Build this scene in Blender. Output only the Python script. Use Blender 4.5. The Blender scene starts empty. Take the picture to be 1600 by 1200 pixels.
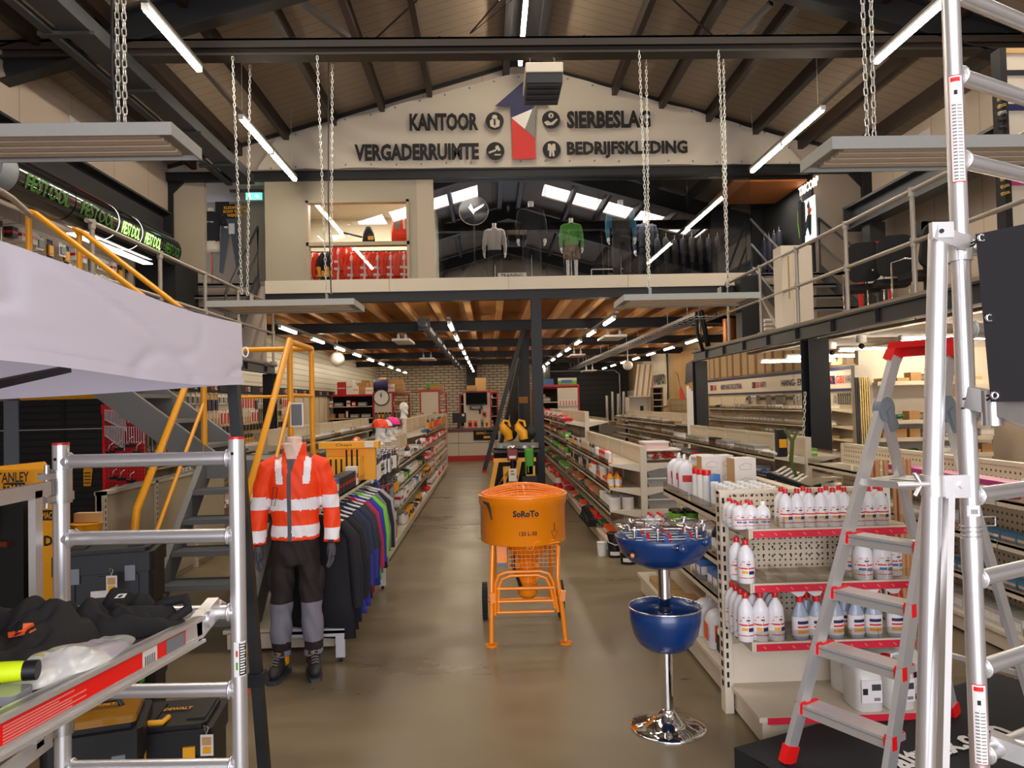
import bpy,bmesh,math,random
from mathutils import Vector,Matrix,Euler
random.seed(11)
R=random.Random(5)
sc=bpy.context.scene
col=sc.collection
D2R=math.pi/180
F,CH,ROLL=1150.0,1.7,0.022
Yc=Vector((-35.0,-30.0,-F)).normalized()
_u=Vector((-math.sin(ROLL),math.cos(ROLL),0))
Zc=(_u-Yc*_u.dot(Yc)).normalized()
Xc=Yc.cross(Zc)
camd=bpy.data.cameras.new('camera')
cam=bpy.data.objects.new('camera',camd)
col.objects.link(cam)
camd.sensor_width=36.0
camd.lens=36.0*F/1600.0
camd.clip_start=0.05
camd.clip_end=200
cam.matrix_world=Matrix.Translation((0,0,CH))@Matrix((Xc,Yc,Zc)).to_4x4()
sc.camera=cam
def P(px,py,Y=None,X=None,Z=None):
 c=Vector((px-800.0,600.0-py,-F))
 d=Vector((c.dot(Xc),c.dot(Yc),c.dot(Zc)))
 if Y is not None:t=Y/d.y
 elif X is not None:t=X/d.x
 else:t=(Z-CH)/d.z
 return Vector((0,0,CH))+d*t
sc.view_settings.view_transform='Standard'
sc.view_settings.look='None'
sc.view_settings.exposure=0.85
sc.view_settings.gamma=1.0
sc.view_settings.use_curve_mapping=False
w=bpy.data.worlds.new('world')
sc.world=w
w.use_nodes=True
bg=w.node_tree.nodes['Background']
bg.inputs[0].default_value=(0.80,0.84,1.0,1)
bg.inputs[1].default_value=0.55
def area(name,loc,size,power,color,rot):
 l=bpy.data.lights.new(name,'AREA')
 l.shape='RECTANGLE'
 l.size,l.size_y=size
 l.energy=power
 l.color=color
 o=bpy.data.objects.new(name,l)
 o.location=loc
 o.rotation_euler=rot
 col.objects.link(o)
 return o
area('daylight_open_door',(0.6,-3.6,2.3),(6.0,3.6),270,(0.90,0.90,1.0),(math.pi/2+0.02,0,0))
MATS={}
def mat(name,c,rough=0.5,metal=0.0,noise=0.06,bump=0.0,scale=30.0,emit=0.0,alpha=1.0,trans=0.0,coat=0.0,spec=0.5,aniso=None):
 if name in MATS:return MATS[name]
 m=bpy.data.materials.new(name)
 m.use_nodes=True
 nt=m.node_tree
 b=nt.nodes['Principled BSDF']
 b.inputs['Roughness'].default_value=rough
 b.inputs['Metallic'].default_value=metal
 b.inputs['Coat Weight'].default_value=coat
 b.inputs['Specular IOR Level'].default_value=spec
 b.inputs['Alpha'].default_value=alpha
 b.inputs['Transmission Weight'].default_value=trans
 tc=nt.nodes.new('ShaderNodeTexCoord')
 nz=nt.nodes.new('ShaderNodeTexNoise')
 nz.inputs['Scale'].default_value=scale
 nz.inputs['Detail'].default_value=3
 if aniso:
  mp=nt.nodes.new('ShaderNodeMapping')
  mp.inputs['Scale'].default_value=aniso
  nt.links.new(tc.outputs['Object'],mp.inputs[0])
  nt.links.new(mp.outputs[0],nz.inputs['Vector'])
 else:
  nt.links.new(tc.outputs['Object'],nz.inputs['Vector'])
 mx=nt.nodes.new('ShaderNodeMix')
 mx.data_type='RGBA'
 k0,k1=1-noise,1+noise
 mx.inputs[6].default_value=(c[0]*k0,c[1]*k0,c[2]*k0,1)
 mx.inputs[7].default_value=(min(1,c[0]*k1),min(1,c[1]*k1),min(1,c[2]*k1),1)
 nt.links.new(nz.outputs['Fac'],mx.inputs[0])
 nt.links.new(mx.outputs[2],b.inputs['Base Color'])
 if bump:
  bp=nt.nodes.new('ShaderNodeBump')
  bp.inputs['Strength'].default_value=bump
  bp.inputs['Distance'].default_value=0.01
  nt.links.new(nz.outputs['Fac'],bp.inputs['Height'])
  nt.links.new(bp.outputs[0],b.inputs['Normal'])
 if emit:
  b.inputs['Emission Color'].default_value=(*c,1)
  b.inputs['Emission Strength'].default_value=emit
 MATS[name]=m
 return m
def H(h):
 v=[int(h[i:i+2],16)/255 for i in(0,2,4)]
 return tuple(x/12.92 if x<0.04045 else((x+0.055)/1.055)**2.4 for x in v)
def stripes(name,c1,c2,axis,freq,duty=0.85,rough=0.5,bump=0.4,metal=0.0):
 if name in MATS:return MATS[name]
 m=mat(name,c1,rough,metal)
 nt=m.node_tree
 b=nt.nodes['Principled BSDF']
 tc=nt.nodes.new('ShaderNodeTexCoord')
 sp=nt.nodes.new('ShaderNodeSeparateXYZ')
 nt.links.new(tc.outputs['Object'],sp.inputs[0])
 mu=nt.nodes.new('ShaderNodeMath');mu.operation='MULTIPLY';mu.inputs[1].default_value=freq
 nt.links.new(sp.outputs[axis],mu.inputs[0])
 fr=nt.nodes.new('ShaderNodeMath');fr.operation='FRACT'
 nt.links.new(mu.outputs[0],fr.inputs[0])
 gt=nt.nodes.new('ShaderNodeMath');gt.operation='GREATER_THAN';gt.inputs[1].default_value=duty
 nt.links.new(fr.outputs[0],gt.inputs[0])
 mx=nt.nodes.new('ShaderNodeMix');mx.data_type='RGBA'
 old=b.inputs['Base Color'].links[0].from_socket
 nt.links.new(gt.outputs[0],mx.inputs[0])
 nt.links.new(old,mx.inputs[6])
 mx.inputs[7].default_value=(*c2,1)
 nt.links.new(mx.outputs[2],b.inputs['Base Color'])
 bp=nt.nodes.new('ShaderNodeBump');bp.inputs['Strength'].default_value=bump;bp.inputs['Distance'].default_value=0.01
 bp.invert=True
 nt.links.new(gt.outputs[0],bp.inputs['Height'])
 nt.links.new(bp.outputs[0],b.inputs['Normal'])
 return m
def pegmat(name,c1,c2,ax1,ax2,freq,rad=0.18,rough=0.5):
 if name in MATS:return MATS[name]
 m=mat(name,c1,rough)
 nt=m.node_tree
 b=nt.nodes['Principled BSDF']
 tc=nt.nodes.new('ShaderNodeTexCoord')
 sp=nt.nodes.new('ShaderNodeSeparateXYZ')
 nt.links.new(tc.outputs['Object'],sp.inputs[0])
 cb=nt.nodes.new('ShaderNodeCombineXYZ')
 for i,ax in enumerate((ax1,ax2)):
  mu=nt.nodes.new('ShaderNodeMath');mu.operation='MULTIPLY';mu.inputs[1].default_value=freq
  fr=nt.nodes.new('ShaderNodeMath');fr.operation='FRACT'
  sb=nt.nodes.new('ShaderNodeMath');sb.operation='SUBTRACT';sb.inputs[1].default_value=0.5
  nt.links.new(sp.outputs[ax],mu.inputs[0]);nt.links.new(mu.outputs[0],fr.inputs[0]);nt.links.new(fr.outputs[0],sb.inputs[0])
  nt.links.new(sb.outputs[0],cb.inputs[i])
 ln=nt.nodes.new('ShaderNodeVectorMath');ln.operation='LENGTH'
 nt.links.new(cb.outputs[0],ln.inputs[0])
 lt=nt.nodes.new('ShaderNodeMath');lt.operation='LESS_THAN';lt.inputs[1].default_value=rad
 nt.links.new(ln.outputs['Value'],lt.inputs[0])
 mx=nt.nodes.new('ShaderNodeMix');mx.data_type='RGBA'
 old=b.inputs['Base Color'].links[0].from_socket
 nt.links.new(lt.outputs[0],mx.inputs[0]);nt.links.new(old,mx.inputs[6]);mx.inputs[7].default_value=(*c2,1)
 nt.links.new(mx.outputs[2],b.inputs['Base Color'])
 return m
def brickmat(name,c1,c2,mortar,scale=1.0):
 if name in MATS:return MATS[name]
 m=mat(name,c1,0.6)
 nt=m.node_tree
 b=nt.nodes['Principled BSDF']
 tc=nt.nodes.new('ShaderNodeTexCoord')
 mp=nt.nodes.new('ShaderNodeMapping')
 mp.inputs['Rotation'].default_value=(math.pi/2,0,0)
 nt.links.new(tc.outputs['Object'],mp.inputs[0])
 br=nt.nodes.new('ShaderNodeTexBrick')
 br.inputs['Color1'].default_value=(*c1,1);br.inputs['Color2'].default_value=(*c2,1);br.inputs['Mortar'].default_value=(*mortar,1)
 br.inputs['Scale'].default_value=scale
 br.inputs['Brick Width'].default_value=0.62;br.inputs['Row Height'].default_value=0.21
 br.inputs['Mortar Size'].default_value=0.022
 nt.links.new(mp.outputs[0],br.inputs['Vector'])
 nt.links.new(br.outputs['Color'],b.inputs['Base Color'])
 return m
def emis(name,c,s):
 if name in MATS:return MATS[name]
 m=bpy.data.materials.new(name);m.use_nodes=True
 nt=m.node_tree;b=nt.nodes['Principled BSDF']
 b.inputs['Base Color'].default_value=(0.8,0.8,0.8,1)
 b.inputs['Emission Color'].default_value=(*c,1);b.inputs['Emission Strength'].default_value=s
 MATS[name]=m
 return m
def glassmat(name,tint,gloss,rough=0.02):
 if name in MATS:return MATS[name]
 m=bpy.data.materials.new(name);m.use_nodes=True
 nt=m.node_tree;nt.nodes.clear()
 out=nt.nodes.new('ShaderNodeOutputMaterial');mx=nt.nodes.new('ShaderNodeMixShader')
 tr=nt.nodes.new('ShaderNodeBsdfTransparent');gl=nt.nodes.new('ShaderNodeBsdfGlossy')
 tr.inputs[0].default_value=(*tint,1);gl.inputs['Roughness'].default_value=rough
 fr=nt.nodes.new('ShaderNodeLayerWeight');fr.inputs[0].default_value=0.25
 ad=nt.nodes.new('ShaderNodeMath');ad.operation='ADD';ad.inputs[1].default_value=gloss;ad.use_clamp=True
 ml=nt.nodes.new('ShaderNodeMath');ml.operation='MULTIPLY';ml.inputs[1].default_value=0.5
 nt.links.new(fr.outputs['Facing'],ml.inputs[0]);nt.links.new(ml.outputs[0],ad.inputs[0])
 nt.links.new(ad.outputs[0],mx.inputs[0]);nt.links.new(tr.outputs[0],mx.inputs[1]);nt.links.new(gl.outputs[0],mx.inputs[2])
 nt.links.new(mx.outputs[0],out.inputs[0])
 MATS[name]=m
 return m
_txt={}
def text_geo(s,bold=0.0,ext=0.0):
 k=(s,bold,ext)
 if k in _txt:return _txt[k]
 c=bpy.data.curves.new('t','FONT');c.body=s;c.size=1.0;c.offset=bold;c.extrude=ext;c.resolution_u=2
 c.align_x='CENTER';c.align_y='CENTER'
 o=bpy.data.objects.new('t',c);col.objects.link(o)
 dg=bpy.context.evaluated_depsgraph_get()
 me=bpy.data.meshes.new_from_object(o.evaluated_get(dg))
 vs=[v.co.copy()for v in me.vertices];fs=[tuple(p.vertices)for p in me.polygons]
 bpy.data.objects.remove(o);bpy.data.curves.remove(c);bpy.data.meshes.remove(me)
 if vs:
  x0=min(v.x for v in vs);x1=max(v.x for v in vs);y0=min(v.y for v in vs);y1=max(v.y for v in vs)
  cx,cy=(x0+x1)/2,(y0+y1)/2
  vs=[Vector(((v.x-cx)/(x1-x0),(v.y-cy)/(y1-y0),v.z))for v in vs]
 _txt[k]=(vs,fs)
 return _txt[k]
def frame(p0,p1):
 d=(Vector(p1)-Vector(p0)).normalized()
 a=Vector((0,0,1))if abs(d.z)<0.9 else Vector((1,0,0))
 u=d.cross(a).normalized();v=d.cross(u).normalized()
 return d,u,v
class MB:
 def __init__(s,m=None):
  s.v=[];s.f=[];s.mi=[];s.sm=[];s.ms=[];s.cur=m
 def _m(s,m):
  m=m or s.cur
  if m not in s.ms:s.ms.append(m)
  return s.ms.index(m)
 def add(s,vs,fs,m=None,smooth=False):
  o=len(s.v);s.v+=[Vector(v)for v in vs];k=s._m(m)
  for f in fs:
   s.f.append(tuple(i+o for i in f));s.mi.append(k);s.sm.append(smooth)
  return s
 def box(s,a,b,m=None,bev=0.0):
  x0,x1=sorted((a[0],b[0]));y0,y1=sorted((a[1],b[1]));z0,z1=sorted((a[2],b[2]))
  if bev>0 and min(x1-x0,y1-y0)>2.2*bev and z1-z0>2.2*bev:
   e=bev
   def ring(z,i):
    X0,X1,Y0,Y1=x0+i,x1-i,y0+i,y1-i
    return[(X0+e,Y0,z),(X1-e,Y0,z),(X1,Y0+e,z),(X1,Y1-e,z),(X1-e,Y1,z),(X0+e,Y1,z),(X0,Y1-e,z),(X0,Y0+e,z)]
   vs=ring(z0,e*.6)+ring(z0+e,0)+ring(z1-e,0)+ring(z1,e*.6)
   fs=[tuple(range(7,-1,-1)),tuple(range(24,32))]
   for k in range(3):
    for i in range(8):
     j=(i+1)%8;fs.append((k*8+i,k*8+j,k*8+8+j,k*8+8+i))
   return s.add(vs,fs,m)
  vs=[(x0,y0,z0),(x1,y0,z0),(x1,y1,z0),(x0,y1,z0),(x0,y0,z1),(x1,y0,z1),(x1,y1,z1),(x0,y1,z1)]
  return s.add(vs,[(3,2,1,0),(4,5,6,7),(0,1,5,4),(1,2,6,5),(2,3,7,6),(3,0,4,7)],m)
 def bar(s,p0,p1,w,h=None,m=None,upv=None):
  h=h or w
  p0=Vector(p0);p1=Vector(p1);d=(p1-p0).normalized()
  a=Vector(upv)if upv else(Vector((0,0,1))if abs(d.z)<0.95 else Vector((0,1,0)))
  u=d.cross(a).normalized()*w/2;v=u.cross(d).normalized()*h/2
  vs=[p+q for p in(p0,p1)for q in(-u-v,u-v,u+v,-u+v)]
  return s.add(vs,[(3,2,1,0),(4,5,6,7),(0,1,5,4),(1,2,6,5),(2,3,7,6),(3,0,4,7)],m)
 def cyl(s,p0,p1,r0,r1=None,n=14,m=None,caps=True):
  r1=r0 if r1 is None else r1
  d,u,v=frame(p0,p1);p0=Vector(p0);p1=Vector(p1)
  vs=[]
  for p,r in((p0,r0),(p1,r1)):
   for i in range(n):
    t=2*math.pi*i/n;vs.append(p+(u*math.cos(t)+v*math.sin(t))*r)
  fs=[(i,(i+1)%n,n+(i+1)%n,n+i)for i in range(n)]
  s.add(vs,fs,m,True)
  if caps:s.add(vs,[tuple(range(n-1,-1,-1)),tuple(range(n,2*n))],m)
  return s
 def tube(s,pts,r,n=10,m=None,closed=False,caps=True):
  pts=[Vector(p)for p in pts];L=len(pts)
  rs=r if isinstance(r,(list,tuple))else[r]*L
  T=[]
  for i in range(L):
   if closed:t=pts[(i+1)%L]-pts[i-1]
   else:t=pts[min(i+1,L-1)]-pts[max(i-1,0)]
   T.append(t.normalized()if t.length else Vector((0,0,1)))
  a=Vector((0,0,1))if abs(T[0].z)<0.9 else Vector((1,0,0))
  u=T[0].cross(a).normalized();vs=[]
  for i in range(L):
   u=(u-T[i]*u.dot(T[i])).normalized();v=T[i].cross(u)
   for k in range(n):
    t=2*math.pi*k/n;vs.append(pts[i]+(u*math.cos(t)+v*math.sin(t))*rs[i])
  fs=[]
  for i in range(L if closed else L-1):
   j=(i+1)%L
   for k in range(n):
    q=(k+1)%n;fs.append((i*n+k,i*n+q,j*n+q,j*n+k))
  s.add(vs,fs,m,True)
  if caps and not closed:s.add(vs,[tuple(range(n-1,-1,-1)),tuple(range((L-1)*n,L*n))],m)
  return s
 def lathe(s,prof,c=(0,0,0),n=24,m=None,axis='Z',sx=1.0,sy=1.0,smooth=True):
  c=Vector(c);vs=[]
  for r,z in prof:
   for i in range(n):
    t=2*math.pi*i/n;x,y=r*math.cos(t)*sx,r*math.sin(t)*sy
    vs.append(c+(Vector((x,y,z))if axis=='Z' else Vector((x,z,y))if axis=='Y' else Vector((z,x,y))))
  fs=[]
  for k in range(len(prof)-1):
   for i in range(n):
    j=(i+1)%n;fs.append((k*n+i,k*n+j,k*n+n+j,k*n+n+i))
  s.add(vs,fs,m,smooth)
  e=[]
  if prof[0][0]>1e-4:e.append(tuple(range(n-1,-1,-1)))
  if prof[-1][0]>1e-4:e.append(tuple(range((len(prof)-1)*n,len(prof)*n)))
  if e:s.add(vs,e,m)
  return s
 def ball(s,c,r,m=None,n=14,sc=(1,1,1)):
  prof=[(max(1e-5,math.sin(math.pi*k/8)),-math.cos(math.pi*k/8))for k in range(9)]
  t=MB(m);t.lathe(prof,(0,0,0),n,m)
  s.add([Vector((v.x*r*sc[0],v.y*r*sc[1],v.z*r*sc[2]))+Vector(c)for v in t.v],t.f,m,True)
  return s
 def prism(s,poly,axis,a,b,m=None):
  def pt(p,t):return{'X':(t,p[0],p[1]),'Y':(p[0],t,p[1]),'Z':(p[0],p[1],t)}[axis]
  n=len(poly);vs=[pt(p,a)for p in poly]+[pt(p,b)for p in poly]
  return s.add(vs,[tuple(range(n-1,-1,-1)),tuple(range(n,2*n))]+[(i,(i+1)%n,n+(i+1)%n,n+i)for i in range(n)],m)
 def quad(s,a,b,c,d,m=None):
  return s.add([a,b,c,d],[(0,1,2,3)],m)
 def grid(s,fn,nu,nv,m=None,smooth=True,closed=False):
  vs=[fn(i/nu,j/nv)for j in range(nv+1)for i in range(nu+1)]
  fs=[(j*(nu+1)+i,j*(nu+1)+i+1,(j+1)*(nu+1)+i+1,(j+1)*(nu+1)+i)for j in range(nv)for i in range(nu)]
  return s.add(vs,fs,m,smooth)
 def text(s,t,origin,xd,yd,wdt,hgt,m=None,bold=0.0,thick=0.0):
  vs,fs=text_geo(t,bold,0.0)
  o=Vector(origin);xd=Vector(xd).normalized();yd=Vector(yd).normalized()
  return s.add([o+xd*v.x*wdt+yd*v.y*hgt for v in vs],fs,m)
 def xf(s,M):
  s.v=[M@v for v in s.v];return s
 def join(s,o,M=None):
  for k,f in enumerate(o.f):pass
  off=len(s.v);s.v+=[(M@v)if M else v.copy()for v in o.v]
  for f,mi,sm in zip(o.f,o.mi,o.sm):
   s.f.append(tuple(i+off for i in f));s.mi.append(s._m(o.ms[mi]));s.sm.append(sm)
  return s
def mesh_of(mb,name,inv=None):
 me=bpy.data.meshes.new(name)
 vs=[(inv@v)if inv else v for v in mb.v]
 me.from_pydata([tuple(v)for v in vs],[],mb.f)
 for m in mb.ms:me.materials.append(m)
 me.polygons.foreach_set('material_index',mb.mi)
 me.polygons.foreach_set('use_smooth',mb.sm)
 me.update()
 return me
WM={}
def thing(name,label,cat,loc=(0,0,0),rz=0.0,group=None):
 o=bpy.data.objects.new(name,None);col.objects.link(o)
 o.empty_display_size=0.1
 o.location=loc;o.rotation_euler=(0,0,rz)
 WM[o.name]=Matrix.Translation(loc)@Matrix.Rotation(rz,4,'Z')
 o['label']=label;o['category']=cat
 if group:o['group']=group
 return o
def part(name,mb,parent,label=None,stuff=False,local=False):
 pm=WM[parent.name]
 o=bpy.data.objects.new(name,mesh_of(mb,name,None if local else pm.inverted()))
 col.objects.link(o);o.parent=parent
 WM[o.name]=pm
 if label:o['label']=label
 if stuff:o['kind']='stuff'
 return o
def solo(name,label,cat,mb,loc=None,group=None,stuff=False,local=False,rz=0.0):
 if loc is None:
  xs=[v.x for v in mb.v];ys=[v.y for v in mb.v];zs=[v.z for v in mb.v]
  loc=((min(xs)+max(xs))/2,(min(ys)+max(ys))/2,min(zs))
 M=Matrix.Translation(loc)@Matrix.Rotation(rz,4,'Z')
 o=bpy.data.objects.new(name,mesh_of(mb,name,None if local else M.inverted()))
 col.objects.link(o);o.location=loc;o.rotation_euler=(0,0,rz)
 WM[o.name]=M
 o['label']=label;o['category']=cat
 if group:o['group']=group
 if stuff:o['kind']='stuff'
 return o
def struct(name,mb,parent=None):
 o=bpy.data.objects.new(name,mesh_of(mb,name));col.objects.link(o)
 WM[o.name]=Matrix()
 if parent:o.parent=parent
 else:o['kind']='structure'
 return o
KIDS={}
def kids(o):
 return[c for c in bpy.data.objects if c.parent==o]
def dup(root,loc,rz=None,label=None,group=None,ch=None,scale=None):
 r=root.copy();col.objects.link(r);r.location=loc
 if rz is not None:r.rotation_euler=(0,0,rz)
 if scale:r.scale=scale
 WM[r.name]=Matrix.Translation(loc)@Matrix.Rotation(rz or 0,4,'Z')
 if label:r['label']=label
 if group:r['group']=group
 for c0 in(ch if ch is not None else kids(root)):
  c=c0.copy();col.objects.link(c);c.parent=r
 return r
def roundrect(x0,x1,y0,y1,r,n=4):
 pts=[]
 for cx,cy,a in((x1-r,y1-r,0),(x0+r,y1-r,90),(x0+r,y0+r,180),(x1-r,y0+r,270)):
  for k in range(n+1):
   t=(a+90*k/n)*D2R;pts.append((cx+r*math.cos(t),cy+r*math.sin(t)))
 return pts
ORD=['first','second','third','fourth','fifth','sixth','seventh','eighth','ninth','tenth','eleventh','twelfth','thirteenth','fourteenth','fifteenth','sixteenth','seventeenth','eighteenth','nineteenth','twentieth']
X3,Y3,Z3=Vector((1,0,0)),Vector((0,1,0)),Vector((0,0,1))
# ==== palette
M_floor=mat('concrete_floor',H('7b6c52'),0.38,0,0.2,0.05,1.6,spec=0.5)
nt_=M_floor.node_tree;_tc=nt_.nodes.new('ShaderNodeTexCoord');_mp=nt_.nodes.new('ShaderNodeMapping');_mp.inputs['Scale'].default_value=(.5,1.6,1)
_n2=nt_.nodes.new('ShaderNodeTexNoise');_n2.inputs['Scale'].default_value=1.1;_n2.inputs['Detail'].default_value=6;_n2.inputs['Roughness'].default_value=.65
_mr=nt_.nodes.new('ShaderNodeMapRange');_mr.inputs[1].default_value=.3;_mr.inputs[2].default_value=.7;_mr.inputs[3].default_value=.24;_mr.inputs[4].default_value=.46
_rg=nt_.nodes.new('ShaderNodeMix');_rg.data_type='RGBA';_rg.blend_type='MULTIPLY';_rg.inputs[0].default_value=1;_rc=nt_.nodes.new('ShaderNodeMapRange');_rc.inputs[1].default_value=.3;_rc.inputs[2].default_value=.7;_rc.inputs[3].default_value=.72;_rc.inputs[4].default_value=1.1
_b=nt_.nodes['Principled BSDF'];_old=_b.inputs['Base Color'].links[0].from_socket
for _a,_c in((_tc.outputs['Object'],_mp.inputs[0]),(_mp.outputs[0],_n2.inputs['Vector']),(_n2.outputs['Fac'],_mr.inputs[0]),(_mr.outputs[0],_b.inputs['Roughness']),(_n2.outputs['Fac'],_rc.inputs[0]),(_old,_rg.inputs[6]),(_rc.outputs[0],_rg.inputs[7]),(_rg.outputs[2],_b.inputs['Base Color'])):nt_.links.new(_a,_c)
M_beige=mat('beige_panel',H('b8a898'),0.45,noise=0.03)
M_beige_ribs=stripes('beige_sandwich_panel',H('b3a494'),H('7d7063'),1,0.9,0.99,0.45,0.3)
M_white_ribs=stripes('cream_ribbed_panel',H('cfc9b4'),H('a29c88'),2,6.0,0.82,0.35,0.6)
M_roof=stripes('roof_liner_panel',H('80715f'),H('6b5d4e'),1,5.0,0.9,0.55,0.5)
M_black_ribs=stripes('black_ribbed_panel',H('26282b'),H('101113'),2,4.0,0.85,0.5,0.6)
M_steel=mat('dark_grey_steel',H('1c1d1f'),0.5,0.1)
M_steel2=mat('charcoal_steel',H('36383a'),0.45,0.2)
M_brown=mat('brown_purlin',H('24160e'),0.5)
M_tie=mat('tie_beam_steel',H('2c231b'),0.6)
M_wood=mat('joist_timber',H('c4935a'),0.6,noise=0.15,scale=3,aniso=(8,0.6,8))
M_ply=mat('plywood_deck',H('9a6428'),0.65,noise=0.25,scale=2)
M_black=mat('black_plastic',H('0a0a0b'),0.5)
M_blackm=mat('matt_black',H('101113'),0.8)
M_white=mat('white_paint',H('e9e6e0'),0.4)
M_cream=mat('cream_metal',H('d9cdb8'),0.42,noise=0.03)
M_creamd=mat('cream_metal_back',H('cdbfa6'),0.5,noise=0.05)
M_peg=pegmat('cream_pegboard',H('dccdb4'),H('5a4a3c'),0,2,34.0,0.2)
M_pegy=pegmat('cream_pegboard_side',H('d2c3a9'),H('5a4a3c'),1,2,20.0,0.2)
M_red=mat('red_paint',H('b3161c'),0.4)
M_redb=mat('bright_red_plastic',H('e01a1a'),0.35)
M_yel=mat('yellow_powder_coat',H('e59a0c'),0.35)
M_dew=mat('yellow_plastic',H('f0a818'),0.4)
M_orange=mat('orange_enamel',H('f58a07'),0.22,coat=0.5,noise=0.02)
M_blue=mat('navy_blue_enamel',H('0a3166'),0.32,coat=0.3,noise=0.03)
M_chrome=mat('chrome',(0.85,0.85,0.86),0.06,1.0,0.01)
M_alu=mat('brushed_aluminium',(0.78,0.77,0.76),0.36,0.7,0.07,0.03,40,aniso=(1,1,12))
M_alu2=mat('mill_aluminium',(0.80,0.79,0.79),0.34,0.8,0.1,0.0,5)
M_galv=mat('galvanised_steel',(0.55,0.55,0.53),0.38,0.9,0.2,0,12)
M_greyp=mat('grey_paint',H('7b8288'),0.5)
M_stairg=mat('stair_grey_paint',H('6f6f6c'),0.5,0.1)
M_rail=mat('galvanised_rail',H('a39b90'),0.38,0.5,0.1)
M_panel=mat('heater_casing',H('a3a39c'),0.5)
M_panelg=stripes('heater_slats',H('c3b5a4'),H('5b534b'),1,12.0,0.86,0.5,0.7)
M_navy=mat('navy_print',H('1e2150'),0.6)
M_print=mat('black_print',H('1c1a1a'),0.7)
M_redprint=mat('red_print',H('d4322a'),0.6)
M_greyprint=mat('grey_print',H('7f7f7a'),0.6)
M_canvas=mat('banner_cloth',H('c9c0b0'),0.75,noise=0.04,scale=2)
M_card=mat('cardboard',H('a87f4e'),0.8,noise=0.1,scale=8)
M_card2=mat('pale_cardboard',H('c29a66'),0.8,noise=0.1,scale=8)
M_green=mat('green_plastic',H('4c9a1c'),0.45)
M_grey=mat('mid_grey',H('6c6e72'),0.6)
M_dgrey=mat('dark_grey',H('3a3b3f'),0.6)
M_rubber=mat('rubber',H('1d1c1b'),0.85)
M_orangep=mat('orange_pack',H('ee5a1c'),0.4)
M_bluep=mat('blue_pack',H('3c6cab'),0.4)
M_clear=glassmat('clear_plastic',(0.93,0.93,0.93),0.05,0.08)
M_led=emis('led_tube',(1.0,0.86,0.68),42.0)
M_ledm=emis('led_tube_lower',(1.0,0.85,0.65),30.0)
M_sky=emis('skylight_daylight',(1.0,0.93,0.84),5.5)
M_brick=brickmat('white_glazed_brick',H('dccfb6'),H('cdbfa5'),H('1d1916'),1.55)
XL,XR,YF,YB=-5.54,6.94,-3.9,36.4
ZR,XRG,SL=7.80,0.7,0.29
def zroof(x):return ZR-SL*abs(x-XRG)
b=MB(M_floor);b.box((-9,-7,-0.1),(10,YB+.2,0));struct('floor',b)
b=MB(mat('floor_joint',H('5c554a'),0.8))
for y in(10.4,17.2,24.0):
 b.box((XL,y,0),(XR,y+.022,.0015))
struct('floor_joint_strips',b)
b=MB(M_beige_ribs);b.box((XL-.15,YF,0),(XL,13.1,zroof(XL)+.1));struct('wall_left',b)
b=MB(M_white_ribs);b.box((XL-.15,13.1,0),(XL,YB,3.93));struct('wall_left_rear',b)
b=MB(M_beige_ribs);b.box((XR,YF,0),(XR+.15,13.1,zroof(XR)+.1));struct('wall_right',b)
b=MB(mat('tan_wall',H('a38d68'),0.6));b.box((XR,13.1,0),(XR+.15,YB,3.93));struct('wall_right_rear',b)
b=MB(M_brick);b.box((XL,YB,0),(2.6,YB+.15,3.7));struct('wall_back_brick',b)
b=MB(M_black_ribs);b.box((2.6,YB,0),(XR,YB+.15,3.7));struct('wall_back_dark',b)
b=MB(M_black_ribs)
b.box((2.5,YB-5,0),(2.62,YB,3.6));struct('wall_partition_dark',b)
b=MB(M_beige)
b.prism([(XL,0),(-2.6,0),(-2.6,4.2),(4.0,4.2),(4.0,0),(XR,0),(XR,zroof(XR)),(XRG,ZR),(XL,zroof(XL))],'Y',YF-.15,YF)
struct('wall_front',b)
b=MB(M_roof)
for s in(-1,1):
 xe=XL if s<0 else XR
 x1,x2=XRG+s*.9,XRG+s*5.3
 def slab(xa,xb,ya,yb):
  za,zb=zroof(xa),zroof(xb)
  b.add([(xa,ya,za),(xb,ya,zb),(xb,yb,zb),(xa,yb,za),(xa,ya,za+.08),(xb,ya,zb+.08),(xb,yb,zb+.08),(xa,yb,za+.08)],[(3,2,1,0),(4,5,6,7),(0,1,5,4),(1,2,6,5),(2,3,7,6),(3,0,4,7)])
 for ya,yb,op in((YF,-3.1,0),(-3.1,-1.9,1),(-1.9,5.3,0),(5.3,6.5,1),(6.5,13.1,0)):
  if op:
   slab(XRG,x1,ya,yb);slab(x2,xe,ya,yb)
  else:slab(XRG,xe,ya,yb)
struct('ceiling_roof',b)
k=0
for ya in(-3.1,5.3):
 for s in(-1,1):
  x1,x2=XRG+s*.9,XRG+s*5.3
  b=MB(M_sky);b.quad((x1,ya,zroof(x1)+.04),(x2,ya,zroof(x2)+.04),(x2,ya+1.2,zroof(x2)+.04),(x1,ya+1.2,zroof(x1)+.04))
  k+=1;struct('window_%d'%k,b)
b=MB(M_brown)
for x in(-5.1,-4.3,-3.46,-2.62,-1.78,-.94,2.34,3.18,4.02,4.86,5.7,6.5):
 z=zroof(x)
 b.box((x-.045,YF,z-.2),(x+.045,13.0,z+.01))
struct('trim_purlins',b)
b=MB(M_steel)
for x in(.42,.98):b.box((x-.06,YF,ZR-.28),(x+.06,13.0,ZR-.06))
b.box((.42,YF,ZR-.1),(.98,13,ZR-.06))
struct('trim_ridge_purlins',b)
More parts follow.
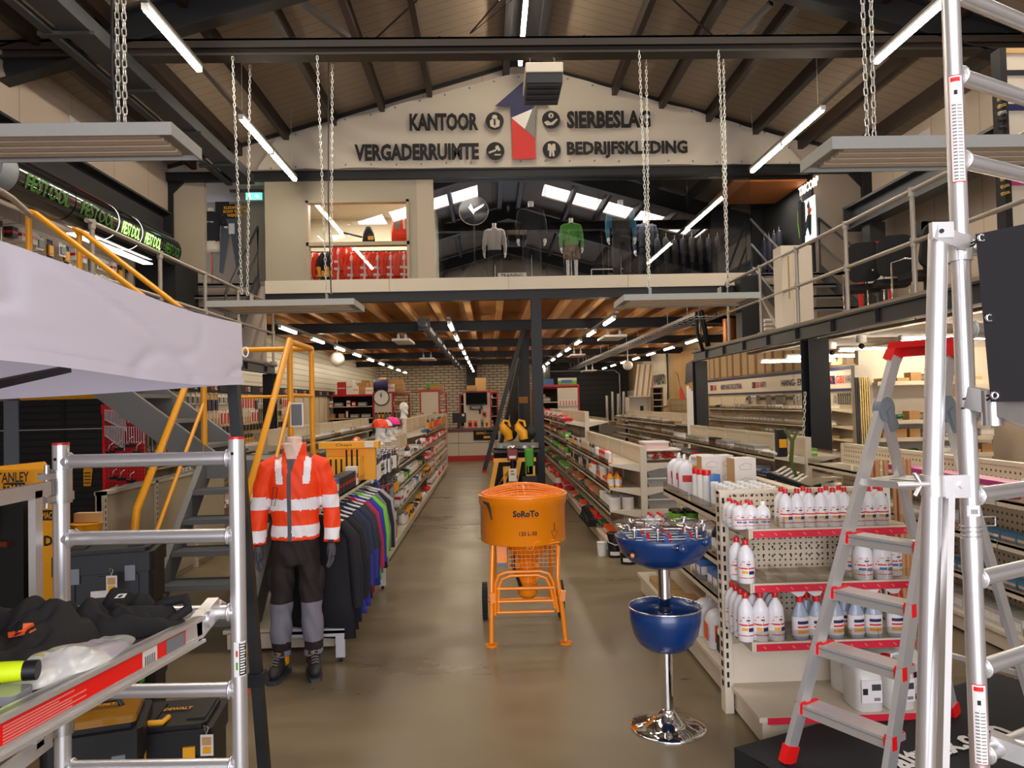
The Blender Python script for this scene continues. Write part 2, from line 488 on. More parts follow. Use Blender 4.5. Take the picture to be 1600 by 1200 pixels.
for k,y in enumerate((-1.4,3.6,8.6)):
 b=MB(M_steel)
 for s in(-1,1):
  xe=XL if s<0 else XR
  for dz,w in((-.08,.2),(-.46,.2)):
   b.bar((XRG,y,ZR+dz),(xe,y,zroof(xe)+dz),w,.022,upv=(0,0,1))
  b.bar((XRG,y,ZR-.27),(xe,y,zroof(xe)-.27),.02,.38,upv=(0,0,1))
  if y<5:
   b.box((xe-s*.01,y-.1,0),(xe-s*.28,y+.1,zroof(xe)-.3))
 struct('trim_portal_frame_%d'%(k+1),b)
b=MB(M_tie)
yt=8.6
b.box((XL,yt-.1,5.96),(XR,yt+.1,5.985));b.box((XL,yt-.1,5.79),(XR,yt+.1,5.815));b.box((XL,yt-.02,5.80),(XR,yt+.02,5.97))
b.box((XL,yt-.1,5.88),(XR,yt-.09,5.985))
for i in range(14):b.cyl((XL+.8+i*.85,yt-.06,5.985),(XL+.8+i*.85,yt-.06,6.01),.012,n=6)
struct('trim_tie_beam',b)
b=MB(M_brown)
for p,q in(((652,0,7.0),(585,62,6.75)),((780,0,7.2),(735,52,7.2)),((1052,0,7.1),(1114,56,6.8))):
 b.cyl(P(p[0],p[1],Z=p[2]),P(q[0],q[1],Z=q[2]),.014,n=6)
b.bar(P(467,0,Z=6.75),P(546,60,Z=6.6),.07,.07)
b.bar(P(1205,5,Z=6.75),P(1150,60,Z=6.6),.07,.07)
b.cyl(P(736,52,Z=6.8),P(800,0,Z=7.0),.006,n=5)
struct('trim_roof_bracing',b)
b=MB(M_steel2)
b.box((-4.32,-2,5.62),(-4.02,12.9,5.78));b.box((-4.5,-2,5.60),(-4.40,12.9,5.66))
for i in range(9):b.box((-4.56,2+i*1.4,5.585),(-3.98,2.08+i*1.4,5.625))
struct('trim_pipe_channel',b)
b=MB(stripes('gable_panel',H('b9ab9a'),H('857868'),0,0.95,0.993,0.5,0.3))
b.prism([(XL,5.83),(XR,5.83),(XR,zroof(XR)),(XRG,ZR),(XL,zroof(XL))],'Y',13.0,13.12)
struct('wall_gable',b)
b=MB(M_steel)
for s in(-1,1):
 xe=XL if s<0 else XR
 b.bar((XRG,12.97,ZR-.03),(xe,12.97,zroof(xe)-.03),.06,.05,upv=(0,0,1))
b.box((XL,12.88,5.69),(XR,13.02,5.83));b.box((XL,12.85,5.815),(XR,13.0,5.835))
struct('trim_header_beam',b)
b=MB(M_blackm)
b.box((-5.54,12.95,2.5),(-5.46,13.1,5.69));b.box((6.78,12.9,2.5),(6.94,13.1,5.69))
b.prism([(-5.46,5.69),(-5.46,5.5),(-5.27,5.69)],'Y',12.95,13.05);b.prism([(6.78,5.69),(6.55,5.69),(6.78,5.45)],'Y',12.95,13.05)
struct('trim_end_posts',b)
b=MB(M_ply);b.box((XL,13.15,3.70),(XR,YB,3.90));struct('ceiling_mezzanine_deck',b)
b=MB(M_wood)
x=XL+.2
while x<XR:
 b.box((x-.06,13.1,3.55),(x+.06,YB-.02,3.70));x+=.62
struct('trim_floor_joists',b)
for k,y in enumerate((16.5,21.3,26.1,31.0)):
 b=MB(M_steel);b.box((XL,y-.1,3.53),(XR,y+.1,3.55));b.box((XL,y-.1,3.33),(XR,y+.1,3.35));b.box((XL,y-.02,3.35),(XR,y+.02,3.53))
 struct('trim_cross_beam_%d'%(k+1),b)
b=MB(M_steel);b.box((-3.88,12.98,3.53),(4.78,13.12,3.70));b.box((1.0,12.9,3.525),(4.5,13.12,3.545));struct('trim_front_edge_beam',b)
b=MB(mat('fascia_board',H('d8cdb9'),0.5,noise=0.05,scale=1.5));b.box((-3.88,12.94,3.70),(4.80,13.0,3.925));struct('trim_mezzanine_fascia',b)
b=MB(mat('fascia_joint',H('8b8272'),0.7))
for x in(-1.72,.38,2.5):b.box((x,12.935,3.70),(x+.006,12.945,3.925))
struct('trim_fascia_joints',b)
b=MB(M_grey);b.box((-5.54,13.0,3.86),(-3.88,14.3,3.92));b.box((4.8,13.0,3.86),(6.94,15.5,3.92));struct('floor_upper_landings',b)
b=MB(mat('office_panel',H('aaa08c'),0.5,noise=0.02))
b.box((-5.46,13.0,2.5),(-4.93,13.1,5.69))
b.box((XL,14.3,3.9),(-3.8,14.34,5.69))
struct('wall_upper_left',b)
b=MB(mat('recess_panel',H('9c8f80'),0.5));b.box((XL,14.25,3.9),(-3.85,14.35,5.69));struct('wall_recess',b)
b=MB(M_beige);b.box((XL,13.12,5.78),(XR,18.2,5.84));b.box((XL,16.0,3.9),(-1.0,16.1,5.8));struct('ceiling_upper_rear',b)
b=MB(M_beige);b.box((-5.46,13.02,2.45),(-3.9,13.08,3.86));struct('wall_below_landing',b)
wl,wr,wb,wt=P(480,435,Y=13).x,P(641,435,Y=13).x,3.92,P(560,313,Y=13).z
oR=P(678,350,Y=13).x
b=MB(mat('office_front_panel',H('a39a86'),0.5,noise=0.02))
b.box((-3.88,13.0,3.92),(wl,13.1,5.69));b.box((wl,13.0,wt),(wr,13.1,5.69));b.box((wr,13.0,3.92),(P(652,350,Y=13).x,13.1,5.69))
b.box((-3.88,13.1,3.92),(-3.80,16,5.69))
struct('wall_office_front',b)
b=MB(mat('window_frame_paint',H('a8987f'),0.5))
t=.045
b.box((wl,12.96,wb),(wl+t,13.12,wt));b.box((wr-t,12.96,wb),(wr,13.12,wt));b.box((wl,12.96,wt-t),(wr,13.12,wt))
zm=P(560,380,Y=13).z
b.box((wl,12.96,zm-.045),(wr,13.12,zm+.02))
struct('window_5',b)
M_glass=glassmat('shop_window_glass',(0.86,0.86,0.84),0.14,0.0)
b=MB(M_glass);b.quad((wl,13.04,wb),(wr,13.04,wb),(wr,13.04,wt),(wl,13.04,wt));struct('window_6',b)
b=MB(mat('office_interior',H('d2cbb0'),0.6))
b.box((-3.8,15.4,3.92),(-1.0,15.5,5.69));b.box((-3.8,13.1,5.62),(-1.0,15.5,5.69));b.box((-1.1,13.4,3.92),(-1.0,15.4,5.69))
struct('wall_office_interior',b)
b=MB(mat('pale_return_wall',H('b8a995'),0.6))
b.box((P(652,350,Y=13).x,13.0,3.92),(oR,13.05,5.69));struct('wall_office_return',b)
b=MB(M_blackm);b.box((-1.0,17.8,3.9),(XR,17.9,5.72));b.box((-1.0,13.2,5.69),(XR,17.9,5.75));b.box((-1.0,15.5,3.9),(-.94,17.8,5.7));b.box((6.7,13.1,3.9),(6.9,17.9,5.7));struct('wall_showroom_back',b)
b=MB(mat('showroom_floor',H('2e2c2a'),0.6));b.box((-3.8,13.1,3.90),(4.8,17.9,3.925));struct('floor_showroom',b)
M_glass2=glassmat('showroom_glass',(0.9,0.9,0.9),0.20,0.0)
gx=[oR,P(770,350,Y=13).x,P(853,350,Y=13).x,P(937,350,Y=13).x,P(1020,350,Y=13).x,P(1108,350,Y=13).x,4.78]
for i in range(6):
 b=MB(M_glass2);b.quad((gx[i]+.004,13.03,3.925),(gx[i+1]-.004,13.03,3.925),(gx[i+1]-.004,13.03,5.69),(gx[i]+.004,13.03,5.69))
 struct('window_%d'%(7+i),b)
b=MB(mat('alcove_ceiling',H('b4682c'),0.6));b.box((4.5,13.1,5.60),(5.85,14.6,5.64));struct('ceiling_alcove',b)
b=MB(mat('grey_pier_paint',H('8d8175'),0.55));b.box((5.92,13.0,2.7),(6.78,13.1,5.69));struct('wall_upper_right_pier',b)
b=MB(M_blackm);b.box((5.88,13.0,3.92),(5.92,15.4,5.69));b.box((4.8,15.4,3.9),(5.92,15.5,5.7));struct('wall_alcove',b)
b=MB(M_beige);b.box((4.9,13.02,2.7),(6.9,13.08,3.86));struct('wall_below_right_landing',b)
for nm,x0,x1,xe,y1,zt,zb in(('left',XL,-3.9,-3.9,13.7,2.52,2.32),('right',4.2,XR,4.2,15.1,2.69,2.46)):
 b=MB(mat('walkway_deck',H('8a7d6a'),0.7,noise=0.15));b.box((x0,2.0,zt-.035),(x1,y1,zt));struct('floor_walkway_'+nm,b)
 b=MB(M_steel)
 s=1 if nm=='left' else-1
 xi=xe-s*.1
 b.box((xe,2,zt-.06),(xi,y1,zt-.036));b.box((xe,2,zb),(xi,y1,zb+.02));b.box((xe-s*.045,2,zb+.02),(xe-s*.055,y1,zt-.06))
 yy=2.6
 while yy<y1-.2:
  b.box((xe-s*.005,yy,zb+.02),(xi,yy+.012,zt-.06));yy+=1.05
 struct('trim_walkway_beam_'+nm,b)
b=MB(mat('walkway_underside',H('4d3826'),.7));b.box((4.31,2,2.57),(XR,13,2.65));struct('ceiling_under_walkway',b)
def hcol(x,y,z1,w=.19,m=None,z0=0.0):
 b=MB(m or M_steel)
 b.box((x-w/2,y-w/2,z0),(x+w/2,y-w/2+.014,z1));b.box((x-w/2,y+w/2-.014,z0),(x+w/2,y+w/2,z1))
 b.box((x-.006,y-w/2+.014,z0),(x+.006,y+w/2-.014,z1));b.box((x-w/2-.05,y-w/2-.05,z0),(x+w/2+.05,y+w/2+.05,z0+.02))
 return b
for i,(x,y,z1,w)in enumerate(((.86,13.05,3.53,.18),(.93,18.5,3.55,.17),(.93,21.3,3.33,.17),(.93,26.1,3.33,.18),(.93,31.0,3.33,.18),(-.85,36.1,3.6,.5),(-4.0,13.55,2.32,.2),(-4.0,8.35,2.32,.22),(4.32,14.95,2.46,.24),(4.38,9.75,2.46,.27),(4.38,4.9,2.46,.24))):
 struct('trim_column_%d'%(i+1),hcol(x,y,z1,w))
# ==== lights, banner, heaters, railings, stairs
def tp(mb,t,x0,y0,x1,y1,m,Y=None,X=None,bold=0.0,off=0.0,side=1):
 if Y is not None:
  a,c=P(x0,y1,Y=Y),P(x1,y0,Y=Y)
  mb.text(t,((a.x+c.x)/2,Y-off,(a.z+c.z)/2),X3,Z3,abs(c.x-a.x),abs(c.z-a.z),m,bold)
 else:
  a,c=P(x0,(y0+y1)/2,X=X),P(x1,(y0+y1)/2,X=X)
  q0,q1=P((x0+x1)/2,y1,X=X),P((x0+x1)/2,y0,X=X)
  xd=Y3 if X<0 else-Y3
  mb.text(t,(X-off*(1 if X>0 else-1),(a.y+c.y)/2,(q0.z+q1.z)/2),xd,Z3,abs(c.y-a.y),abs(q1.z-q0.z),m,bold)
def led(L,m):
 t=thing('linear_light','x','light')
 b=MB(m);b.prism(roundrect(-.032,.032,-.045,0,.015,3),'Y',0.02,L-.02);part('diffuser',b,t)
 b=MB(M_white);b.box((-.036,0,0.0),(.036,L,.03));b.box((-.03,-.012,-.04),(.03,.02,.02));b.box((-.03,L-.02,-.04),(.03,L+.012,.02));part('housing',b,t)
 return t
def rowname(i,n):
 return 'nearest' if i==0 else('farthest' if i==n-1 else ORD[i]+' from the near end')
lt=led(1.32,M_led);ltk=kids(lt);first=True
for x,z,ys,nm in((-3.19,5.55,(5.5,7.0,9.70,11.08),'left roof slope'),(4.54,5.55,(5.6,6.95,9.60,10.96),'right roof slope'),(.72,7.45,(7.5,8.88,10.27,12.02),'roof ridge')):
 for i,y in enumerate(ys):
  lb='bright white linear tube light hung along the %s, %s'%(nm,rowname(i,4))
  if first:lt.location=(x,y,z);lt['label']=lb;lt['group']='linear lights of the hall';first=False;o=lt
  else:o=dup(lt,(x,y,z),0,lb,'linear lights of the hall',ltk)
  if x==.72:o.location.x=P(819,30,Z=z).x;o.scale.y=.24 if i==3 else 1
for x,z,y0,y1,nm in((-3.19,5.58,-2,12.4,'left slope'),(4.54,5.58,-2,12.35,'right slope')):
 b=MB(mat('light_rail_grey',H('6f675e'),0.5));b.box((x-.03,y0,z+.005),(x+.03,y1,z+.04))
 t=thing('light_rail','long thin grey mounting rail carrying the tube lights of the %s'%nm,'rail',(x,(y0+y1)/2,z))
 part('channel',b,t)
 for y in(9.75,12.2,6.9,3.5):
  b=MB(M_galv);b.cyl((x,y,z+.04),(x,y,zroof(x)-.02),.004,n=5);part('suspension_wire',b,t)
lt2=led(1.12,M_ledm);k2=kids(lt2);first=True
for x,z,ys,nm in((-3.86,3.22,[13.75+2.45*i for i in range(9)],'left aisle under the upper floor'),(-.72,3.22,[13.7+2.45*i for i in range(9)],'middle aisle under the upper floor'),(2.3,3.22,[13.3+2.45*i for i in range(9)],'right of the central column under the upper floor'),(5.35,3.22,[18.6+2.45*i for i in range(7)],'right wall under the upper floor')):
 for i,y in enumerate(ys):
  lb='short glowing tube light in the row over the %s, %s'%(nm,rowname(i,len(ys)))
  if len(lb.split())>16:lb='tube light in the row over the %s, %s'%(nm.replace(' under the upper floor',''),rowname(i,len(ys)))
  if first:lt2.location=(x,y,z);lt2['label']=lb;lt2['group']='tube lights below the upper floor';first=False
  else:dup(lt2,(x,y,z),0,lb,'tube lights below the upper floor',k2)
 b=MB(M_greyp);b.box((x-.03,ys[0]-.3,z+.03),(x+.03,ys[-1]+1.3,z+.07))
 for y in(16.5,21.3,26.1,31.0):b.cyl((x,y,z+.06),(x,y,3.34),.005,n=5)
 solo('light_rail','grey mounting rail of the tube lights over the %s'%nm.replace(' under the upper floor',''),'rail',b)
batt=led(1.5,M_ledm);kb=kids(batt);first=True
for i,(bx0,by0)in enumerate(((5.38,14.4),(5.28,12.9),(5.4,11.2),(5.25,9.2),(5.2,8.0))):
 p=Vector((bx0,by0,2.42))
 lb='white fluorescent batten below the right walkway, %s from the left'%ORD[i]
 if first:batt.location=p;batt.rotation_euler=(0,0,-math.pi/2);batt['label']=lb;batt['group']='battens below the walkway';first=False
 else:dup(batt,p,-math.pi/2,lb,'battens below the walkway',kb)
def bz(px,py):q=P(px,py,Y=12.93);return(q.x,q.z)
top=[bz(404,262),bz(432,217),bz(797,116),bz(868,113),bz(1215,212),bz(1252,252)]
bl,brr=bz(404,266),bz(1252,256)
def topz(x):
 for(xa,za),(xb,zb)in zip(top,top[1:]):
  if xa<=x<=xb:return za+(zb-za)*(x-xa)/(xb-xa)
 return top[-1][1]if x>top[-1][0]else top[0][1]
def bf(u,v):
 x=bl[0]+(brr[0]-bl[0])*u;z0=bl[1]+(brr[1]-bl[1])*u;z1=max(z0+.01,topz(x));z=z0+(z1-z0)*v
 e=math.exp(-((x+2.4)/1.3)**2)+.7*math.exp(-((x-3.6)/1.2)**2)+.12
 y=12.93-.075*e*(0.5+.5*math.sin(7*(z*1.2+(x if x<0 else-x)*.75)+1.5*math.sin(x*2)))
 return(x,y,z)
t=thing('gable_banner','wide triangular cream banner with black lettering and an arrow under the roof peak','banner',(.6,12.93,5.85))
b=MB(M_canvas);b.grid(bf,200,24);part('cloth',b,t)
for tx,x0,y0,x1,y1 in(('KANTOOR',640,176,747,205),('VERGADERRUIMTE',554,223,748,252),('SIERBESLAG',886,172,1016,201),('BEDRIJFSKLEDING',886,219,1074,248)):
 b=MB(M_print);tp(b,tx,x0,y0,x1,y1,M_print,Y=12.84,bold=.045);part('lettering',b,t,'black stencil lettering')
def pp(l,Y):return[(P(x,y,Y=Y).x,Y,P(x,y,Y=Y).z)for x,y in l]
b=MB(M_navy)
Y=12.83
b.add(pp([(773,166),(818,127),(858,163),(838,163),(832,170),(799,184),(798,166)],Y),[(0,1,2,3,4,5,6)],M_navy)
b.add(pp([(832,170),(835,214),(799,184)],Y-.004),[(0,1,2)],M_white)
b.add(pp([(832,170),(838,163),(836,216),(820,202)],Y-.008),[(0,1,2,3)],M_greyprint)
b.add(pp([(799,184),(820,202),(836,216),(837,248),(801,249)],Y),[(0,1,2,3,4)],M_redprint)
part('arrow_emblem',b,t,'arrow in navy, grey, white and red')
for i,(cx,cy)in enumerate(((773,189),(774,236),(861,187),(862,234))):
 b=MB(M_print);c=P(cx,cy,Y=12.84);r=.16
 pts=[(c.x+r*math.cos(a*math.pi/14),12.84,c.z+r*math.sin(a*math.pi/14))for a in range(28)]
 b.add(pts,[tuple(range(28))],M_print)
 y=12.834
 def dq(l,mm=M_canvas):b.add([(c.x+u*.16,y,c.z+v*.16)for u,v in l],[tuple(range(len(l)))],mm)
 def dc(cx_,cz_,r_,mm=M_canvas,n=14):dq([(cx_+r_*math.cos(2*math.pi*k/n),cz_+r_*math.sin(2*math.pi*k/n))for k in range(n)],mm)
 if i==0:
  dc(0,.38,.3);dq([(-.5,-.6),(-.55,0),(-.3,.2),(.3,.2),(.55,0),(.5,-.6),(0,-.8)]);y-=.003;dq([(-.07,.1),(.07,.1),(.1,-.4),(0,-.55),(-.1,-.4)],M_print)
 elif i==1:
  dq([(-.75,-.1),(-.7,-.3),(.1,.0),(.05,.2)]);dq([(0,.5),(.3,.65),(.6,.1),(.35,-.05),(.25,.15),(.05,.1)]);dq([(-.1,-.5),(.6,-.5),(.6,-.35),(-.1,-.35)])
 elif i==2:
  dc(.0,.45,.3);dq([(-.8,-.3),(-.4,-.1),(0,-.35),(.6,.1),(.75,.0),(.2,-.6),(-.5,-.65)]);y-=.003;dc(0,.5,.09,M_print);dq([(-.05,.5),(.05,.5),(.08,.25),(-.08,.25)],M_print)
 else:
  dq([(-.4,.65),(.4,.65),(.45,-.1),(.3,-.1),(.25,.2),(.3,-.75),(.08,-.75),(0,0),(-.08,-.75),(-.3,-.75),(-.25,.2),(-.3,-.1),(-.45,-.1)])
  y-=.003;dq([(-.1,.65),(.1,.65),(0,.4)],M_print)
 part('pictogram',b,t)
for i in range(22):
 for k in(0,1):
  u=(i+.5)/22;q=bf(u,.965 if k else .06)
  if topz(q[0])-bl[1]<.15:continue
  b=MB(M_galv);b.cyl((q[0],q[1]-.004,q[2]),(q[0],q[1]-.012,q[2]),.018,n=8,m=M_greyp);part('eyelet',b,t)
def chain_mb(L,pitch=.05,ln=.066,wd=.036,r=.0045,m=None):
 b=MB(m or M_galv);n=int(L/pitch)
 for i in range(n):
  z=i*pitch;pts=[]
  for k in range(10):
   t=2*math.pi*k/10;x=math.cos(t)*(wd/2-r);zz=math.sin(t)*(wd/2-r)+(1 if math.sin(t)>0 else-1)*(ln-wd)/2
   pts.append((x,0,z+zz+ln/2)if i%2==0 else(0,x,z+zz+ln/2))
  b.tube(pts,r,5,closed=True)
 return b
M_chain=mat('zinc_chain',(0.75,0.74,0.68),0.28,0.95,0.05)
def chain(p0,p1,label,group='suspension chains',big=1.0):
 p0,p1=Vector(p0),Vector(p1);d=p1-p0;L=d.length
 b=chain_mb(L,.05*big,.066*big,.036*big,.0048*big,M_chain)
 q=Vector((0,0,1)).rotation_difference(d.normalized())
 o=solo('suspension_chain',label,'chain',b,loc=(0,0,0),group=group,local=True)
 o.rotation_mode='QUATERNION';o.rotation_quaternion=q;o.location=p0
 return o
def heater(name,label,x0,x1,y0,y1,z,th=.085,nsl=4,slope=0.0):
 t=thing(name,label,'heater',((x0+x1)/2,(y0+y1)/2,z-th))
 b=MB(M_panel)
 b.box((x0,y0,z-th),(x1,y0+.012,z));b.box((x0,y1-.012,z-th),(x1,y1,z));b.box((x0,y0+.012,z-th),(x0+.012,y1-.012,z));b.box((x1-.012,y0+.012,z-th),(x1,y1-.012,z))
 b.box((x0+.012,y0+.012,z-.02),(x1-.012,y1-.012,z-.005),M_dgrey);part('casing',b,t)
 ms=mat('heater_element_face',H('d6c7b2'),0.55)
 b=MB(ms);w_=(y1-y0-.06)/nsl
 for i in range(nsl):
  ya=y0+.03+i*w_;b.box((x0+.1,ya,z-th+.012),(x1-.1,ya+w_-.035,z-.03))
 part('radiant_slats',b,t)
 b=MB(mat('end_bay',H('8b857c'),0.6));b.box((x0+.012,y0+.012,z-th+.03),(x0+.1,y1-.012,z-.03));part('end_bay',b,t);b=MB(mat('end_bay',H('8b857c'),0.6));b.box((x1-.1,y0+.012,z-th+.03),(x1-.012,y1-.012,z-.03));part('end_bay',b,t)
 for xx in(x0+(x1-x0)*.24,x0+(x1-x0)*.77):
  b=MB(M_galv);b.box((xx-.05,(y0+y1)/2-.06,z-.005),(xx+.05,(y0+y1)/2+.06,z+.015));b.box((xx-.003,(y0+y1)/2-.06,z+.01),(xx+.003,(y0+y1)/2+.06,z+.11));part('hanging_bracket',b,t)
 return t
yn,yf=4.25,4.70
zl=3.36
xe=P(268,216,Y=yn).x
heater('radiant_heater_panel','large grey heater panel overhead at the left edge, cut by the frame',xe-2.9,xe,yn,yf,zl,.075)
xc=P(189,185,Y=4.65).x
chain((xc-.015,4.65,zl+.1),(xc-.03,4.65,6.2),'nearest left heater chain, left strand of the pair','chains of the near left heater',1.0)
chain((xc+.02,4.66,zl+.1),(xc+.015,4.66,6.2),'nearest left heater chain, right strand of the pair','chains of the near left heater',1.0)
b=MB(M_black);b.tube([(xc-.04,4.68,zl+.05),(xc-.07,4.68,zl+.5),(xc-.06,4.68,4.6),(xc-.07,4.68,6.0)],.008,6);solo('power_cable','black cable running down beside the near left heater chains','cable',b)
xe=P(1300,214,Y=yn).x
heater('radiant_heater_panel','large grey heater panel overhead at the right edge, behind the scaffold',xe,xe+2.9,yn,yf,P(1300,213,Y=yn).z,.075)
zr=P(1300,213,Y=yn).z
xc=P(1355,200,Y=4.65).x
chain((xc,4.65,zr+.1),(xc,4.65,6.2),'nearest right heater chain, left strand of the pair','chains of the near right heater')
chain((xc+.05,4.66,zr+.12),(xc+.08,4.66,6.2),'nearest right heater chain, right strand of the pair','chains of the near right heater')
for nm,px0,px1,py,pcs in(('left',322,553,468,(380,511)),('right',975,1188,458,(1010,1133))):
 a,c=P(px0,py,Y=8.3),P(px1,py,Y=8.3);z=(a.z+c.z)/2
 heater('radiant_heater_panel','distant flat heater panel hung from the tie beam in the %s half'%nm,a.x,c.x,8.3,9.0,z,.07)
 for j,pc in enumerate(pcs):
  xc=P(pc,300,Y=8.6).x
  for s_,dd in(('near',-.05),('far',.05)):
   chain((xc+dd*.3,8.6+dd,z+.1),(xc+dd*1.3,8.6+dd*2.2,5.80),'slim zinc chain holding the distant %s heater, %s end, %s strand'%(nm,('left','right')[j],s_),'chains of the distant heaters',.9)
 b=MB(M_black);xc=P(pcs[1],300,Y=8.6).x;b.tube([(xc+.02,8.64,z+.05),(xc+.0,8.66,z+1.2),(xc+.02,8.7,5.8)],.007,6);solo('power_cable','thin black cable beside the chains of the distant %s heater'%nm,'cable',b)
a,c=P(821,97,Y=8.5),P(880,97,Y=8.5)
t=thing('box_heater','small boxy cream and dark heater hanging before the gable banner','heater',((a.x+c.x)/2,8.7,5.45))
zt_=a.z;zb_=P(850,112,Y=8.5).z;zl_=zb_-.12
b=MB(M_cream);b.box((a.x,8.5,zb_),(c.x,9.2,zt_),bev=.01);part('casing',b,t)
b=MB(M_steel2);b.box((a.x+.01,8.52,zl_),(c.x-.01,9.18,zb_));part('louvre_frame',b,t,'dark louvre frame')
b=MB(M_dgrey)
for i in range(4):b.box((a.x+.03,8.55+i*.16,zl_-.02),(c.x-.03,8.63+i*.16,zl_))
part('louvres',b,t)
for pc in(828,866):q=P(pc,90,Y=8.62).x;chain((q,8.62,zt_),(q,8.62,5.80),'short chain above the boxy heater, %s of the two'%('left' if pc==828 else 'right'),'chains of the boxy heater',.8)
for i,(px0,px1,py,Y,nm)in enumerate(((612,640,529,16.8,'left of the middle lights, nearer one'),(655,678,559,25,'left of the middle lights, farther one'),(945,980,523,17.0,'right of the column, nearer one'),(893,915,553,24,'right of the column, farther one'),(913,932,578,30,'far right before the dark wall'))):
 a,c=P(px0,py,Y=Y),P(px1,py,Y=Y)
 t=thing('ceiling_heater','small white heater plate hung under the upper floor, '+nm,'heater',((a.x+c.x)/2,Y,a.z),0,'white plates under the upper floor')
 b=MB(M_white);b.box((a.x,Y,a.z-.05),(c.x,Y+1.2,a.z));part('plate',b,t)
 for xx in(a.x+.12,c.x-.12):
  b=MB(M_galv);b.cyl((xx,Y+.3,a.z),(xx,Y+.3,3.5),.012,n=6);b.box((xx-.03,Y+.27,a.z),(xx+.03,Y+.33,a.z+.12));part('hanger',b,t)
def railing(label,X,z0,zt,ys,y0,y1,ext=None,m=None):
 t=thing('walkway_railing',label,'railing',(X,(y0+y1)/2,z0))
 for y in ys:
  b=MB(m or M_rail);b.cyl((X,y,z0),(X,y,zt),.024,n=10);b.cyl((X,y,zt-.06),(X,y,zt+.03),.034,n=10);zm=(z0+zt)/2;b.cyl((X,y,zm-.045),(X,y,zm+.045),.034,n=10);b.cyl((X,y,z0),(X,y,z0+.012),.06,n=10)
  part('post',b,t)
 b=MB(m or M_rail);b.tube([(X,y0,zt),(X,y1,zt)],.024,10);part('top_rail',b,t)
 b=MB(m or M_rail);zm=(z0+zt)/2;b.tube([(X,y0,zm),(X,y1,zm)],.022,10);part('middle_rail',b,t)
 return t
ys=[P(x,400,X=-3.86).y for x in(250,320,371,425)]
railing('pale tube railing of the left walkway beyond the yellow handrails',-3.86,2.52,3.56,[7.3]+ys,7.2,ys[-1])
railing('pale tube railing of the left walkway before the yellow handrails',-3.9,2.52,3.50,[5.94,4.4],2.4,6.0)
b=MB(M_rail);b.tube([(-3.9,6.0,3.5),(-3.9,6.15,3.48),(-3.9,6.4,3.40)],.026,10);solo('rail_elbow','bent pale tube joining the left railing to the yellow handrail','pipe',b)
ys=[P(x,420,X=4.25).y for x in(1091,1136,1187,1245,1323,1429)]+[5.2,4.0]
railing('pale tube railing along the edge of the right walkway',4.25,2.69,3.72,ys,2.3,ys[0])
b=MB(M_rail);q=P(1190,470,X=4.25);b.cyl((4.25,q.y-.05,3.2),(4.25,P(1215,510,X=4.25).y,2.70),.022);solo('rail_brace','slanted pale tube bracing the right walkway railing near the far posts','pipe',b)
b=MB(M_galv);b.cyl((4.25,ys[0],3.2),(5.6,ys[0]+.3,3.2),.02);solo('end_rail','short horizontal tube closing the far end of the right walkway','pipe',b)
def flight(name,label,x0,x1,y0,z0,y1,z1,n,hand,m=M_stairg):
 t=thing(name,label,'stairs',((x0+x1)/2,min(y0,y1),min(z0,z1)))
 for x in(x0,x1):
  b=MB(M_steel2 if m is M_stairg else m);b.bar((x,y0,z0),(x,y1,z1),.04,.2,upv=(0,0,1));part('stringer',b,t)
 for i in range(n):
  f=(i+.7)/n;y=y0+(y1-y0)*f;z=z0+(z1-z0)*f
  b=MB(m);dy=.11 if y1>y0 else-.11
  b.box((x0+.02,y-.12,z-.03),(x1-.02,y+.12,z));b.box((x0+.02,y-.12,z-.06),(x1-.02,y-.105,z));part('tread',b,t)
 for x in hand:
  b=MB(M_steel2);p0,p1=Vector((x,y0,z0)),Vector((x,y1,z1))
  b.tube([p0+Vector((0,0,.1)),p0+Vector((0,0,.95)),p1+Vector((0,0,.95)),p1+Vector((0,0,0))],.022,8)
  b.tube([p0+Vector((0,0,.5)),p1+Vector((0,0,.5))],.018,8);part('handrail',b,t)
 return t
flight('steel_stairs','short grey steel steps from the left walkway up to the office landing',-5.15,-3.98,11.3,2.52,12.9,3.92,6,(-3.98,))
flight('steel_stairs','short grey steel steps from the right walkway up to the alcove',4.72,5.95,11.0,2.69,12.9,3.92,5,(4.72,5.95))
ya,yb_=6.42,7.2
t=thing('metal_staircase','grey steel staircase with landing and grating treads beside the orange jacket','stairs',(-2.6,6.5,0))
zl0,xl0,xl1=1.25,-2.46,-1.72
m=M_stairg
for y in(ya,yb_):
 b=MB(m);b.bar((-3.95,y,2.42),(xl0+.05,y,zl0-.02),.05,.22,upv=(0,0,1));b.bar((-3.95,y+.03,2.53),(xl0+.05,y+.03,zl0+.09),.06,.01,upv=(0,0,1));part('stringer',b,t)
for i in range(5):
 f=(i+.8)/5.4;x=-3.95+(xl0+3.95)*f;z=2.5+(zl0-2.5)*f
 b=MB(m);b.box((x-.13,ya+.03,z-.035),(x+.13,yb_-.03,z));part('tread',b,t)
b=MB(m);b.box((xl0,ya,zl0-.03),(xl1,yb_,zl0));b.box((xl0,ya-.02,zl0-.14),(xl1,ya+.01,zl0+.01));b.box((xl0,yb_,zl0-.14),(xl1,yb_+.03,zl0+.01));b.box((xl1-.02,ya,zl0-.14),(xl1+.02,yb_,zl0));part('landing',b,t)
for x in(xl0,xl1):
 for y in(yb_-.03,):
  b=MB(m);b.box((x-.04,y-.04,0),(x+.04,y+.04,zl0-.03));part('landing_post',b,t)
yb0=5.2
for x in(xl0,xl1):
 b=MB(m);b.bar((x,ya,zl0-.06),(x,yb0,.04),.05,.2,upv=(0,0,1));part('stringer',b,t)
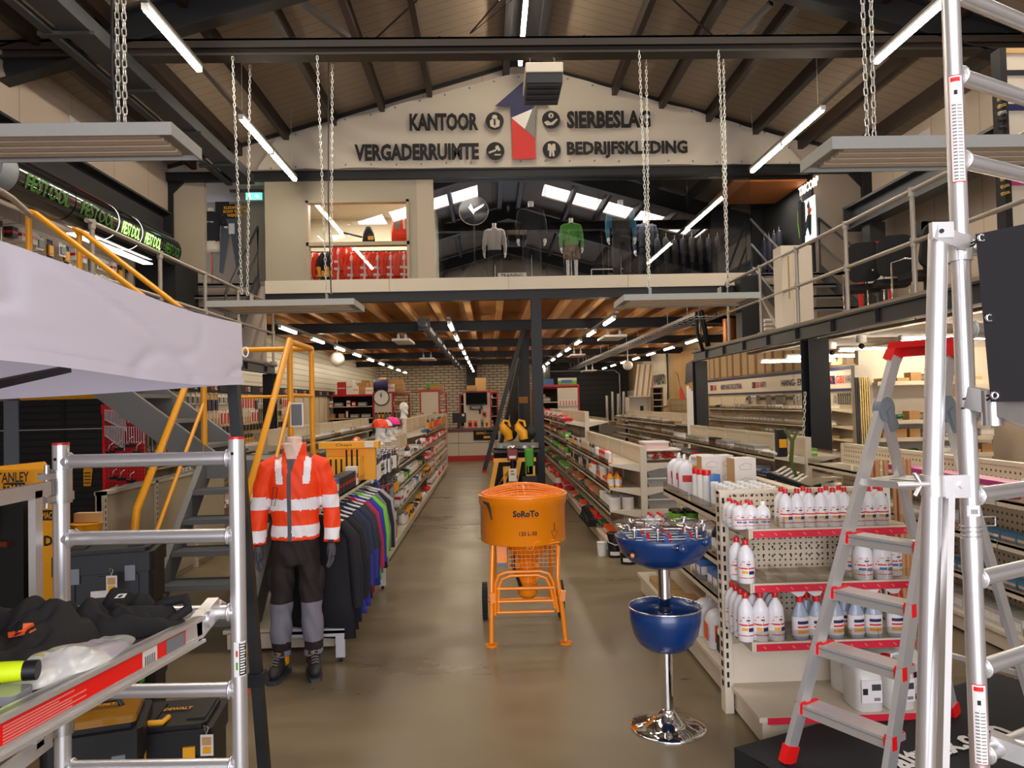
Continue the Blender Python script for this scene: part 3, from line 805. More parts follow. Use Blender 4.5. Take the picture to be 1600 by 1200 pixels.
for i in range(5):
 f=(i+1)/6;y=ya+(yb0-ya)*f;z=zl0*(1-f)
 b=MB(mat('step_grating',H('5d6468'),0.6,0.3,0.3,0.3,60));b.box((xl0+.03,y-.13,z-.03),(xl1-.03,y+.13,z));b.box((xl0+.03,y-.135,z-.035),(xl1-.03,y-.125,z+.004),m);part('tread',b,t)
ty=thing('yellow_handrail','yellow tubular handrails of the grey staircase with a tall frame behind the jacket','handrail',(-2.2,6.4,zl0))
def yr(name,pts,r=.026):
 b=MB(M_yel);b.tube(pts,r,10);part(name,b,ty)
h=1.02
for y,lb in((ya,0),(yb_,1)):
 yr('handrail_tube',[(-3.93,y,3.0-.6),(-3.93,y,3.40),(-3.91,y,3.44),(-3.87,y,3.42),(xl0-.02,y,zl0+h+.02),(xl0,y,zl0+h)])
yr('handrail_tube',[(-3.93,yb_,3.42),(-3.93,yb_-.1,3.46),(-3.90,yb_,3.44)])
for x in(xl0,xl1):
 yr('handrail_tube',[(x,ya,zl0+h+.02),(x,yb0,.04+h),(x,yb0-.28,.8),(x,yb0-.3,.45)]if 0 else[(x,ya,zl0+h+.02),(x,yb0+.0,h+.0),(x,yb0-.03,0.9),(x,yb0-.03,.02)])
 yr('post',[(x,ya,zl0-.1),(x,ya,zl0+h)])
 yr('post',[(x,yb_,zl0-.1),(x,yb_,zl0+h)])
 yr('middle_tube',[(x,ya,zl0+h*.5),(x,yb0,h*.5)],.016)
yr('top_tube',[(xl0,yb_,zl0+h),(xl1,yb_,zl0+h)]);yr('top_tube',[(xl1,ya,zl0+h),(xl1,yb_,zl0+h)]);yr('middle_tube',[(xl0,yb_,zl0+h*.55),(xl1,yb_,zl0+h*.55)],.016)
yr('middle_tube',[(xl1,ya,zl0+h*.55),(xl1,yb_,zl0+h*.55)],.016)
for x in(xl0,xl1):
 b=MB(M_galv);b.box((x-.05,yb0-.09,0),(x+.05,yb0+.03,.02));part('foot_plate',b,ty)
b=MB(M_white);a,c=P(455,667,Y=6.4),P(475,629,Y=6.4);b.box((a.x,6.37,a.z),(c.x,6.385,c.z))
b.box((a.x+.012,6.365,a.z+.012),(c.x-.012,6.37,c.z-.012),M_grey);solo('framed_sign','small blank grey sign in a white frame on the yellow handrail','sign',b)
# ==== foreground things
def remesh(mb,vox=.01,smooth=4,noise=0.0,nscale=6.0,fn=None):
 me=mesh_of(mb,'tmp');o=bpy.data.objects.new('tmp',me);col.objects.link(o)
 r=o.modifiers.new('r','REMESH');r.mode='VOXEL';r.voxel_size=vox
 if smooth:
  k=o.modifiers.new('s','SMOOTH');k.iterations=smooth;k.factor=.6
 dg=bpy.context.evaluated_depsgraph_get();e=bpy.data.meshes.new_from_object(o.evaluated_get(dg))
 from mathutils import noise as N
 vs=[]
 for v in e.vertices:
  c=v.co.copy()
  if noise:c+=v.normal*noise*(N.noise(c*nscale)+.5*N.noise(c*nscale*2.3))
  if fn:c=fn(c,v.normal)
  vs.append(c)
 fs=[tuple(p.vertices)for p in e.polygons]
 bpy.data.objects.remove(o);bpy.data.meshes.remove(me);bpy.data.meshes.remove(e)
 out=MB(mb.cur);out.add(vs,fs,mb.cur,True);return out
def paint(mb,rules):
 for i,f in enumerate(mb.f):
  c=sum((mb.v[k]for k in f),Vector())/len(f)
  m=rules(c)
  if m is not None:mb.mi[i]=mb._m(m)
 return mb
def loft(rings,m=None,n=20,pw=2.3):
 b=MB(m);vs=[]
 for cx,cy,cz,rx,ry in rings:
  for i in range(n):
   t=2*math.pi*i/n;c,s=math.cos(t),math.sin(t)
   vs.append((cx+rx*math.copysign(abs(c)**(2/pw),c),cy+ry*math.copysign(abs(s)**(2/pw),s),cz))
 fs=[(k*n+i,k*n+(i+1)%n,(k+1)*n+(i+1)%n,(k+1)*n+i)for k in range(len(rings)-1)for i in range(n)]
 fs+=[tuple(range(n-1,-1,-1)),tuple(range((len(rings)-1)*n,len(rings)*n))]
 return b.add(vs,fs,m,True)
M_tent=mat('tent_fabric',H('dcd6e4'),0.7,noise=0.02,scale=3)
M_tentin=mat('tent_fabric_inside',H('cbbcae'),0.8)
XT,YT=P(375,600,Y=3.0).x,3.0
X2,Y2=XT-3.0,0.0
zh,zt=1.80,2.045
from mathutils import noise as NZ
def tn(a,b_):
 q=Vector((a*1.3,b_*.5,3.3));k=abs(NZ.noise(Vector((a*2.1+b_*.9,b_*1.6,1.7))))
 return .012*NZ.noise(q)-.016*max(0,.14-k)/.14*(0.4+.6*NZ.noise(q*2.1))+.0015*NZ.noise(Vector((a*9,b_*9,0)))
t=thing('canopy_tent','white pop-up canopy tent with black legs filling the upper left','tent',((XT+X2)/2,1.5,0))
b=MB(M_tent)
b.grid(lambda u,v:(XT+.01+tn(u*3,v)*(1-v*.3),Y2+(YT-Y2)*u,zh-.012*math.sin(u*math.pi*3)+(zt-zh)*v+.0),120,20)
b.grid(lambda u,v:(X2+(XT-X2)*u,YT+tn(u*3,v),zh-.045*math.sin(min(1,(1-u)*2.2)*math.pi/2)+(zt-zh)*v+.02*0),60,10)
for fn in(lambda u,v:(X2-.0,Y2+(YT-Y2)*u,zh+(zt-zh)*v),lambda u,v:(X2+(XT-X2)*u,Y2,zh+(zt-zh)*v)):b.grid(fn,20,4)
part('valance',b,t)
b=MB(M_tent);ap=(XT-1.5,1.5,2.50)
def rf(c0,c1):
 def g(u,v):
  e=Vector(c0).lerp(Vector(c1),u);p=e.lerp(Vector(ap),v);p.z+=-.03*math.sin(v*math.pi)+.006*math.sin(u*14+v*6)
  return p
 return g
cs=[(XT,YT,zt),(X2,YT,zt),(X2,Y2,zt),(XT,Y2,zt)]
for i in range(4):b.grid(rf(cs[i],cs[(i+1)%4]),20,10)
part('roof_cover',b,t)
b=MB(M_tent);b.grid(lambda u,v:(XT+.016+tn(u*3,0.08)*.97,Y2+(YT-Y2)*u,zh-.012*math.sin(u*math.pi*3)-.002+.03*v),90,2);part('hem_band',b,t)
b=MB(M_black)
for q0,q1 in(((XT-.02,YT-.03,1.86),P(413,1200,Y=2.93)),):
 d=(Vector(q1)-Vector(q0));e=Vector(q0)+d*(q0[2]/-d.z)if 0 else Vector(q0)+d*((q0[2]-.01)/(q0[2]-q1.z))
 b.bar(q0,e,.04,.04);mid=Vector(q0).lerp(e,.5);part('leg',b,t)
 lg=MB(M_blackm);m_=Vector(q0).lerp(e,.66);lg.box((m_.x-.03,m_.y-.03,m_.z-.02),(m_.x+.03,m_.y+.03,m_.z+.03));part('leg_lock',lg,t)
 rg=MB(M_redb);rg.tube([(m_.x-.035+.016*math.cos(a),m_.y-.04,m_.z-.03+.016*math.sin(a))for a in[i*math.pi/5 for i in range(10)]],.003,5,closed=True);part('pull_ring',rg,t,'red pull ring')
 fp=MB(M_black);fp.box((e.x-.05,e.y-.05,0),(e.x+.05,e.y+.05,.012));part('foot',fp,t)
for x,y in((X2+.03,YT-.03),(X2+.03,Y2+.03),(XT-.03,Y2+.03)):
 b=MB(M_black);b.box((x-.02,y-.02,0),(x+.02,y+.02,1.9));part('leg',b,t)
for q0,q1 in(((XT-.03,YT-.05,1.93),(XT-1.5,YT-.05,1.70)),((XT-.03,YT-.05,1.70),(XT-1.5,YT-.05,1.96)),((XT-.05,YT-.1,1.92),(XT-.05,1.5,1.99))):
 if q0[2]==1.70:q0=P(104,577,Y=2.6);q1=P(-60,612,Y=1.9)
 elif q0[1]==YT-.05 and q0[2]==1.93:continue
 b=MB(M_black);b.bar(q0,q1,.03,.022);part('truss_bar',b,t)
b=MB(M_white);b.tube([(XT+.02+.012*math.cos(a),YT+.01,1.93+.02*math.sin(a))for a in[i*math.pi/5 for i in range(10)]],.003,5,closed=True);part('corner_ring',b,t)
def post(b,p0,p1,r=.0275):b.tube([p0,p1],r,18)
def weld(b,c,ax,r=.034):
 c=Vector(c);ax=Vector(ax).normalized();d,u,v=frame(c,c+ax)
 b.tube([c+(u*math.cos(a)+v*math.sin(a))*r for a in[i*math.pi/7 for i in range(14)]],.005,6,closed=True)
yl=2.7
pl,pr=P(95,700,Y=yl),P(369,695,Y=yl-.03)
t=thing('access_scaffold','left aluminium scaffold frame with red-capped posts and four rungs in view','scaffold',((pl.x+pr.x)/2,yl,0))
for p in(pl,pr):
 b=MB(M_alu2);ztop=1.585 if p is pl else 1.592
 post(b,(p.x,p.y,.16),(p.x,p.y,ztop));part('post',b,t)
 b=MB(M_redb);b.cyl((p.x,p.y,ztop),(p.x,p.y,ztop+.008),.028,n=18);part('end_cap',b,t,'red end cap')
 b=MB(M_blackm);b.cyl((p.x-.005,p.y-.0272,ztop-.05),(p.x-.005,p.y-.0282,ztop-.05),.006,n=8);part('pin_hole',b,t)
 b=MB(M_rubber);b.cyl((p.x-.025,p.y,.08),(p.x+.025,p.y,.08),.08,n=20);b2=MB(M_galv);b2.box((p.x-.04,p.y-.02,.08),(p.x+.04,p.y+.02,.17));cw=part('castor',b,t);q_=MB(M_galv);q_.join(b2);fk=part('castor_fork',q_,t)
for py in(718,838,957,1077,1195):
 z=P(230,py,Y=yl).z;b=MB(M_alu2);b.tube([(pl.x,pl.y,z),(pr.x,pr.y,z)],.025,18)
 weld(b,(pl.x+.032,pl.y,z),(1,0,0),.028);weld(b,(pr.x-.032,pr.y,z),(1,0,0),.028);part('rung',b,t)
a=P(370,1004,Y=yl-.06);c=P(385,1058,Y=yl-.06)
b=MB(M_white)
def wrap(b,x,y,r,z0,z1,a0,a1,m,n=8):
 b.grid(lambda u,v:(x+r*math.sin(a0+(a1-a0)*u),y-r*math.cos(a0+(a1-a0)*u),z0+(z1-z0)*v),n,1,m)
wrap(b,pr.x,pr.y,.0285,c.z,a.z,-.3,1.3,M_white);wrap(b,pr.x,pr.y,.0288,c.z+.004,a.z-.004,.35,1.28,M_print)
wrap(b,pr.x,pr.y,.0290,(a.z+c.z)/2+.01,a.z-.03,-.05,.2,M_redprint,3);wrap(b,pr.x,pr.y,.0290,c.z+.025,(a.z+c.z)/2-.01,-.05,.2,M_green,3)
for i in range(12):wrap(b,pr.x,pr.y,.0292,c.z+.01+i*.0095,c.z+.015+i*.0095,.45,1.0+.2*(i%3)*.4,M_white,3)
part('instruction_sticker',b,t,'black and white sticker with a red up and a green down arrow')
t=thing('guard_rail','flat silver guard frame clamped to the left scaffold post','guard rail',(pl.x,1.7,.56))
M_flat=mat('flat_aluminium',(0.62,0.60,0.57),0.4,0.6,0.05)
zr_=P(80,764,Y=2.6).z
for z,nm in((zr_,'top_bar'),(.575,'lower_bar')):
 b=MB(M_flat);b.box((pl.x-.012,.95,z-.024),(pl.x+.012,2.62,z+.024));part(nm,b,t)
b=MB(M_flat);b.box((pl.x-.012,2.53,.58),(pl.x+.012,2.57,zr_));part('upright',b,t)
for z in(zr_,.62):
 b=MB(M_galv);b.cyl((pl.x,pl.y-.0,z-.06),(pl.x,pl.y,z+.06),.036,n=16);b.box((pl.x-.03,pl.y-.09,z-.05),(pl.x+.005,pl.y-.02,z-.03));b.box((pl.x-.03,pl.y-.09,z+.03),(pl.x+.005,pl.y-.02,z+.05))
 b.cyl((pl.x-.012,pl.y-.065,z-.07),(pl.x-.012,pl.y-.065,z+.08),.009,n=8);b.cyl((pl.x+.0,pl.y-.05,z+.04),(pl.x-.045,pl.y-.06,z+.045),.008,n=8);part('clamp',b,t)
t=thing('scaffold_platform','tilted scaffold platform with a red printed side rail and dark deck','platform',(-1.27,1.6,1.05))
def pz(y):return 1.012+(2.52-y)*.096
xr_,xl_=-.972,-1.53
b=MB(M_alu)
for x in(xr_,xl_):
 s=1 if x==xr_ else-1
 b=MB(M_alu)
 for(za,zb,xa,xb)in((-.085,.0,-.02,.0),(-.085,-.075,-.02,.012),(-.012,.0,-.03,.012),(-.07,-.06,-.002,.004)):
  P0=[(x+s*xa,2.50),(x+s*xb,2.50)]
  vs=[]
  for yy in(.8,2.50):
   for xx in(x+s*xa,x+s*xb):
    for zz in(za,zb):vs.append((xx,yy,pz(yy)+zz))
  b.add(vs,[(0,1,3,2),(4,6,7,5),(0,2,6,4),(1,5,7,3),(0,4,5,1),(2,3,7,6)])
 part('side_rail',b,t)
M_redlab=mat('red_label',H('ff0804'),0.4,noise=0.02)
b=MB(M_redlab)
def strip(b,y0,y1,v0,v1,m,off=.003):
 b.quad((xr_+off,y0,pz(y0)-.085+.085*v0),(xr_+off,y1,pz(y1)-.085+.085*v0),(xr_+off,y1,pz(y1)-.085+.085*v1),(xr_+off,y0,pz(y0)-.085+.085*v1),m)
strip(b,.9,2.36,.18,.80,M_redlab)
part('red_label_strip',b,t,'bright red printed strip')
b=MB(M_white)
pinkw=mat('pink_print',H('f08a80'),0.5)
for i in range(7):strip(b,1.49,1.49+(.24 if i%2 else .30)-(i>4)*.05,.24+i*.075,.285+i*.075,pinkw,.0038)
strip(b,2.07,2.16,.2,.8,M_white,.0038);strip(b,2.22,2.35,.24,.78,M_greyp,.0038)
for i in range(6):strip(b,2.085+i*.011,2.090+i*.011,.3,.6,M_print,.0042)
strip(b,1.41,1.45,.35,.7,M_white,.0038)
part('printed_text',b,t)
b=MB(mat('deck_brown',H('3b302c'),0.75,noise=0.1))
b.add([(xl_+.02,.8,pz(.8)-.03),(xr_-.02,.8,pz(.8)-.03),(xr_-.02,2.5,pz(2.5)-.03),(xl_+.02,2.5,pz(2.5)-.03),(xl_+.02,.8,pz(.8)-.015),(xr_-.02,.8,pz(.8)-.015),(xr_-.02,2.5,pz(2.5)-.015),(xl_+.02,2.5,pz(2.5)-.015)],[(3,2,1,0),(4,5,6,7),(0,1,5,4),(1,2,6,5),(2,3,7,6),(3,0,4,7)])
part('deck',b,t)
for x in(xr_-.02,xl_+.02):
 b=MB(M_alu2);b.bar((x,2.46,pz(2.46)-.05),(x,2.66,1.0),.04,.07);b.tube([(x,2.64,.985+.035*0),(x,2.70,1.005),(x,2.745,.985),(x,2.74,.94)],.014,8);b.cyl((x-.03,2.56,.99),(x+.03,2.56,.99),.03,n=12);part('hook',b,t)
t=thing('access_scaffold','near aluminium scaffold frame beyond the left edge carrying the platform','scaffold',(-1.25,.8,0))
for x in(pl.x,pr.x):
 b=MB(M_alu2);b.tube([(x,.78,0),(x,.78,1.58)],.0275,16);part('post',b,t)
for z in(.4,.68,1.12,1.5):b=MB(M_alu2);b.tube([(pl.x,.78,z),(pr.x,.78,z)],.025,16);part('rung',b,t)
M_bag=mat('black_bag_cloth',H('131214'),0.8,noise=0.12,scale=4,bump=0.1)
def pile(cx,cy,rx,ry,rz,h,m,amp=.03,fr=9.0,seed=0,n=46,pw=3.0):
 b=MB(m);ca,sa=math.cos(rz),math.sin(rz)
 def f(u,v):
  a=2*math.pi*u;rr=min(1,v*1.0)
  ed=1+.16*NZ.noise(Vector((math.cos(a)*1.6+seed,math.sin(a)*1.6,seed*.7)))
  x=rx*rr*math.copysign(abs(math.cos(a))**.8,math.cos(a))*ed;y=ry*rr*math.copysign(abs(math.sin(a))**.8,math.sin(a))*ed
  X,Y_=cx+x*ca-y*sa,cy+x*sa+y*ca
  q=Vector((X*fr+seed,Y_*fr*.55,seed));fold_=abs(NZ.noise(q))*1.6+.5*abs(NZ.noise(q*2.3))
  zz=h*(1-rr**pw)**.55*(.72+.45*NZ.noise(Vector((X*4+seed,Y_*4,0))))+amp*(1-rr**6)*(fold_-.45)
  return(X,Y_,pz(Y_)-.014+max(.003,zz))
 b.grid(f,n*2,n,m);b.add([Vector(f(i/60,1))-Vector((0,0,.002))for i in range(60)],[tuple(range(60))],m)
 return b
bb=pile(-1.34,1.93,.25,.33,.15,.20,M_bag,.05,11,3)
t=thing('black_bag','large crumpled black zip bag with orange print, nearest on the platform','bag',(-1.3,1.8,1.06));part('body',bb,t)
from mathutils.bvhtree import BVHTree
def onbag(bm,pts,lift=.004,cen=None):
 tree=BVHTree.FromPolygons([tuple(v)for v in bm.v],bm.f);o=Vector((0,0,CH));out=[]
 for px,py in pts:
  d=(P(px,py,Y=1.0)-o).normalized();h_,n_,i_,di=tree.ray_cast(o,d)
  out.append(h_-d*lift if h_ is not None else None)
 return out
b=MB(M_print);z_=[q for q in onbag(bb,[(95,925),(80,936),(62,948),(42,960),(25,972),(12,982)],.003)if q is not None]
if len(z_)>2:b.tube(z_,.004,6,M_blackm)
part('zip',b,t)
b=MB(M_orangep)
for poly in([(12,988),(35,984),(36,974),(52,973),(57,984),(46,990),(42,984),(38,992),(13,997)],[(0,917),(8,912),(12,918),(8,926),(0,929)]):
 q=onbag(bb,poly,.006)
 if all(x is not None for x in q):b.add(q,[tuple(range(len(q)))],M_orangep)
if b.v:part('orange_print',b,t,'orange printed letters')
b=MB(M_white);q=onbag(bb,[(88,922),(97,918),(99,926),(91,931)],.006)
if all(x is not None for x in q):b.add(q,[(0,1,2,3)],M_white);part('white_tab',b,t)
bb2=pile(-1.17,2.33,.16,.19,-.5,.14,M_bag,.05,12,8)
t=thing('black_bag','smaller folded black bag behind the zip bag near the scaffold post','bag',(-1.2,2.35,1.0));part('body',bb2,t)
b=MB(M_bag);b.tube([(-1.12,2.40,1.05),(-1.06,2.44,1.08),(-1.0,2.44,1.09),(-.985,2.42,1.06),(-1.03,2.36,1.03),(-1.1,2.33,1.04)],.016,8);part('strap',b,t)
b=MB(M_white);q=onbag(bb2,[(178,935),(185,928),(199,927),(194,934)],.006)
if all(x is not None for x in q):b.add(q,[(0,1,2,3)],M_white);part('white_label',b,t)
M_poly=mat('polybag',H('dededb'),0.22,noise=0.08,scale=6,spec=0.8)
bb3=pile(-1.115,1.97,.125,.29,.14,.06,M_poly,.012,16,5)
Mp1,Mp2,Mp3=mat('pink_in_bag',H('d9a6a0'),0.3),mat('lilac_in_bag',H('bdb6c6'),0.3),mat('yellow_in_bag',H('c9c76a'),0.3)
paint(bb3,lambda c:Mp1 if(abs((c.y-2.02)+(c.x+1.12)*1.5)<.05 and c.x<-1.08)else(Mp2 if(c.x>-1.08 and 1.93<c.y<2.1)else(Mp3 if(abs(c.x+1.10)<.012 and int(c.y*90)%2==0 and c.y<2.0)else None)))
t=thing('plastic_bag','clear plastic bag of folded pale clothing in front of the black bags','bag',(-1.12,2.0,1.03));part('wrapping',bb3,t)
b=MB(mat('hi_vis_yellow',H('d8f000'),0.55,emit=0.0));L1=P(50,1047,Y=1.70);L0=L1+Vector((-.22,-.05,.006))
M_hv=b.cur
b.tube([L0.lerp(L1,k/8)for k in range(9)],[.023,.024,.023,.024,.024,.023,.023,.022,.020],16)
t=thing('rolled_vest','rolled fluorescent yellow pouch with a black end on the platform','vest',(-1.24,1.54,1.08));part('roll',b,t)
b=MB(M_black);b.cyl(L1-(L1-L0).normalized()*.015,L1+(L1-L0).normalized()*.012,.022,n=14);part('end_cap',b,t)
b=MB(M_blackm);b.tube([L0.lerp(L1,.5)+Vector((.01,-.01,.02)),L0.lerp(L1,.6)+Vector((0,0,.025)),L0.lerp(L1,.7)+Vector((.01,-.01,.021))],.0015,4);part('cord',b,t)
t=thing('blister_pack','clear plastic blister pack lying before the yellow roll','package',(-1.13,1.47,1.09))
b=MB(mat('blister_grey',H('8d8d92'),0.15,spec=.9));bc_=P(14,1082,Z=1.10);b.prism(roundrect(bc_.x-.09,bc_.x+.035,bc_.y-.04,bc_.y+.035,.015),'Z',1.082,1.105);part('shell',b,t)
b=MB(M_white);b.prism(roundrect(bc_.x-.1,bc_.x+.055,bc_.y-.055,bc_.y+.045,.015),'Z',1.076,1.081);part('card',b,t)
dx,dy=.891,.454
ex,ey=.454,-.891
pA=P(1509,620,Y=2.35)
t=thing('scaffold_tower','tall silver scaffold tower standing at the right edge before the ladder','scaffold',(pA.x+.3,pA.y,0))
for k in(0,1):
 x,y=pA.x+dx*.72*k,pA.y+dy*.72*k
 b=MB(M_alu2);b.tube([(x,y,.10),(x,y,2.22)],.0285,20);part('lower_post',b,t)
 b=MB(M_alu2);b.tube([(x,y,2.22),(x,y,3.6)],.0275,20);part('upper_post',b,t)
 b=MB(M_rubber);b.cyl((x-.025,y,.085),(x+.025,y,.085),.085,n=20);part('castor',b,t)
for py in(775,905,1045,1180,645,515,385,250,118,-10):
 z=P(1512,py,Y=2.36).z;b=MB(M_alu2);q0=Vector((pA.x,pA.y,z));q1=q0+Vector((dx,dy,0))*.72
 b.tube([q0,q1],.026,18);weld(b,q0+Vector((dx,dy,0))*.036,(dx,dy,0),.030);part('rung',b,t)
b=MB(M_alu2);zc=P(1520,870,Y=2.35).z;b.cyl((pA.x,pA.y,zc-.05),(pA.x,pA.y,zc+.06),.031,n=20);part('joint_sleeve',b,t)
b=MB(M_galv)
for z in(zc+.07,zc+.085,zc+.10):b.tube([(pA.x+.032*math.cos(a),pA.y+.032*math.sin(a),z)for a in[i*math.pi/8 for i in range(16)]],.002,5,closed=True)
b.tube([(pA.x+.03,pA.y-.01,zc+.13),(pA.x+.075,pA.y-.01,zc+.13),(pA.x+.075,pA.y-.01,zc+.10),(pA.x+.03,pA.y-.01,zc+.10)],.003,5);part('locking_clip',b,t)
for(y0,y1,a0)in((118,285,0),(1070,1196,1)):
 z1_,z0_=P(1490,y0,Y=2.33).z,P(1500,y1,Y=2.33).z;b=MB(M_white)
 wrap(b,pA.x,pA.y,.0292,z0_,z1_,-1.1,.35,M_redprint);wrap(b,pA.x,pA.y,.0295,z0_+.003,z1_-.003,-1.05,.3,M_white)
 wrap(b,pA.x,pA.y,.0298,z1_-.022,z1_-.008,-.9,.05,M_redb,4)
 h_=z1_-z0_
 wrap(b,pA.x,pA.y,.0298,z1_-.065,z1_-.05,-.6,-.25,M_print,4)
 for i in range(int(h_/.011)-8):
  zz=z0_+.008+i*.011
  wrap(b,pA.x,pA.y,.0298,zz,zz+.005,-.85,-.45,M_greyprint,2);wrap(b,pA.x,pA.y,.0298,zz,zz+.0035,-.35,.15,M_greyprint,2)
 part('instruction_label',b,t,'white instruction label with a red oval mark')
b=MB(M_white);z1_=P(1505,790,Y=2.33).z;wrap(b,pA.x,pA.y,.0292,z1_-.035,z1_,-.9,.6,M_white)
for i in range(9):wrap(b,pA.x,pA.y,.0296,z1_-.027,z1_-.012,-.5+i*.08,-.46+i*.08,M_print,1)
part('barcode_label',b,t)
t=thing('stabiliser_tube','slightly slanted silver tube clamped beside the tall scaffold post','scaffold tube',(P(1448,1150,Y=2.2).x,2.2,.0))
b=MB(M_alu2);q0,q1=P(1466,365,Y=2.33),P(1447,1190,Y=2.22)
e=q0+(q1-q0)*(q0.z-.03)/(q0.z-q1.z)
b.tube([q0,e],.0295,20);part('tube',b,t)
b=MB(M_alu);c0=P(1500,392,Y=2.33);b.box((q0.x-.04,q0.y-.035,q0.z-.02),(q0.x+.03,q0.y-.015,q0.z+.03));b.bar((q0.x-.03,q0.y-.03,q0.z+.0),(pA.x,pA.y-.035,c0.z+.02),.012,.05);b.cyl((pA.x,pA.y,c0.z-.03),(pA.x,pA.y,c0.z+.05),.036,n=18);b.cyl((q0.x-.012,q0.y-.04,q0.z+.0),(q0.x-.012,q0.y-.028,q0.z),.007,m=M_steel)
b.cyl((pA.x+.03,pA.y-.02,c0.z+.01),(pA.x+.10,pA.y-.05,c0.z+.012),.008,n=10);part('top_clamp',b,t)
b=MB(M_redb);b.bar((pA.x+.1,pA.y-.05,c0.z+.01),(pA.x+.15,pA.y-.06,c0.z+.02),.02,.02);part('red_lever',b,t)
b=MB(M_white);z1_,z0_=P(1452,462,Y=2.3).z,P(1452,535,Y=2.3).z;qm=q0.lerp(e,.09)
wrap(b,qm.x,qm.y,.0305,z0_,z1_,-1.2,-.45,M_white)
for i in range(9):wrap(b,qm.x,qm.y,.0308,z0_+.01+i*.015,z0_+.018+i*.015,-1.05,-.8,M_greyprint,2)
part('paper_label',b,t)
b=MB(M_alu);cz=P(1460,757,Y=2.27).z;qc=q0+(e-q0)*((q0.z-cz)/(q0.z-e.z))
b.cyl((qc.x,qc.y,cz-.035),(qc.x,qc.y,cz+.03),.035,n=18);b.box((qc.x+.02,qc.y-.035,cz-.04),(qc.x+.10,qc.y-.02,cz+.03));b.cyl((qc.x+.07,qc.y-.045,cz),(qc.x+.07,qc.y-.03,cz),.01,n=10)
b.cyl((qc.x-.13,qc.y-.03,cz+.005),(qc.x-.03,qc.y-.03,cz+.005),.008,n=10)
for a in(-1,1):b.bar((qc.x-.055,qc.y-.03,cz+.005),(qc.x-.075,qc.y-.03,cz+.005+a*.035),.012,.006)
part('wing_bolt_clamp',b,t)
b=MB(M_flat);q2=P(1483,760,Y=2.26);q3=P(1473,1200,Y=2.1);e3=q2+(q3-q2)*(q2.z-.01)/(q2.z-q3.z);b.bar(q2,e3,.032,.02,upv=(1,0,0));part('flat_bar',b,t)
t=thing('black_banner','black sheet banner with metal eyelets tied to the right scaffold tower','banner',(pA.x+.4,1.9,1.7))
M_ban=mat('black_pvc_sheet',H('2a2a2e'),0.55,noise=0.03)
o0=P(1524,366,Y=2.22);o1=P(1548,628,Y=2.22)
def bn(u,v):
 base=Vector((o1.x+(o0.x-o1.x)*v,2.22,o1.z+(o0.z-o1.z)*v));d=Vector((ex,ey,0))*(1.0*u)
 return base+d+Vector((dx,dy,0))*(.012*math.sin(u*9+v*3)*u)
b=MB(M_ban);b.grid(bn,24,16);part('sheet',b,t)
for px,py in((1533,372),(1545,497),(1553,618)):
 q=P(px,py,Y=2.205);b=MB(M_chrome);b.tube([q+Vector((.010*math.cos(a),-.004,.010*math.sin(a)))for a in[i*math.pi/6 for i in range(12)]],.004,6,closed=True);part('eyelet',b,t)
for px,py in((1533,372),(1553,618)):
 q=P(px,py,Y=2.205);b=MB(M_blackm);b.tube([q,(pA.x+.02,pA.y-.035,q.z+.0),(pA.x-.03,pA.y-.03,q.z-.01)],.003,5);b.tube([q,(pA.x+.02,pA.y-.035,q.z-.03 if py>500 else q.z+.01),(pA.x-.03,pA.y-.02,q.z-.04 if py>500 else q.z)],.003,5);part('cable_tie',b,t)
t=thing('diagonal_brace','silver diagonal brace tube with a clamp below the black banner','scaffold tube',(pA.x+.3,2.1,1.3))
b=MB(M_alu2);z_=P(1535,635,Y=2.3).z;b.tube([(pA.x+.03,2.31,z_+.01),(pA.x+.03+ex*1.0,2.31+ey*1.0,z_-.32-.1)],.026,16);part('tube',b,t)
b=MB(M_galv);b.bar((pA.x+.0,2.33,z_+.03),(pA.x+.09,2.18,z_-.02),.05,.07);b.cyl((pA.x+.03,2.27,z_-.06),(pA.x+.03,2.27,z_+.05),.03,n=12);part('claw_clamp',b,t)
b=MB(M_alu2);b.tube([(pA.x+.05,2.3,z_-.01),(pA.x+.05+ex*1.1,2.3+ey*1.1,z_+.0)],.024,14);solo('horizontal_brace','silver horizontal brace tube just under the black banner','scaffold tube',b)
t=thing('lower_brace','silver brace tube with a claw clamp low on the right tower','scaffold tube',(pA.x+.25,2.3,.35))
z_=P(1565,1165,Y=2.45).z;b=MB(M_alu2);b.tube([(pA.x+.14,2.40,z_+.02),(pA.x+.14+.5,2.0,z_+.05)],.026,14);part('tube',b,t)
b=MB(M_galv);b.bar((pA.x+.08,2.42,z_+.03),(pA.x+.20,2.34,z_+.0),.05,.06);part('claw_clamp',b,t)
A,B_=P(1147,1168,Z=.12),P(1435,1087,Z=.12);A.z=B_.z=.12
dv=(B_-A).normalized();nv=Vector((dv.y,-dv.x,0));B2=A+dv*1.9
t=thing('cloth_covered_podium','low podium under a black cloth printed with white letters at lower right','podium',(A.x+.8,A.y-.1,0))
b=MB(mat('black_cloth',H('17171a'),0.75,noise=0.1,bump=.1,scale=6))
C0,C1,C2,C3=A,B2,B2+nv*1.25,A+nv*1.25
b.grid(lambda u,v:(C0.lerp(C1,u)).lerp(C3.lerp(C2,u),v)+Vector((0,0,.004*math.sin(u*22+v*9)*math.sin(v*11))),40,24)
for p,q in((C0,C1),(C0,C3),(C3,C2),(C1,C2)):
 b.grid(lambda u,v:p.lerp(q,u)*1.0+Vector((0,0,-.118*v))+(nv*0 if 1 else 0)+(p.lerp(q,u)-(C0+C2)/2).normalized()*(.012*v*math.sin(u*40)),60,3)
part('cloth',b,t)
b=MB(M_white);o_=P(1470,1168,Z=.13);o_.z=.128
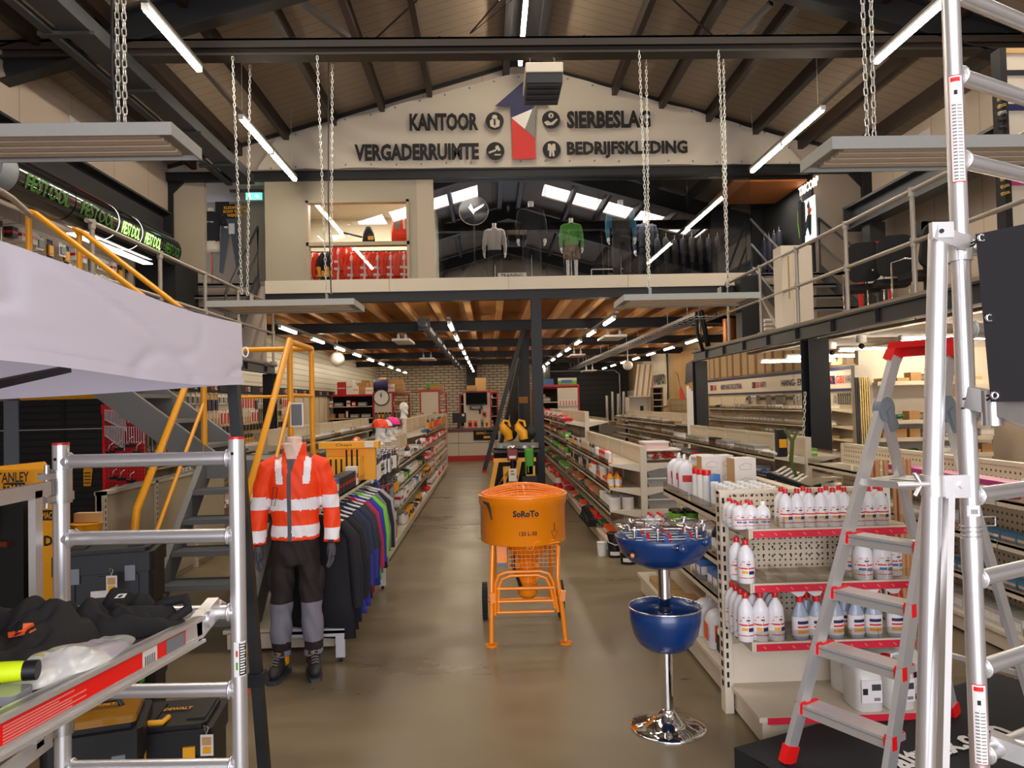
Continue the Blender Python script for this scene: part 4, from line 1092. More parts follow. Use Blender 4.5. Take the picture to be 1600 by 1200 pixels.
b.text('altrex.com',o_+dv*.06-nv*.01,dv,nv*-1,.74,.14,M_white,.03);part('white_lettering',b,t,'white printed lettering')
t=thing('step_ladder','aluminium step ladder with red step caps and red top, right foreground','ladder',(1.5,3.0,.12))
kx=Vector((.866,.5,0));wx=Vector((.5,-.866,0))
zp=.125
fl,ft_=P(1229,1178,Z=.16),None
L0=Vector((fl.x,fl.y,zp));
Ltop=P(1401,548,Y=3.22)
R0=L0+wx*.435
Rtop=Ltop+wx*.235
def lp(z):f=(z-zp)/(Ltop.z-zp);return L0.lerp(Ltop,f),R0.lerp(Rtop,f)
for p0,p1 in((L0,Ltop),(R0,Rtop)):
 b=MB(M_alu);b.bar(p0,p1,.062,.024,upv=wx);part('front_stile',b,t)
 b=MB(M_redb);d=(p1-p0).normalized();b.bar(p0,p0+d*.075,.072,.036,upv=wx);part('foot',b,t,'red rubber foot')
for py in(1130,1033,942,852):
 z=P({1130:1240,1033:1265,942:1290,852:1315}[py],py,Y=3.02).z
 l,r_=lp(z);b=MB(M_alu);b.bar(l+kx*.035,r_+kx*.035,.105,.026,upv=(0,0,1));b.bar(l-kx*.016+Vector((0,0,-.006)),r_-kx*.016+Vector((0,0,-.006)),.012,.046,upv=(0,0,1));b.bar(l-kx*.022+Vector((0,0,.004)),r_-kx*.022+Vector((0,0,.004)),.004,.006,M_greyp,upv=(0,0,1));sp=part('step',b,t)
 for q,s_ in((l,1),(r_,-1)):
  b=MB(M_redb);b.bar(q+wx*.004*s_+kx*.03,q+wx*.022*s_+kx*.03,.115,.036,upv=(0,0,1));b.bar(q-wx*.014*s_-kx*.01,q+wx*.02*s_-kx*.01,.03,.052,upv=(0,0,1));part('step_cap',b,t,'red step end cap')
zpl=P(1400,762,Y=2.98).z;l,r_=lp(zpl)
b=MB(M_flat);b.bar(l+kx*.13+wx*.01,r_+kx*.13-wx*.01,.27,.03,upv=(0,0,1));part('top_platform',b,t)
b=MB(M_redb);d=(Ltop-L0).normalized()
b.bar(Ltop-d*.05-wx*.012,Ltop+d*.03,.075,.04,upv=wx);b.bar(Rtop-d*.05+wx*.012,Rtop+d*.03,.075,.04,upv=wx)
b.bar(Ltop+d*.025-wx*.02,Rtop+d*.025+wx*.02,.085,.028,upv=(0,0,1));b.bar(Ltop-d*.0+kx*.03,Rtop-d*.0+kx*.03,.02,.055,upv=(0,0,1));part('top_guard',b,t,'red plastic top guard')
zh_=P(1375,640,Y=3.15).z;lh,rh=lp(zh_)
for q in(lh,rh):
 b=MB(M_greyp);c_=q+kx*.02;b.cyl(c_-wx*.02,c_+wx*.02,.055,n=20);b.tube([c_-wx*.022+kx*.03*math.cos(a)+Vector((0,0,.03*math.sin(a)))for a in[i*math.pi/6 for i in range(12)]],.004,5,closed=True);b.bar(c_,c_+kx*.05+Vector((0,0,-.09)),.045,.06,upv=wx);part('hinge',b,t)
for q,s_ in((lh,0),(rh,1)):
 e=q+kx*(.62)+(wx*.06 if s_ else wx*-.06);e.z=zp
 b=MB(M_alu);b.bar(q+kx*.03,e,.05,.022,upv=wx);part('rear_leg',b,t)
 b=MB(M_redb);b.bar(e+(q-e).normalized()*.06,e,.06,.034,upv=wx);part('foot',b,t,'red rubber foot')
lr,rr=lh+kx*.5*1.0,rh+kx*.5
for f in(.78,):
 a_=(lh+kx*.03).lerp(lh+kx*.62-wx*.06+Vector((0,0,zp-lh.z)),f);c_=(rh+kx*.03).lerp(rh+kx*.62+wx*.06+Vector((0,0,zp-rh.z)),f);b=MB(M_alu);b.bar(a_,c_,.02,.02,upv=(0,0,1));part('rear_crossbar',b,t)
b=MB(M_white);l,r_=lp(1.72);
lbp=[Rtop.lerp(R0,.06),Rtop.lerp(R0,.22)];nrm=-kx
b.add([lbp[0]+nrm*.033-wx*.009+wx*0,lbp[0]+nrm*.033+wx*.012,lbp[1]+nrm*.033+wx*.012,lbp[1]+nrm*.033-wx*.009],[(0,1,2,3)],M_white)
for i in range(7):
 qa=lbp[0].lerp(lbp[1],.08+i*.13)+nrm*.0335;qb=lbp[0].lerp(lbp[1],.16+i*.13)+nrm*.0335
 b.add([qa-wx*.006,qa+wx*.009,qb+wx*.009,qb-wx*.006],[(0,1,2,3)],M_greyprint)
part('instruction_label',b,t)
b=MB(M_white);pm_=lp(zpl)[0]+kx*.1+wx*.15;b.grid(lambda u,v:Vector((pm_.x,pm_.y,zpl+.018))+kx*(.2*u-.05)+wx*(.2*v-.05)+Vector((0,0,.012*math.sin(u*3)*v)),8,6)
solo('paper_sheet','crumpled printed sheet lying on the ladder platform','paper',b)
# ==== dressed display dummies
M_hvo=mat('hi_vis_orange',H('ff4200'),0.6,noise=0.03)
M_refl=mat('reflective_band',H('f3eeee'),0.45,noise=0.04,scale=20)
M_skin=mat('dummy_skin',H('e9c4b0'),0.4)
M_shirt=mat('grey_shirt',H('5b565c'),0.8)
M_trous=mat('brown_black_trousers',H('241a18'),0.8,noise=0.15,scale=8)
M_kpad=mat('grey_knee_cloth',H('7c7882'),0.8,noise=0.08,scale=10)
M_glove=mat('grey_glove',H('4b4a50'),0.7)
def limb(b,pts,rs,m):b.tube([Vector(p)for p in pts],rs,14,m)
def fold(amp,f=1.0):
 def g(c,n):return c+n*amp*(math.sin(c.z*46*f+9*math.sin(c.x*9+c.y*5))*.5+NZ.noise(c*14*f))
 return g
def torso_rings(w=1.0,z0=.86,z1=1.40,d=1.0):
 return[(0,0,z0,.178*w,.115*d),(0,0,z0+.12,.170*w,.112*d),(0,0,z0+.28,.185*w,.122*d),(0,0,z1-.14,.198*w,.122*d),(0,0,z1-.05,.185*w,.105*d),(0,.005,z1+.0,.12*w,.085*d),(0,.01,z1+.03,.075,.07)]
def put(root,nm,mb,label=None):return part(nm,mb,root,label,local=True)
def hand(b,c,d,side,r=1.0):
 c=Vector(c);d=Vector(d).normalized()
 b.tube([c,c+d*.04*r,c+d*.085*r],[.028*r,.036*r,.034*r],10)
 for k,(o,L)in enumerate(((-.026,.062),(-.009,.074),(.009,.070),(.026,.055))):
  p=c+d*.085*r+Vector((o*.55,-abs(o)*.1+o*.6,0))*r
  b.tube([p-d*.01,p+d*L*.45*r+Vector((0,-.004,0)),p+d*L*.8*r+Vector((-side*.008,-.012,0)),p+d*L*r+Vector((-side*.016,-.02,0))],[.0105*r,.010*r,.009*r,.007*r],8)
 p=c+d*.03*r+Vector((0,-.03,0))*r
 b.tube([p+Vector((0,.012,0)),p+d*.03*r+Vector((-side*.004,-.016,0)),p+d*.062*r+Vector((-side*.01,-.022,0))],[.012*r,.011*r,.008*r],8)
def boot(b,c,yaw,m):
 M=Matrix.Translation(c)@Matrix.Rotation(yaw,4,'Z');t=MB(m)
 rings=[(0,-.11,.028),(0,-.08,.045),(0,0,.05)]
 t.ball((0,-.10,.045),.05,m,14,(.95,1.3,.85));t.ball((0,-.03,.06),.052,m,14,(.9,1.4,1.0));t.ball((0,.06,.05),.045,m,14,(.9,1.2,1.0));t.tube([(0,.045,.05),(0,.04,.16)],[.052,.055],14)
 b.join(t,M)
mx,my=-1.265,4.80
root=thing('display_dummy','headless dummy in an orange reflective jacket and black-grey work trousers','mannequin',(mx,my,0),0.12)
root.scale=(.86,.95,1)
b=MB(M_hvo)
b.join(loft(torso_rings(1.0,.86,1.37),M_hvo,24))
b.join(loft([(0,.01,1.36,.085,.075),(0,.012,1.42,.088,.078),(0,.018,1.475,.092,.080)],M_hvo,20))
for s in(-1,1):
 limb(b,[(s*.12,0,1.345),(s*.19,0,1.315),(s*.235,.01,1.18),(s*.262,.015,1.05),(s*.268,-.01,.92),(s*.262,-.03,.83)],[.062,.075,.070,.066,.060,.062],M_hvo)
jk=remesh(b,.0075,5,0,6,fold(.005))
ob=jk
def jrule(c):
 x,y,z=c
 arm=abs(x)>.197+(1.4-z)*.02 and z<1.36
 front=y<-.02
 if y<-.005 and z>1.375 and abs(x+.01)<.034+(z-1.375)*.42:return M_skin
 if front and abs(x+.028-max(0,z-1.25)*.12)<.014+max(0,z-1.30)*.28 and z<1.40 and not arm:return M_shirt
 if arm:
  if 1.055<z<1.135 or .855<z<.925:return M_refl
 else:
  if 1.05<z<1.125 or .885<z<.955:return M_refl
 if .085<abs(x)+(1.38-z)*.1<.135 and 1.22<z<1.385 and(front):return M_refl
 return None
paint(jk,jrule)
put(root,'jacket',jk)
b=MB(M_skin);b.lathe([(.05,1.34),(.052,1.42),(.056,1.50),(.054,1.512),(.0001,1.515)],(0,-.005,0),20,M_skin,sx=1.0,sy=.9);put(root,'neck',b,'pale pink neck stump')
b=MB(M_skin);b.box((.30,-.02,.865),(.335,.01,.885));b.v[:]=b.v
b=MB(M_print);b.tube([(-.135,-.128,1.20),(-.12,-.131,1.205),(-.105,-.129,1.20),(-.125,-.132,1.09),(-.15,-.128,1.09),(-.135,-.128,1.20)],.0022,5);put(root,'zip_outline',b)
b=MB(M_print);b.box((.245,-.10,.845),(.285,-.094,.856));put(root,'sleeve_logo',b)
b=MB(M_trous)
b.join(loft([(0,0,.70,.16,.105),(0,0,.80,.165,.11),(0,0,.90,.155,.105),(0,0,.97,.14,.1)],M_trous))
for s in(-1,1):limb(b,[(s*.085,0,.78),(s*.098,-.005,.62),(s*.108,-.01,.45),(s*.115,-.005,.28),(s*.118,0,.155),(s*.120,.0,.12)],[.088,.088,.080,.080,.068,.070],M_trous)
for s in(-1,1):b.ball((s*.185,0,.60),.04,M_trous,12,(.6,1.3,2))
tr=remesh(b,.009,4,0,6,fold(.009,.8))
paint(tr,lambda c:M_kpad if(.215<c.z<.465 and c.y<.03)or(c.z<.16)else None)
put(root,'trousers',tr)
for s in(-1,1):
 b=MB(M_glove);hand(b,(s*.262,-.035,.83),(s*-.02,-.05,-1),s);put(root,'glove',remesh(b,.005,2))
 b=MB(mat('boot_charcoal',H('2f2e2e'),0.6));boot(b,Vector((s*.122,-.03,.012)),s*.22,b.cur);bt=remesh(b,.008,2)
 paint(bt,lambda c:M_yel if(s<0 and c.x>-.085 and .06<c.z<.13 and c.y>-.04)else None)
 o=put(root,'boot',bt)
 b=MB(M_dgrey);cz=MB(M_dgrey);cz.prism([(x_*.052,y_*.15-.01)for x_,y_ in roundrect(-1,1,-1,1,.5)],'Z',0,.022);b.join(cz,Matrix.Translation((s*.122,-.045,0))@Matrix.Rotation(s*.22,4,'Z'));put(root,'sole',b)
 b=MB(mat('lace',H('8a7d70'),0.7))
 for i in range(5):
  y,z=-.115+i*.016,.095+i*.013;M=Matrix.Translation((s*.122,-.03,.012))@Matrix.Rotation(s*.22,4,'Z')
  b.tube([M@Vector((-.025,y+.006,z-.006)),M@Vector((0,y-.004,z+.004)),M@Vector((.025,y+.006,z-.006))],.003,5)
 put(root,'laces',b)
 b=MB(M_print);b.box((s*.12-.035,-.075,.135),(s*.12+.035,-.066,.165));b.text('KM',(s*.12,-.0775,.15),X3,Z3,.022,.014,M_dew,.02);put(root,'ankle_tab',b)
def dummy(label,px,pneck,Yd,top,bottom,sc=1.0,short=False,rz=0.0,bib=None,shirt2=None,vox=.016,stand=False,z0=3.93,coat=False,cat='mannequin',legs=True):
 q=P(px,pneck,Y=Yd);r=thing('display_dummy',label,cat,(q.x,Yd,z0),rz)
 Hh=(q.z-z0)/1.51
 b=MB(top);zz=.86 if not coat else .78
 b.join(loft(torso_rings(.98,zz,1.38),top))
 for s in(-1,1):limb(b,[(s*.12,0,1.35),(s*.19,0,1.32),(s*.24,.01,1.12),(s*.255,-.01,.95),(s*.25,-.04,.80)],[.06,.068,.055,.048,.042],top)
 mbx=remesh(b,vox,2,0,6,fold(.005))
 if bib:paint(mbx,lambda c:bib if(abs(c.x)<.17 and c.z<1.19)or(abs(abs(c.x)-.085)<.02 and c.z<1.42 and c.y<.0)else None)
 if shirt2:paint(mbx,shirt2)
 n0=MB(M_skin);n0.lathe([(.048,1.36),(.05,1.48),(.052,1.52),(.0001,1.525)],(0,0,0),14,M_white if not short else M_white)
 S_=Matrix.Scale(Hh,4)
 put(r,'top_garment',mbx.xf(S_));put(r,'neck',n0.xf(S_))
 if legs:
  b=MB(bottom);b.join(loft([(0,0,.70,.16,.105),(0,0,.82,.17,.11),(0,0,.92,.15,.1)],bottom));e=.52 if short else .10
  for s in(-1,1):limb(b,[(s*.085,0,.78),(s*.1,0,(.78+e)/2),(s*.1,0,e)],[.09,.084 if not short else .1,.07 if not short else .105],bottom)
  put(r,'trousers',remesh(b,vox,2,0,6,fold(.006)).xf(S_))
  b=MB(M_white if short else M_black)
  for s in(-1,1):b.tube([(s*.1,0,.55),(s*.1,0,.05)],[.05,.035],10);b.ball((s*.1,-.05,.035),.04,b.cur,10,(.9,2.0,.85))
  put(r,'legs',b.xf(S_))
 b=MB(M_white)
 for s in(-1,1):hand(b,(s*.25,-.04,.81),(0,-.05,-1),s,.9)
 put(r,'hands',b.xf(S_))
 b=MB(M_galv);b.cyl((0,.12,0),(0,.12,.02),.16,n=18);b.cyl((0,.12,.02),(0,.10,.85*Hh),.012,n=8);put(r,'stand',b)
 return r
K_blk=mat('black_wool',H('1a1a20'),0.85);K_grn=mat('green_knit',H('4a8c2a'),0.8);K_brn=mat('brown_shorts',H('6f5640'),0.8)
K_teal=mat('petrol_shirt',H('2f6f86'),0.8);K_bib=mat('dark_overalls',H('33302f'),0.85);K_navy=mat('dark_navy_softshell',H('232c3a'),0.8);K_cream=mat('cream_sweater',H('b3aba0'),0.8)
dummy('headless dummy in a black suit behind the glass, beside the cream-topped one',829,316,13.6,K_blk,K_blk,1,coat=True)
dummy('headless dummy in a bright green sweater and brown shorts behind the glass',892,342,13.6,K_grn,K_brn,short=True)
dummy('headless dummy in petrol shirt and dark bib overalls behind the glass',969,314,13.6,K_teal,K_bib,bib=K_bib)
dummy('headless dummy in a dark navy jacket, rightmost behind the glass',1008,342,14.4,K_navy,K_blk)
dummy('headless dummy in a cream sweater and dark trousers beside the round fan',772,350,14.0,K_cream,K_blk)
q=P(330,345,Y=13.7)
r=thing('torso_bust','black printed T-shirt on a cream bust with an orange wooden stand, upper left','mannequin',(q.x,13.7,3.92))
b=MB(K_blk);b.join(loft([(0,0,5.03-3.92-.25,.15,.10),(0,0,5.0-3.92,.15,.105),(0,0,5.22-3.92,.17,.11),(0,0,1.40,.15,.09),(0,0,1.44,.07,.06)],K_blk))
for s in(-1,1):limb(b,[(s*.1,0,1.37),(s*.2,0,1.30),(s*.25,0,1.18)],[.06,.06,.055],K_blk)
put(r,'shirt',remesh(b,.014,2,0,6,fold(.004)))
b=MB(M_cream);b.join(loft([(0,0,.68,.15,.09),(0,0,.74,.155,.1),(0,0,.88,.148,.1)],M_cream));b.lathe([(.05,1.4),(.055,1.5),(.0001,1.51)],(0,0,0),14,M_cream);put(r,'bust',b)
b=MB(mat('varnished_stand',H('b4622a'),0.4));b.cyl((0,0,.02),(0,0,.70),.02,n=10);b.cyl((0,0,0),(0,0,.03),.15,n=18);put(r,'stand',b)
b=MB(M_white);b.text('CRAFT TEAM',(0,-.12,1.22),X3,Z3,.16,.025,M_white,.01)
for s in(-1,1):b.box((s*.28-.03,-.05,1.13),(s*.28+.03,.05,1.15))
b.v=[Vector(v)for v in b.v];put(r,'shirt_print',b)
# ==== orange forced-action mixer
mxx,mxy=P(815,700,Y=5.45).x,5.45
t=thing('mortar_mixer','large bright orange drum mixer on tubular legs in the middle of the aisle','mixer',(mxx,mxy,0))
r0=.315;zb,zt_,=.695,1.035
b=MB(M_orange);b.lathe([(.02,zb),(r0-.004,zb),(r0,zb+.006),(r0,zt_-.07),(r0+.008,zt_-.065),(r0+.010,zt_-.01),(r0+.014,zt_),(r0-.006,zt_),(r0-.006,zb+.02),(.02,zb+.02)],(mxx,mxy,0),56)
part('drum',b,t)
b=MB(M_print)
def curved_text(b,txt,cx,z,wd,ht,m,bold,r):
 vs,fs=text_geo(txt,bold);b.add([(mxx+r*math.sin(cx+v.x*wd/r),mxy-r*math.cos(cx+v.x*wd/r),z+v.y*ht)for v in vs],fs,m)
curved_text(b,'SoRoTo',.02,P(818,803,Y=5.14).z,.185,.046,M_print,.045,r0+.002)
b.grid(lambda u,v:(mxx+(r0+.002)*math.sin(-.24+.54*u*.95),mxy-(r0+.002)*math.cos(-.24+.54*u*.95),P(818,794,Y=5.14).z+.006*v+.003),16,1,M_print)
curved_text(b,'CONSTRUCTION MACHINES',.02,P(818,810,Y=5.14).z,.165,.007,M_redprint,.0,r0+.002)
curved_text(b,'120 L-30',.06,P(821,834,Y=5.14).z,.125,.030,M_print,.02,r0+.002)
part('drum_lettering',b,t)
b=MB(M_print)
def dp(px,py):
 q=P(px,py,Y=5.2);a=math.asin(max(-1,min(1,(q.x-mxx)/r0)));return Vector((mxx+(r0+.003)*math.sin(a),mxy-(r0+.003)*math.cos(a),q.z))
b.tube([dp(861,830),dp(866,843),dp(871,830),dp(861,830)],.0015,4);b.tube([dp(866,829),dp(866,817)],.0025,4);part('trowel_mark',b,t)
b=MB(mat('bright_orange_wire',H('f59010'),0.35));b.tube([dp(823,842),dp(823,857),dp(831,857),dp(835,845),dp(866,844)],.005,6);b.tube([dp(858,849),dp(874,849)],.006,5);part('discharge_lever',b,t)
b=MB(M_orange);rg=r0-.01
def dome(x,y):return zt_+.005+.062*(1-(x*x+y*y)/rg**2)
for k in range(-7,8):
 c=k*.0425;L_=math.sqrt(max(.0,rg**2-c*c))
 if L_<.05:continue
 b.tube([(mxx+c,mxy+y,dome(c,y))for y in[L_*(i/6-1)for i in range(13)]],.0028,4)
 b.tube([(mxx+x,mxy+c,dome(x,c)+.004)for x in[L_*(i/6-1)for i in range(13)]],.0028,4)
b.tube([(mxx+rg*math.cos(a),mxy+rg*math.sin(a),zt_+.006)for a in[i*math.pi/24 for i in range(48)]],.005,5,closed=True);part('grille',b,t)
b=MB(M_black);q=dp(762,790);b.tube([dp(757,787)+Vector((0,-.01,0)),dp(763,789)+Vector((0,-.015,0)),dp(766,800)+Vector((0,-.01,0)),dp(769,813)+Vector((0,-.01,0))],[.010,.012,.009,.005],6);part('rubber_latch',b,t,'black rubber latch')
b=MB(M_orange);b.lathe([(.0001,zb-.15),(.05,zb-.145),(.11,zb-.11),(.155,zb-.05),(.17,zb),(.02,zb+.01)],(mxx+.03,mxy-.02,0),32);part('gear_housing',b,t)
b=MB(M_orange);x0,x1=mxx-.12,mxx+.22;yy=mxy-.22;
for i in range(12):b.tube([(x0+(x1-x0)*i/11,yy,zb-.16),(x0+(x1-x0)*i/11,yy,zb-.01)],.0025,4)
for i in range(6):b.tube([(x0,yy,zb-.16+i*.03),(x1,yy,zb-.16+i*.03)],.0025,4)
for xx in(x0,x1):
 for i in range(6):b.tube([(xx,yy,zb-.16+i*.03),(xx,mxy+.15,zb-.16+i*.03)],.0025,4)
part('wire_guard',b,t)
b=MB(M_orange);b.box((mxx-.20,mxy-.15,zb-.14),(mxx-.13,mxy-.05,zb));part('switch_box',b,t)
b=MB(M_bluep);b.box((mxx-.19,mxy-.16,zb-.155),(mxx-.145,mxy-.10,zb-.14));part('power_socket',b,t,'blue socket')
mc=(mxx+.02,mxy-.02,0)
b=MB(M_orange);b.lathe([(.0001,.27),(.05,.272),(.07,.30),(.072,.38),(.0721,.381),(.066,.385),(.066,.55),(.05,.56)],mc,28)
for i in range(18):
 a=i*2*math.pi/18;b.bar((mc[0]+.068*math.cos(a),mc[1]+.068*math.sin(a),.40),(mc[0]+.068*math.cos(a),mc[1]+.068*math.sin(a),.55),.006,.012,upv=(math.cos(a),math.sin(a),0))
part('motor',b,t)
b=MB(M_orange)
for s in(-1,1):
 for z in(.42,.50):b.box((mc[0]+s*.07-.015,mc[1]-.07,z),(mc[0]+s*.07+.015,mc[1]-.05,z+.04))
part('motor_brackets',b,t)
b=MB(M_black);b.tube([(mxx-.08,mxy-.05,.6),(mxx-.085,mxy-.1,.52),(mxx-.06,mxy-.1,.45),(mxx-.03,mxy-.08,.36)],.012,6);part('motor_cable',b,t)
fL,fR=P(768,1006,Z=.015),P(884,1002,Z=.015)
for s,fp in((-1,fL),(1,fR)):
 b=MB(M_orange);tx=mxx+s*.235-(.0 if s<0 else-.0)
 if s<0:pts=[(mxx-.23,mxy-.16,zb),(fp.x+.01,fp.y+.03,.45),(fp.x,fp.y,.02)]
 else:pts=[(mxx+.20,mxy-.16,zb),(mxx+.235,mxy-.18,zb-.03),(fp.x-.045,fp.y+.02,.45),(fp.x-.02,fp.y+.01,.25),(fp.x,fp.y,.02)]
 b.tube(pts,.017,12);part('leg',b,t)
 b=MB(M_orange);b.cyl((fp.x,fp.y,0),(fp.x,fp.y,.012),.046,n=20);part('foot_plate',b,t)
 b=MB(M_orange);b.tube([(mxx+s*.22,mxy+.2,zb),(mxx+s*.22,mxy+.42,.16)],.016,10);part('rear_leg',b,t)
 b=MB(M_orange);b.bar((fp.x-.02*s,fp.y,.30),(fp.x-.01*s,fp.y,.37),.036,.036);part('leg_bracket',b,t)
 wx_=mxx+s*.30;wc=(wx_,mxy+.42,.14)
 b=MB(M_rubber);b.lathe([(.10,-.022),(.132,-.02),(.14,-.01),(.14,.01),(.132,.02),(.10,.022)],wc,30,axis='X')
 for k in range(24):
  a=k*math.pi/12;b.box((wc[0]-.02,wc[1]+.137*math.cos(a)-.004,wc[2]+.137*math.sin(a)-.004),(wc[0]+.02,wc[1]+.137*math.cos(a)+.004,wc[2]+.137*math.sin(a)+.004))
 wh=part('wheel',b,t)
 b=MB(M_greyp);b.lathe([(.0001,-.018),(.1,-.016),(.1,.016),(.0001,.018)],wc,24,axis='X')
 hb=MB(M_greyp);hb.join(b);h_=part('wheel_hub',hb,t)
b=MB(M_orange);b.tube([(mxx-.3,mxy+.42,.14),(mxx+.3,mxy+.42,.14)],.012,10)
part('axle',b,t)
b=MB(M_orange)
def bz_(px,py):return P(px,py,Y=5.22)
for dy_,ys_ in((0,(961,893)),(5,(955,899))):
 l,r__=bz_(774+dy_,ys_[0]),bz_(872-dy_,ys_[0]-5);top_=bz_(820,ys_[1]).z
 pts=[l,(l.x+.005,l.y,top_-.08),(l.x+.03,l.y,top_-.02),(l.x+.09,l.y,top_)]+[(r__.x-.12,l.y,top_),(r__.x-.06,l.y,top_-.02),(r__.x-.03,l.y,top_-.08),r__]
 b.tube(pts,.0115,10)
part('guard_arch',b,t)
for py in(920,940,957):
 l,r__=bz_(777,py),bz_(866,py-2);b=MB(M_orange);b.tube([l,r__],.012,10);part('cross_bar',b,t)
# ==== chrome bar table with foosball top and cool bowl
bc=P(1044,1136,Z=0.0);bx,by=bc.x,bc.y
t=thing('bar_table','navy blue football bar table on a chrome stem with a lower bowl','table',(bx,by,0))
b=MB(M_chrome);b.lathe([(.195,0),(.197,.004),(.19,.009),(.15,.016),(.10,.032),(.06,.058),(.036,.09),(.034,.10),(.0001,.10)],(bx,by,0),56);part('base',b,t)
b=MB(M_chrome);b.cyl((bx,by,.09),(bx,by,.90),.033,n=28);part('stem',b,t)
zr_=P(1036,947,Y=by).z
bowl=[(.036,zr_-.22),(.06,zr_-.225),(.10,zr_-.215),(.14,zr_-.185),(.165,zr_-.14),(.182,zr_-.07),(.186,zr_)]
b=MB(M_blue);b.lathe(bowl+[(r_-.004,z_+.003)for r_,z_ in reversed(bowl)],(bx,by,0),56);b.lathe([(.036,zr_-.22),(.038,zr_-.03),(.034,zr_-.03)],(bx,by,0),30);part('ice_bowl',b,t)
b=MB(M_chrome);b.tube([(bx+.186*math.cos(a),by+.186*math.sin(a),zr_)for a in[i*math.pi/30 for i in range(60)]],.0045,8,closed=True);part('bowl_rim',b,t,'chrome rim')
zt2=P(1030,838,Y=by).z;tx=bx
zb2=P(1030,884,Y=by).z
b=MB(M_blue);prof=[(.04,zb2),(.10,zb2-.002),(.17,zb2+.03),(.215,zb2+.075),(.238,zt2-.02),(.246,zt2+.01),(.240,zt2+.012),(.225,zt2-.03),(.0001,zt2-.035)]
b.lathe(prof,(tx,by,0),60,sx=1.02,sy=.92);part('football_tub',b,t)
b=MB(M_clear);b.lathe([(.0001,zt2+.06),(.262,zt2+.06),(.262,zt2+.068),(.0001,zt2+.068)],(tx,by,0),60);part('glass_top',b,t,'clear round glass')
for a in(-2.5,-1.9,-.9,.1,.8,2.3):
 b=MB(M_chrome);x,y=tx+.215*math.cos(a),by+.2*math.sin(a);b.cyl((x,y,zt2),(x,y,zt2+.059),.008,n=12);b.cyl((x,y,zt2+.06),(x,y,zt2+.075),.014,n=14);part('glass_spacer',b,t)
for k,yy in enumerate((-.12,-.05,.03,.1)):
 b=MB(M_galv);b.tube([(tx-.19,by+yy,zt2+.005),(tx+.19,by+yy,zt2+.005)],.003,8);part('rod',b,t)
 for i in range(3):
  xx=tx-.12+i*.11+(k%2)*.03;b=MB(M_redb if k%2 else M_bluep)
  b.box((xx-.012,by+yy-.006,zt2-.02),(xx+.012,by+yy+.006,zt2+.015));b.ball((xx,by+yy,zt2+.025),.009,b.cur,8);part('player_figure',b,t)
for px,py,dxp in((1067,858,32),(1103,847,22)):
 q=P(px,py,Y=by-(.27 if px<1080 else .16));q1=P(px-dxp,py-4,Y=by-(.17 if px<1080 else .10));b=MB(M_chrome);b.tube([q1,q],.004,8);part('handle_rod',b,t)
 b=MB(M_blue);b.ball(q,.022,M_blue,14,(1,.9,1));b.cyl(q+Vector((-.02,0,0)),q,.014);part('knob',b,t)
b=MB(M_blackm);q=P(978,866,Y=by-.12);b.ball((tx-.178,by-.120,q.z),.03,M_blackm,14,(1.25,.8,.55));part('ball_pocket',b,t,'dark oval ball outlet')
b=MB(mat('cork_ball',H('d98a5c'),0.7));b.ball((tx-.19,by-.145,q.z-.003),.011);part('ball',b,t,'small orange ball')
# ==== shop shelving and stock
M_shelf=mat('shelf_cream',H('cfc2ab'),0.42,noise=0.03)
M_acr=glassmat('acrylic_lip',(0.93,0.92,0.90),0.06,0.05)
M_slot=pegmat('slotted_upright',H('d6cab3'),H('2a241e'),0,2,30.0,0.25)
M_wbot=mat('white_bottle',H('e9e8ea'),0.3,noise=0.02);M_rcap=mat('red_cap',H('d3211f'),0.35);M_wcap=mat('white_cap',H('f1f0ee'),0.35)
M_wbox=mat('white_box',H('e2dad0'),0.6);M_dgreen=mat('dark_green_pack',H('1f5a2c'),0.45);M_lime=mat('lime_pack',H('6fb52c'),0.45)
M_pink=mat('magenta_pack',H('b0387e'),0.45);M_tan=mat('tan_pack',H('b3935f'),0.7);M_brass=mat('brass',(0.75,0.55,0.2),0.25,0.9)
M_silver=mat('silvery_bits',H('dad5ca'),0.4,0.0,0.25,0.2,25);M_darkred=mat('dark_red',H('7d1a1c'),0.4)
M_steelgrey=mat('steel_pack',H('8f8c85'),0.5,0.0,0.2,0,20);M_spray=mat('blue_grey_liquid',H('a3afc0'),0.2,noise=.03);M_label=mat('bottle_label',H('e8e2e0'),0.5)
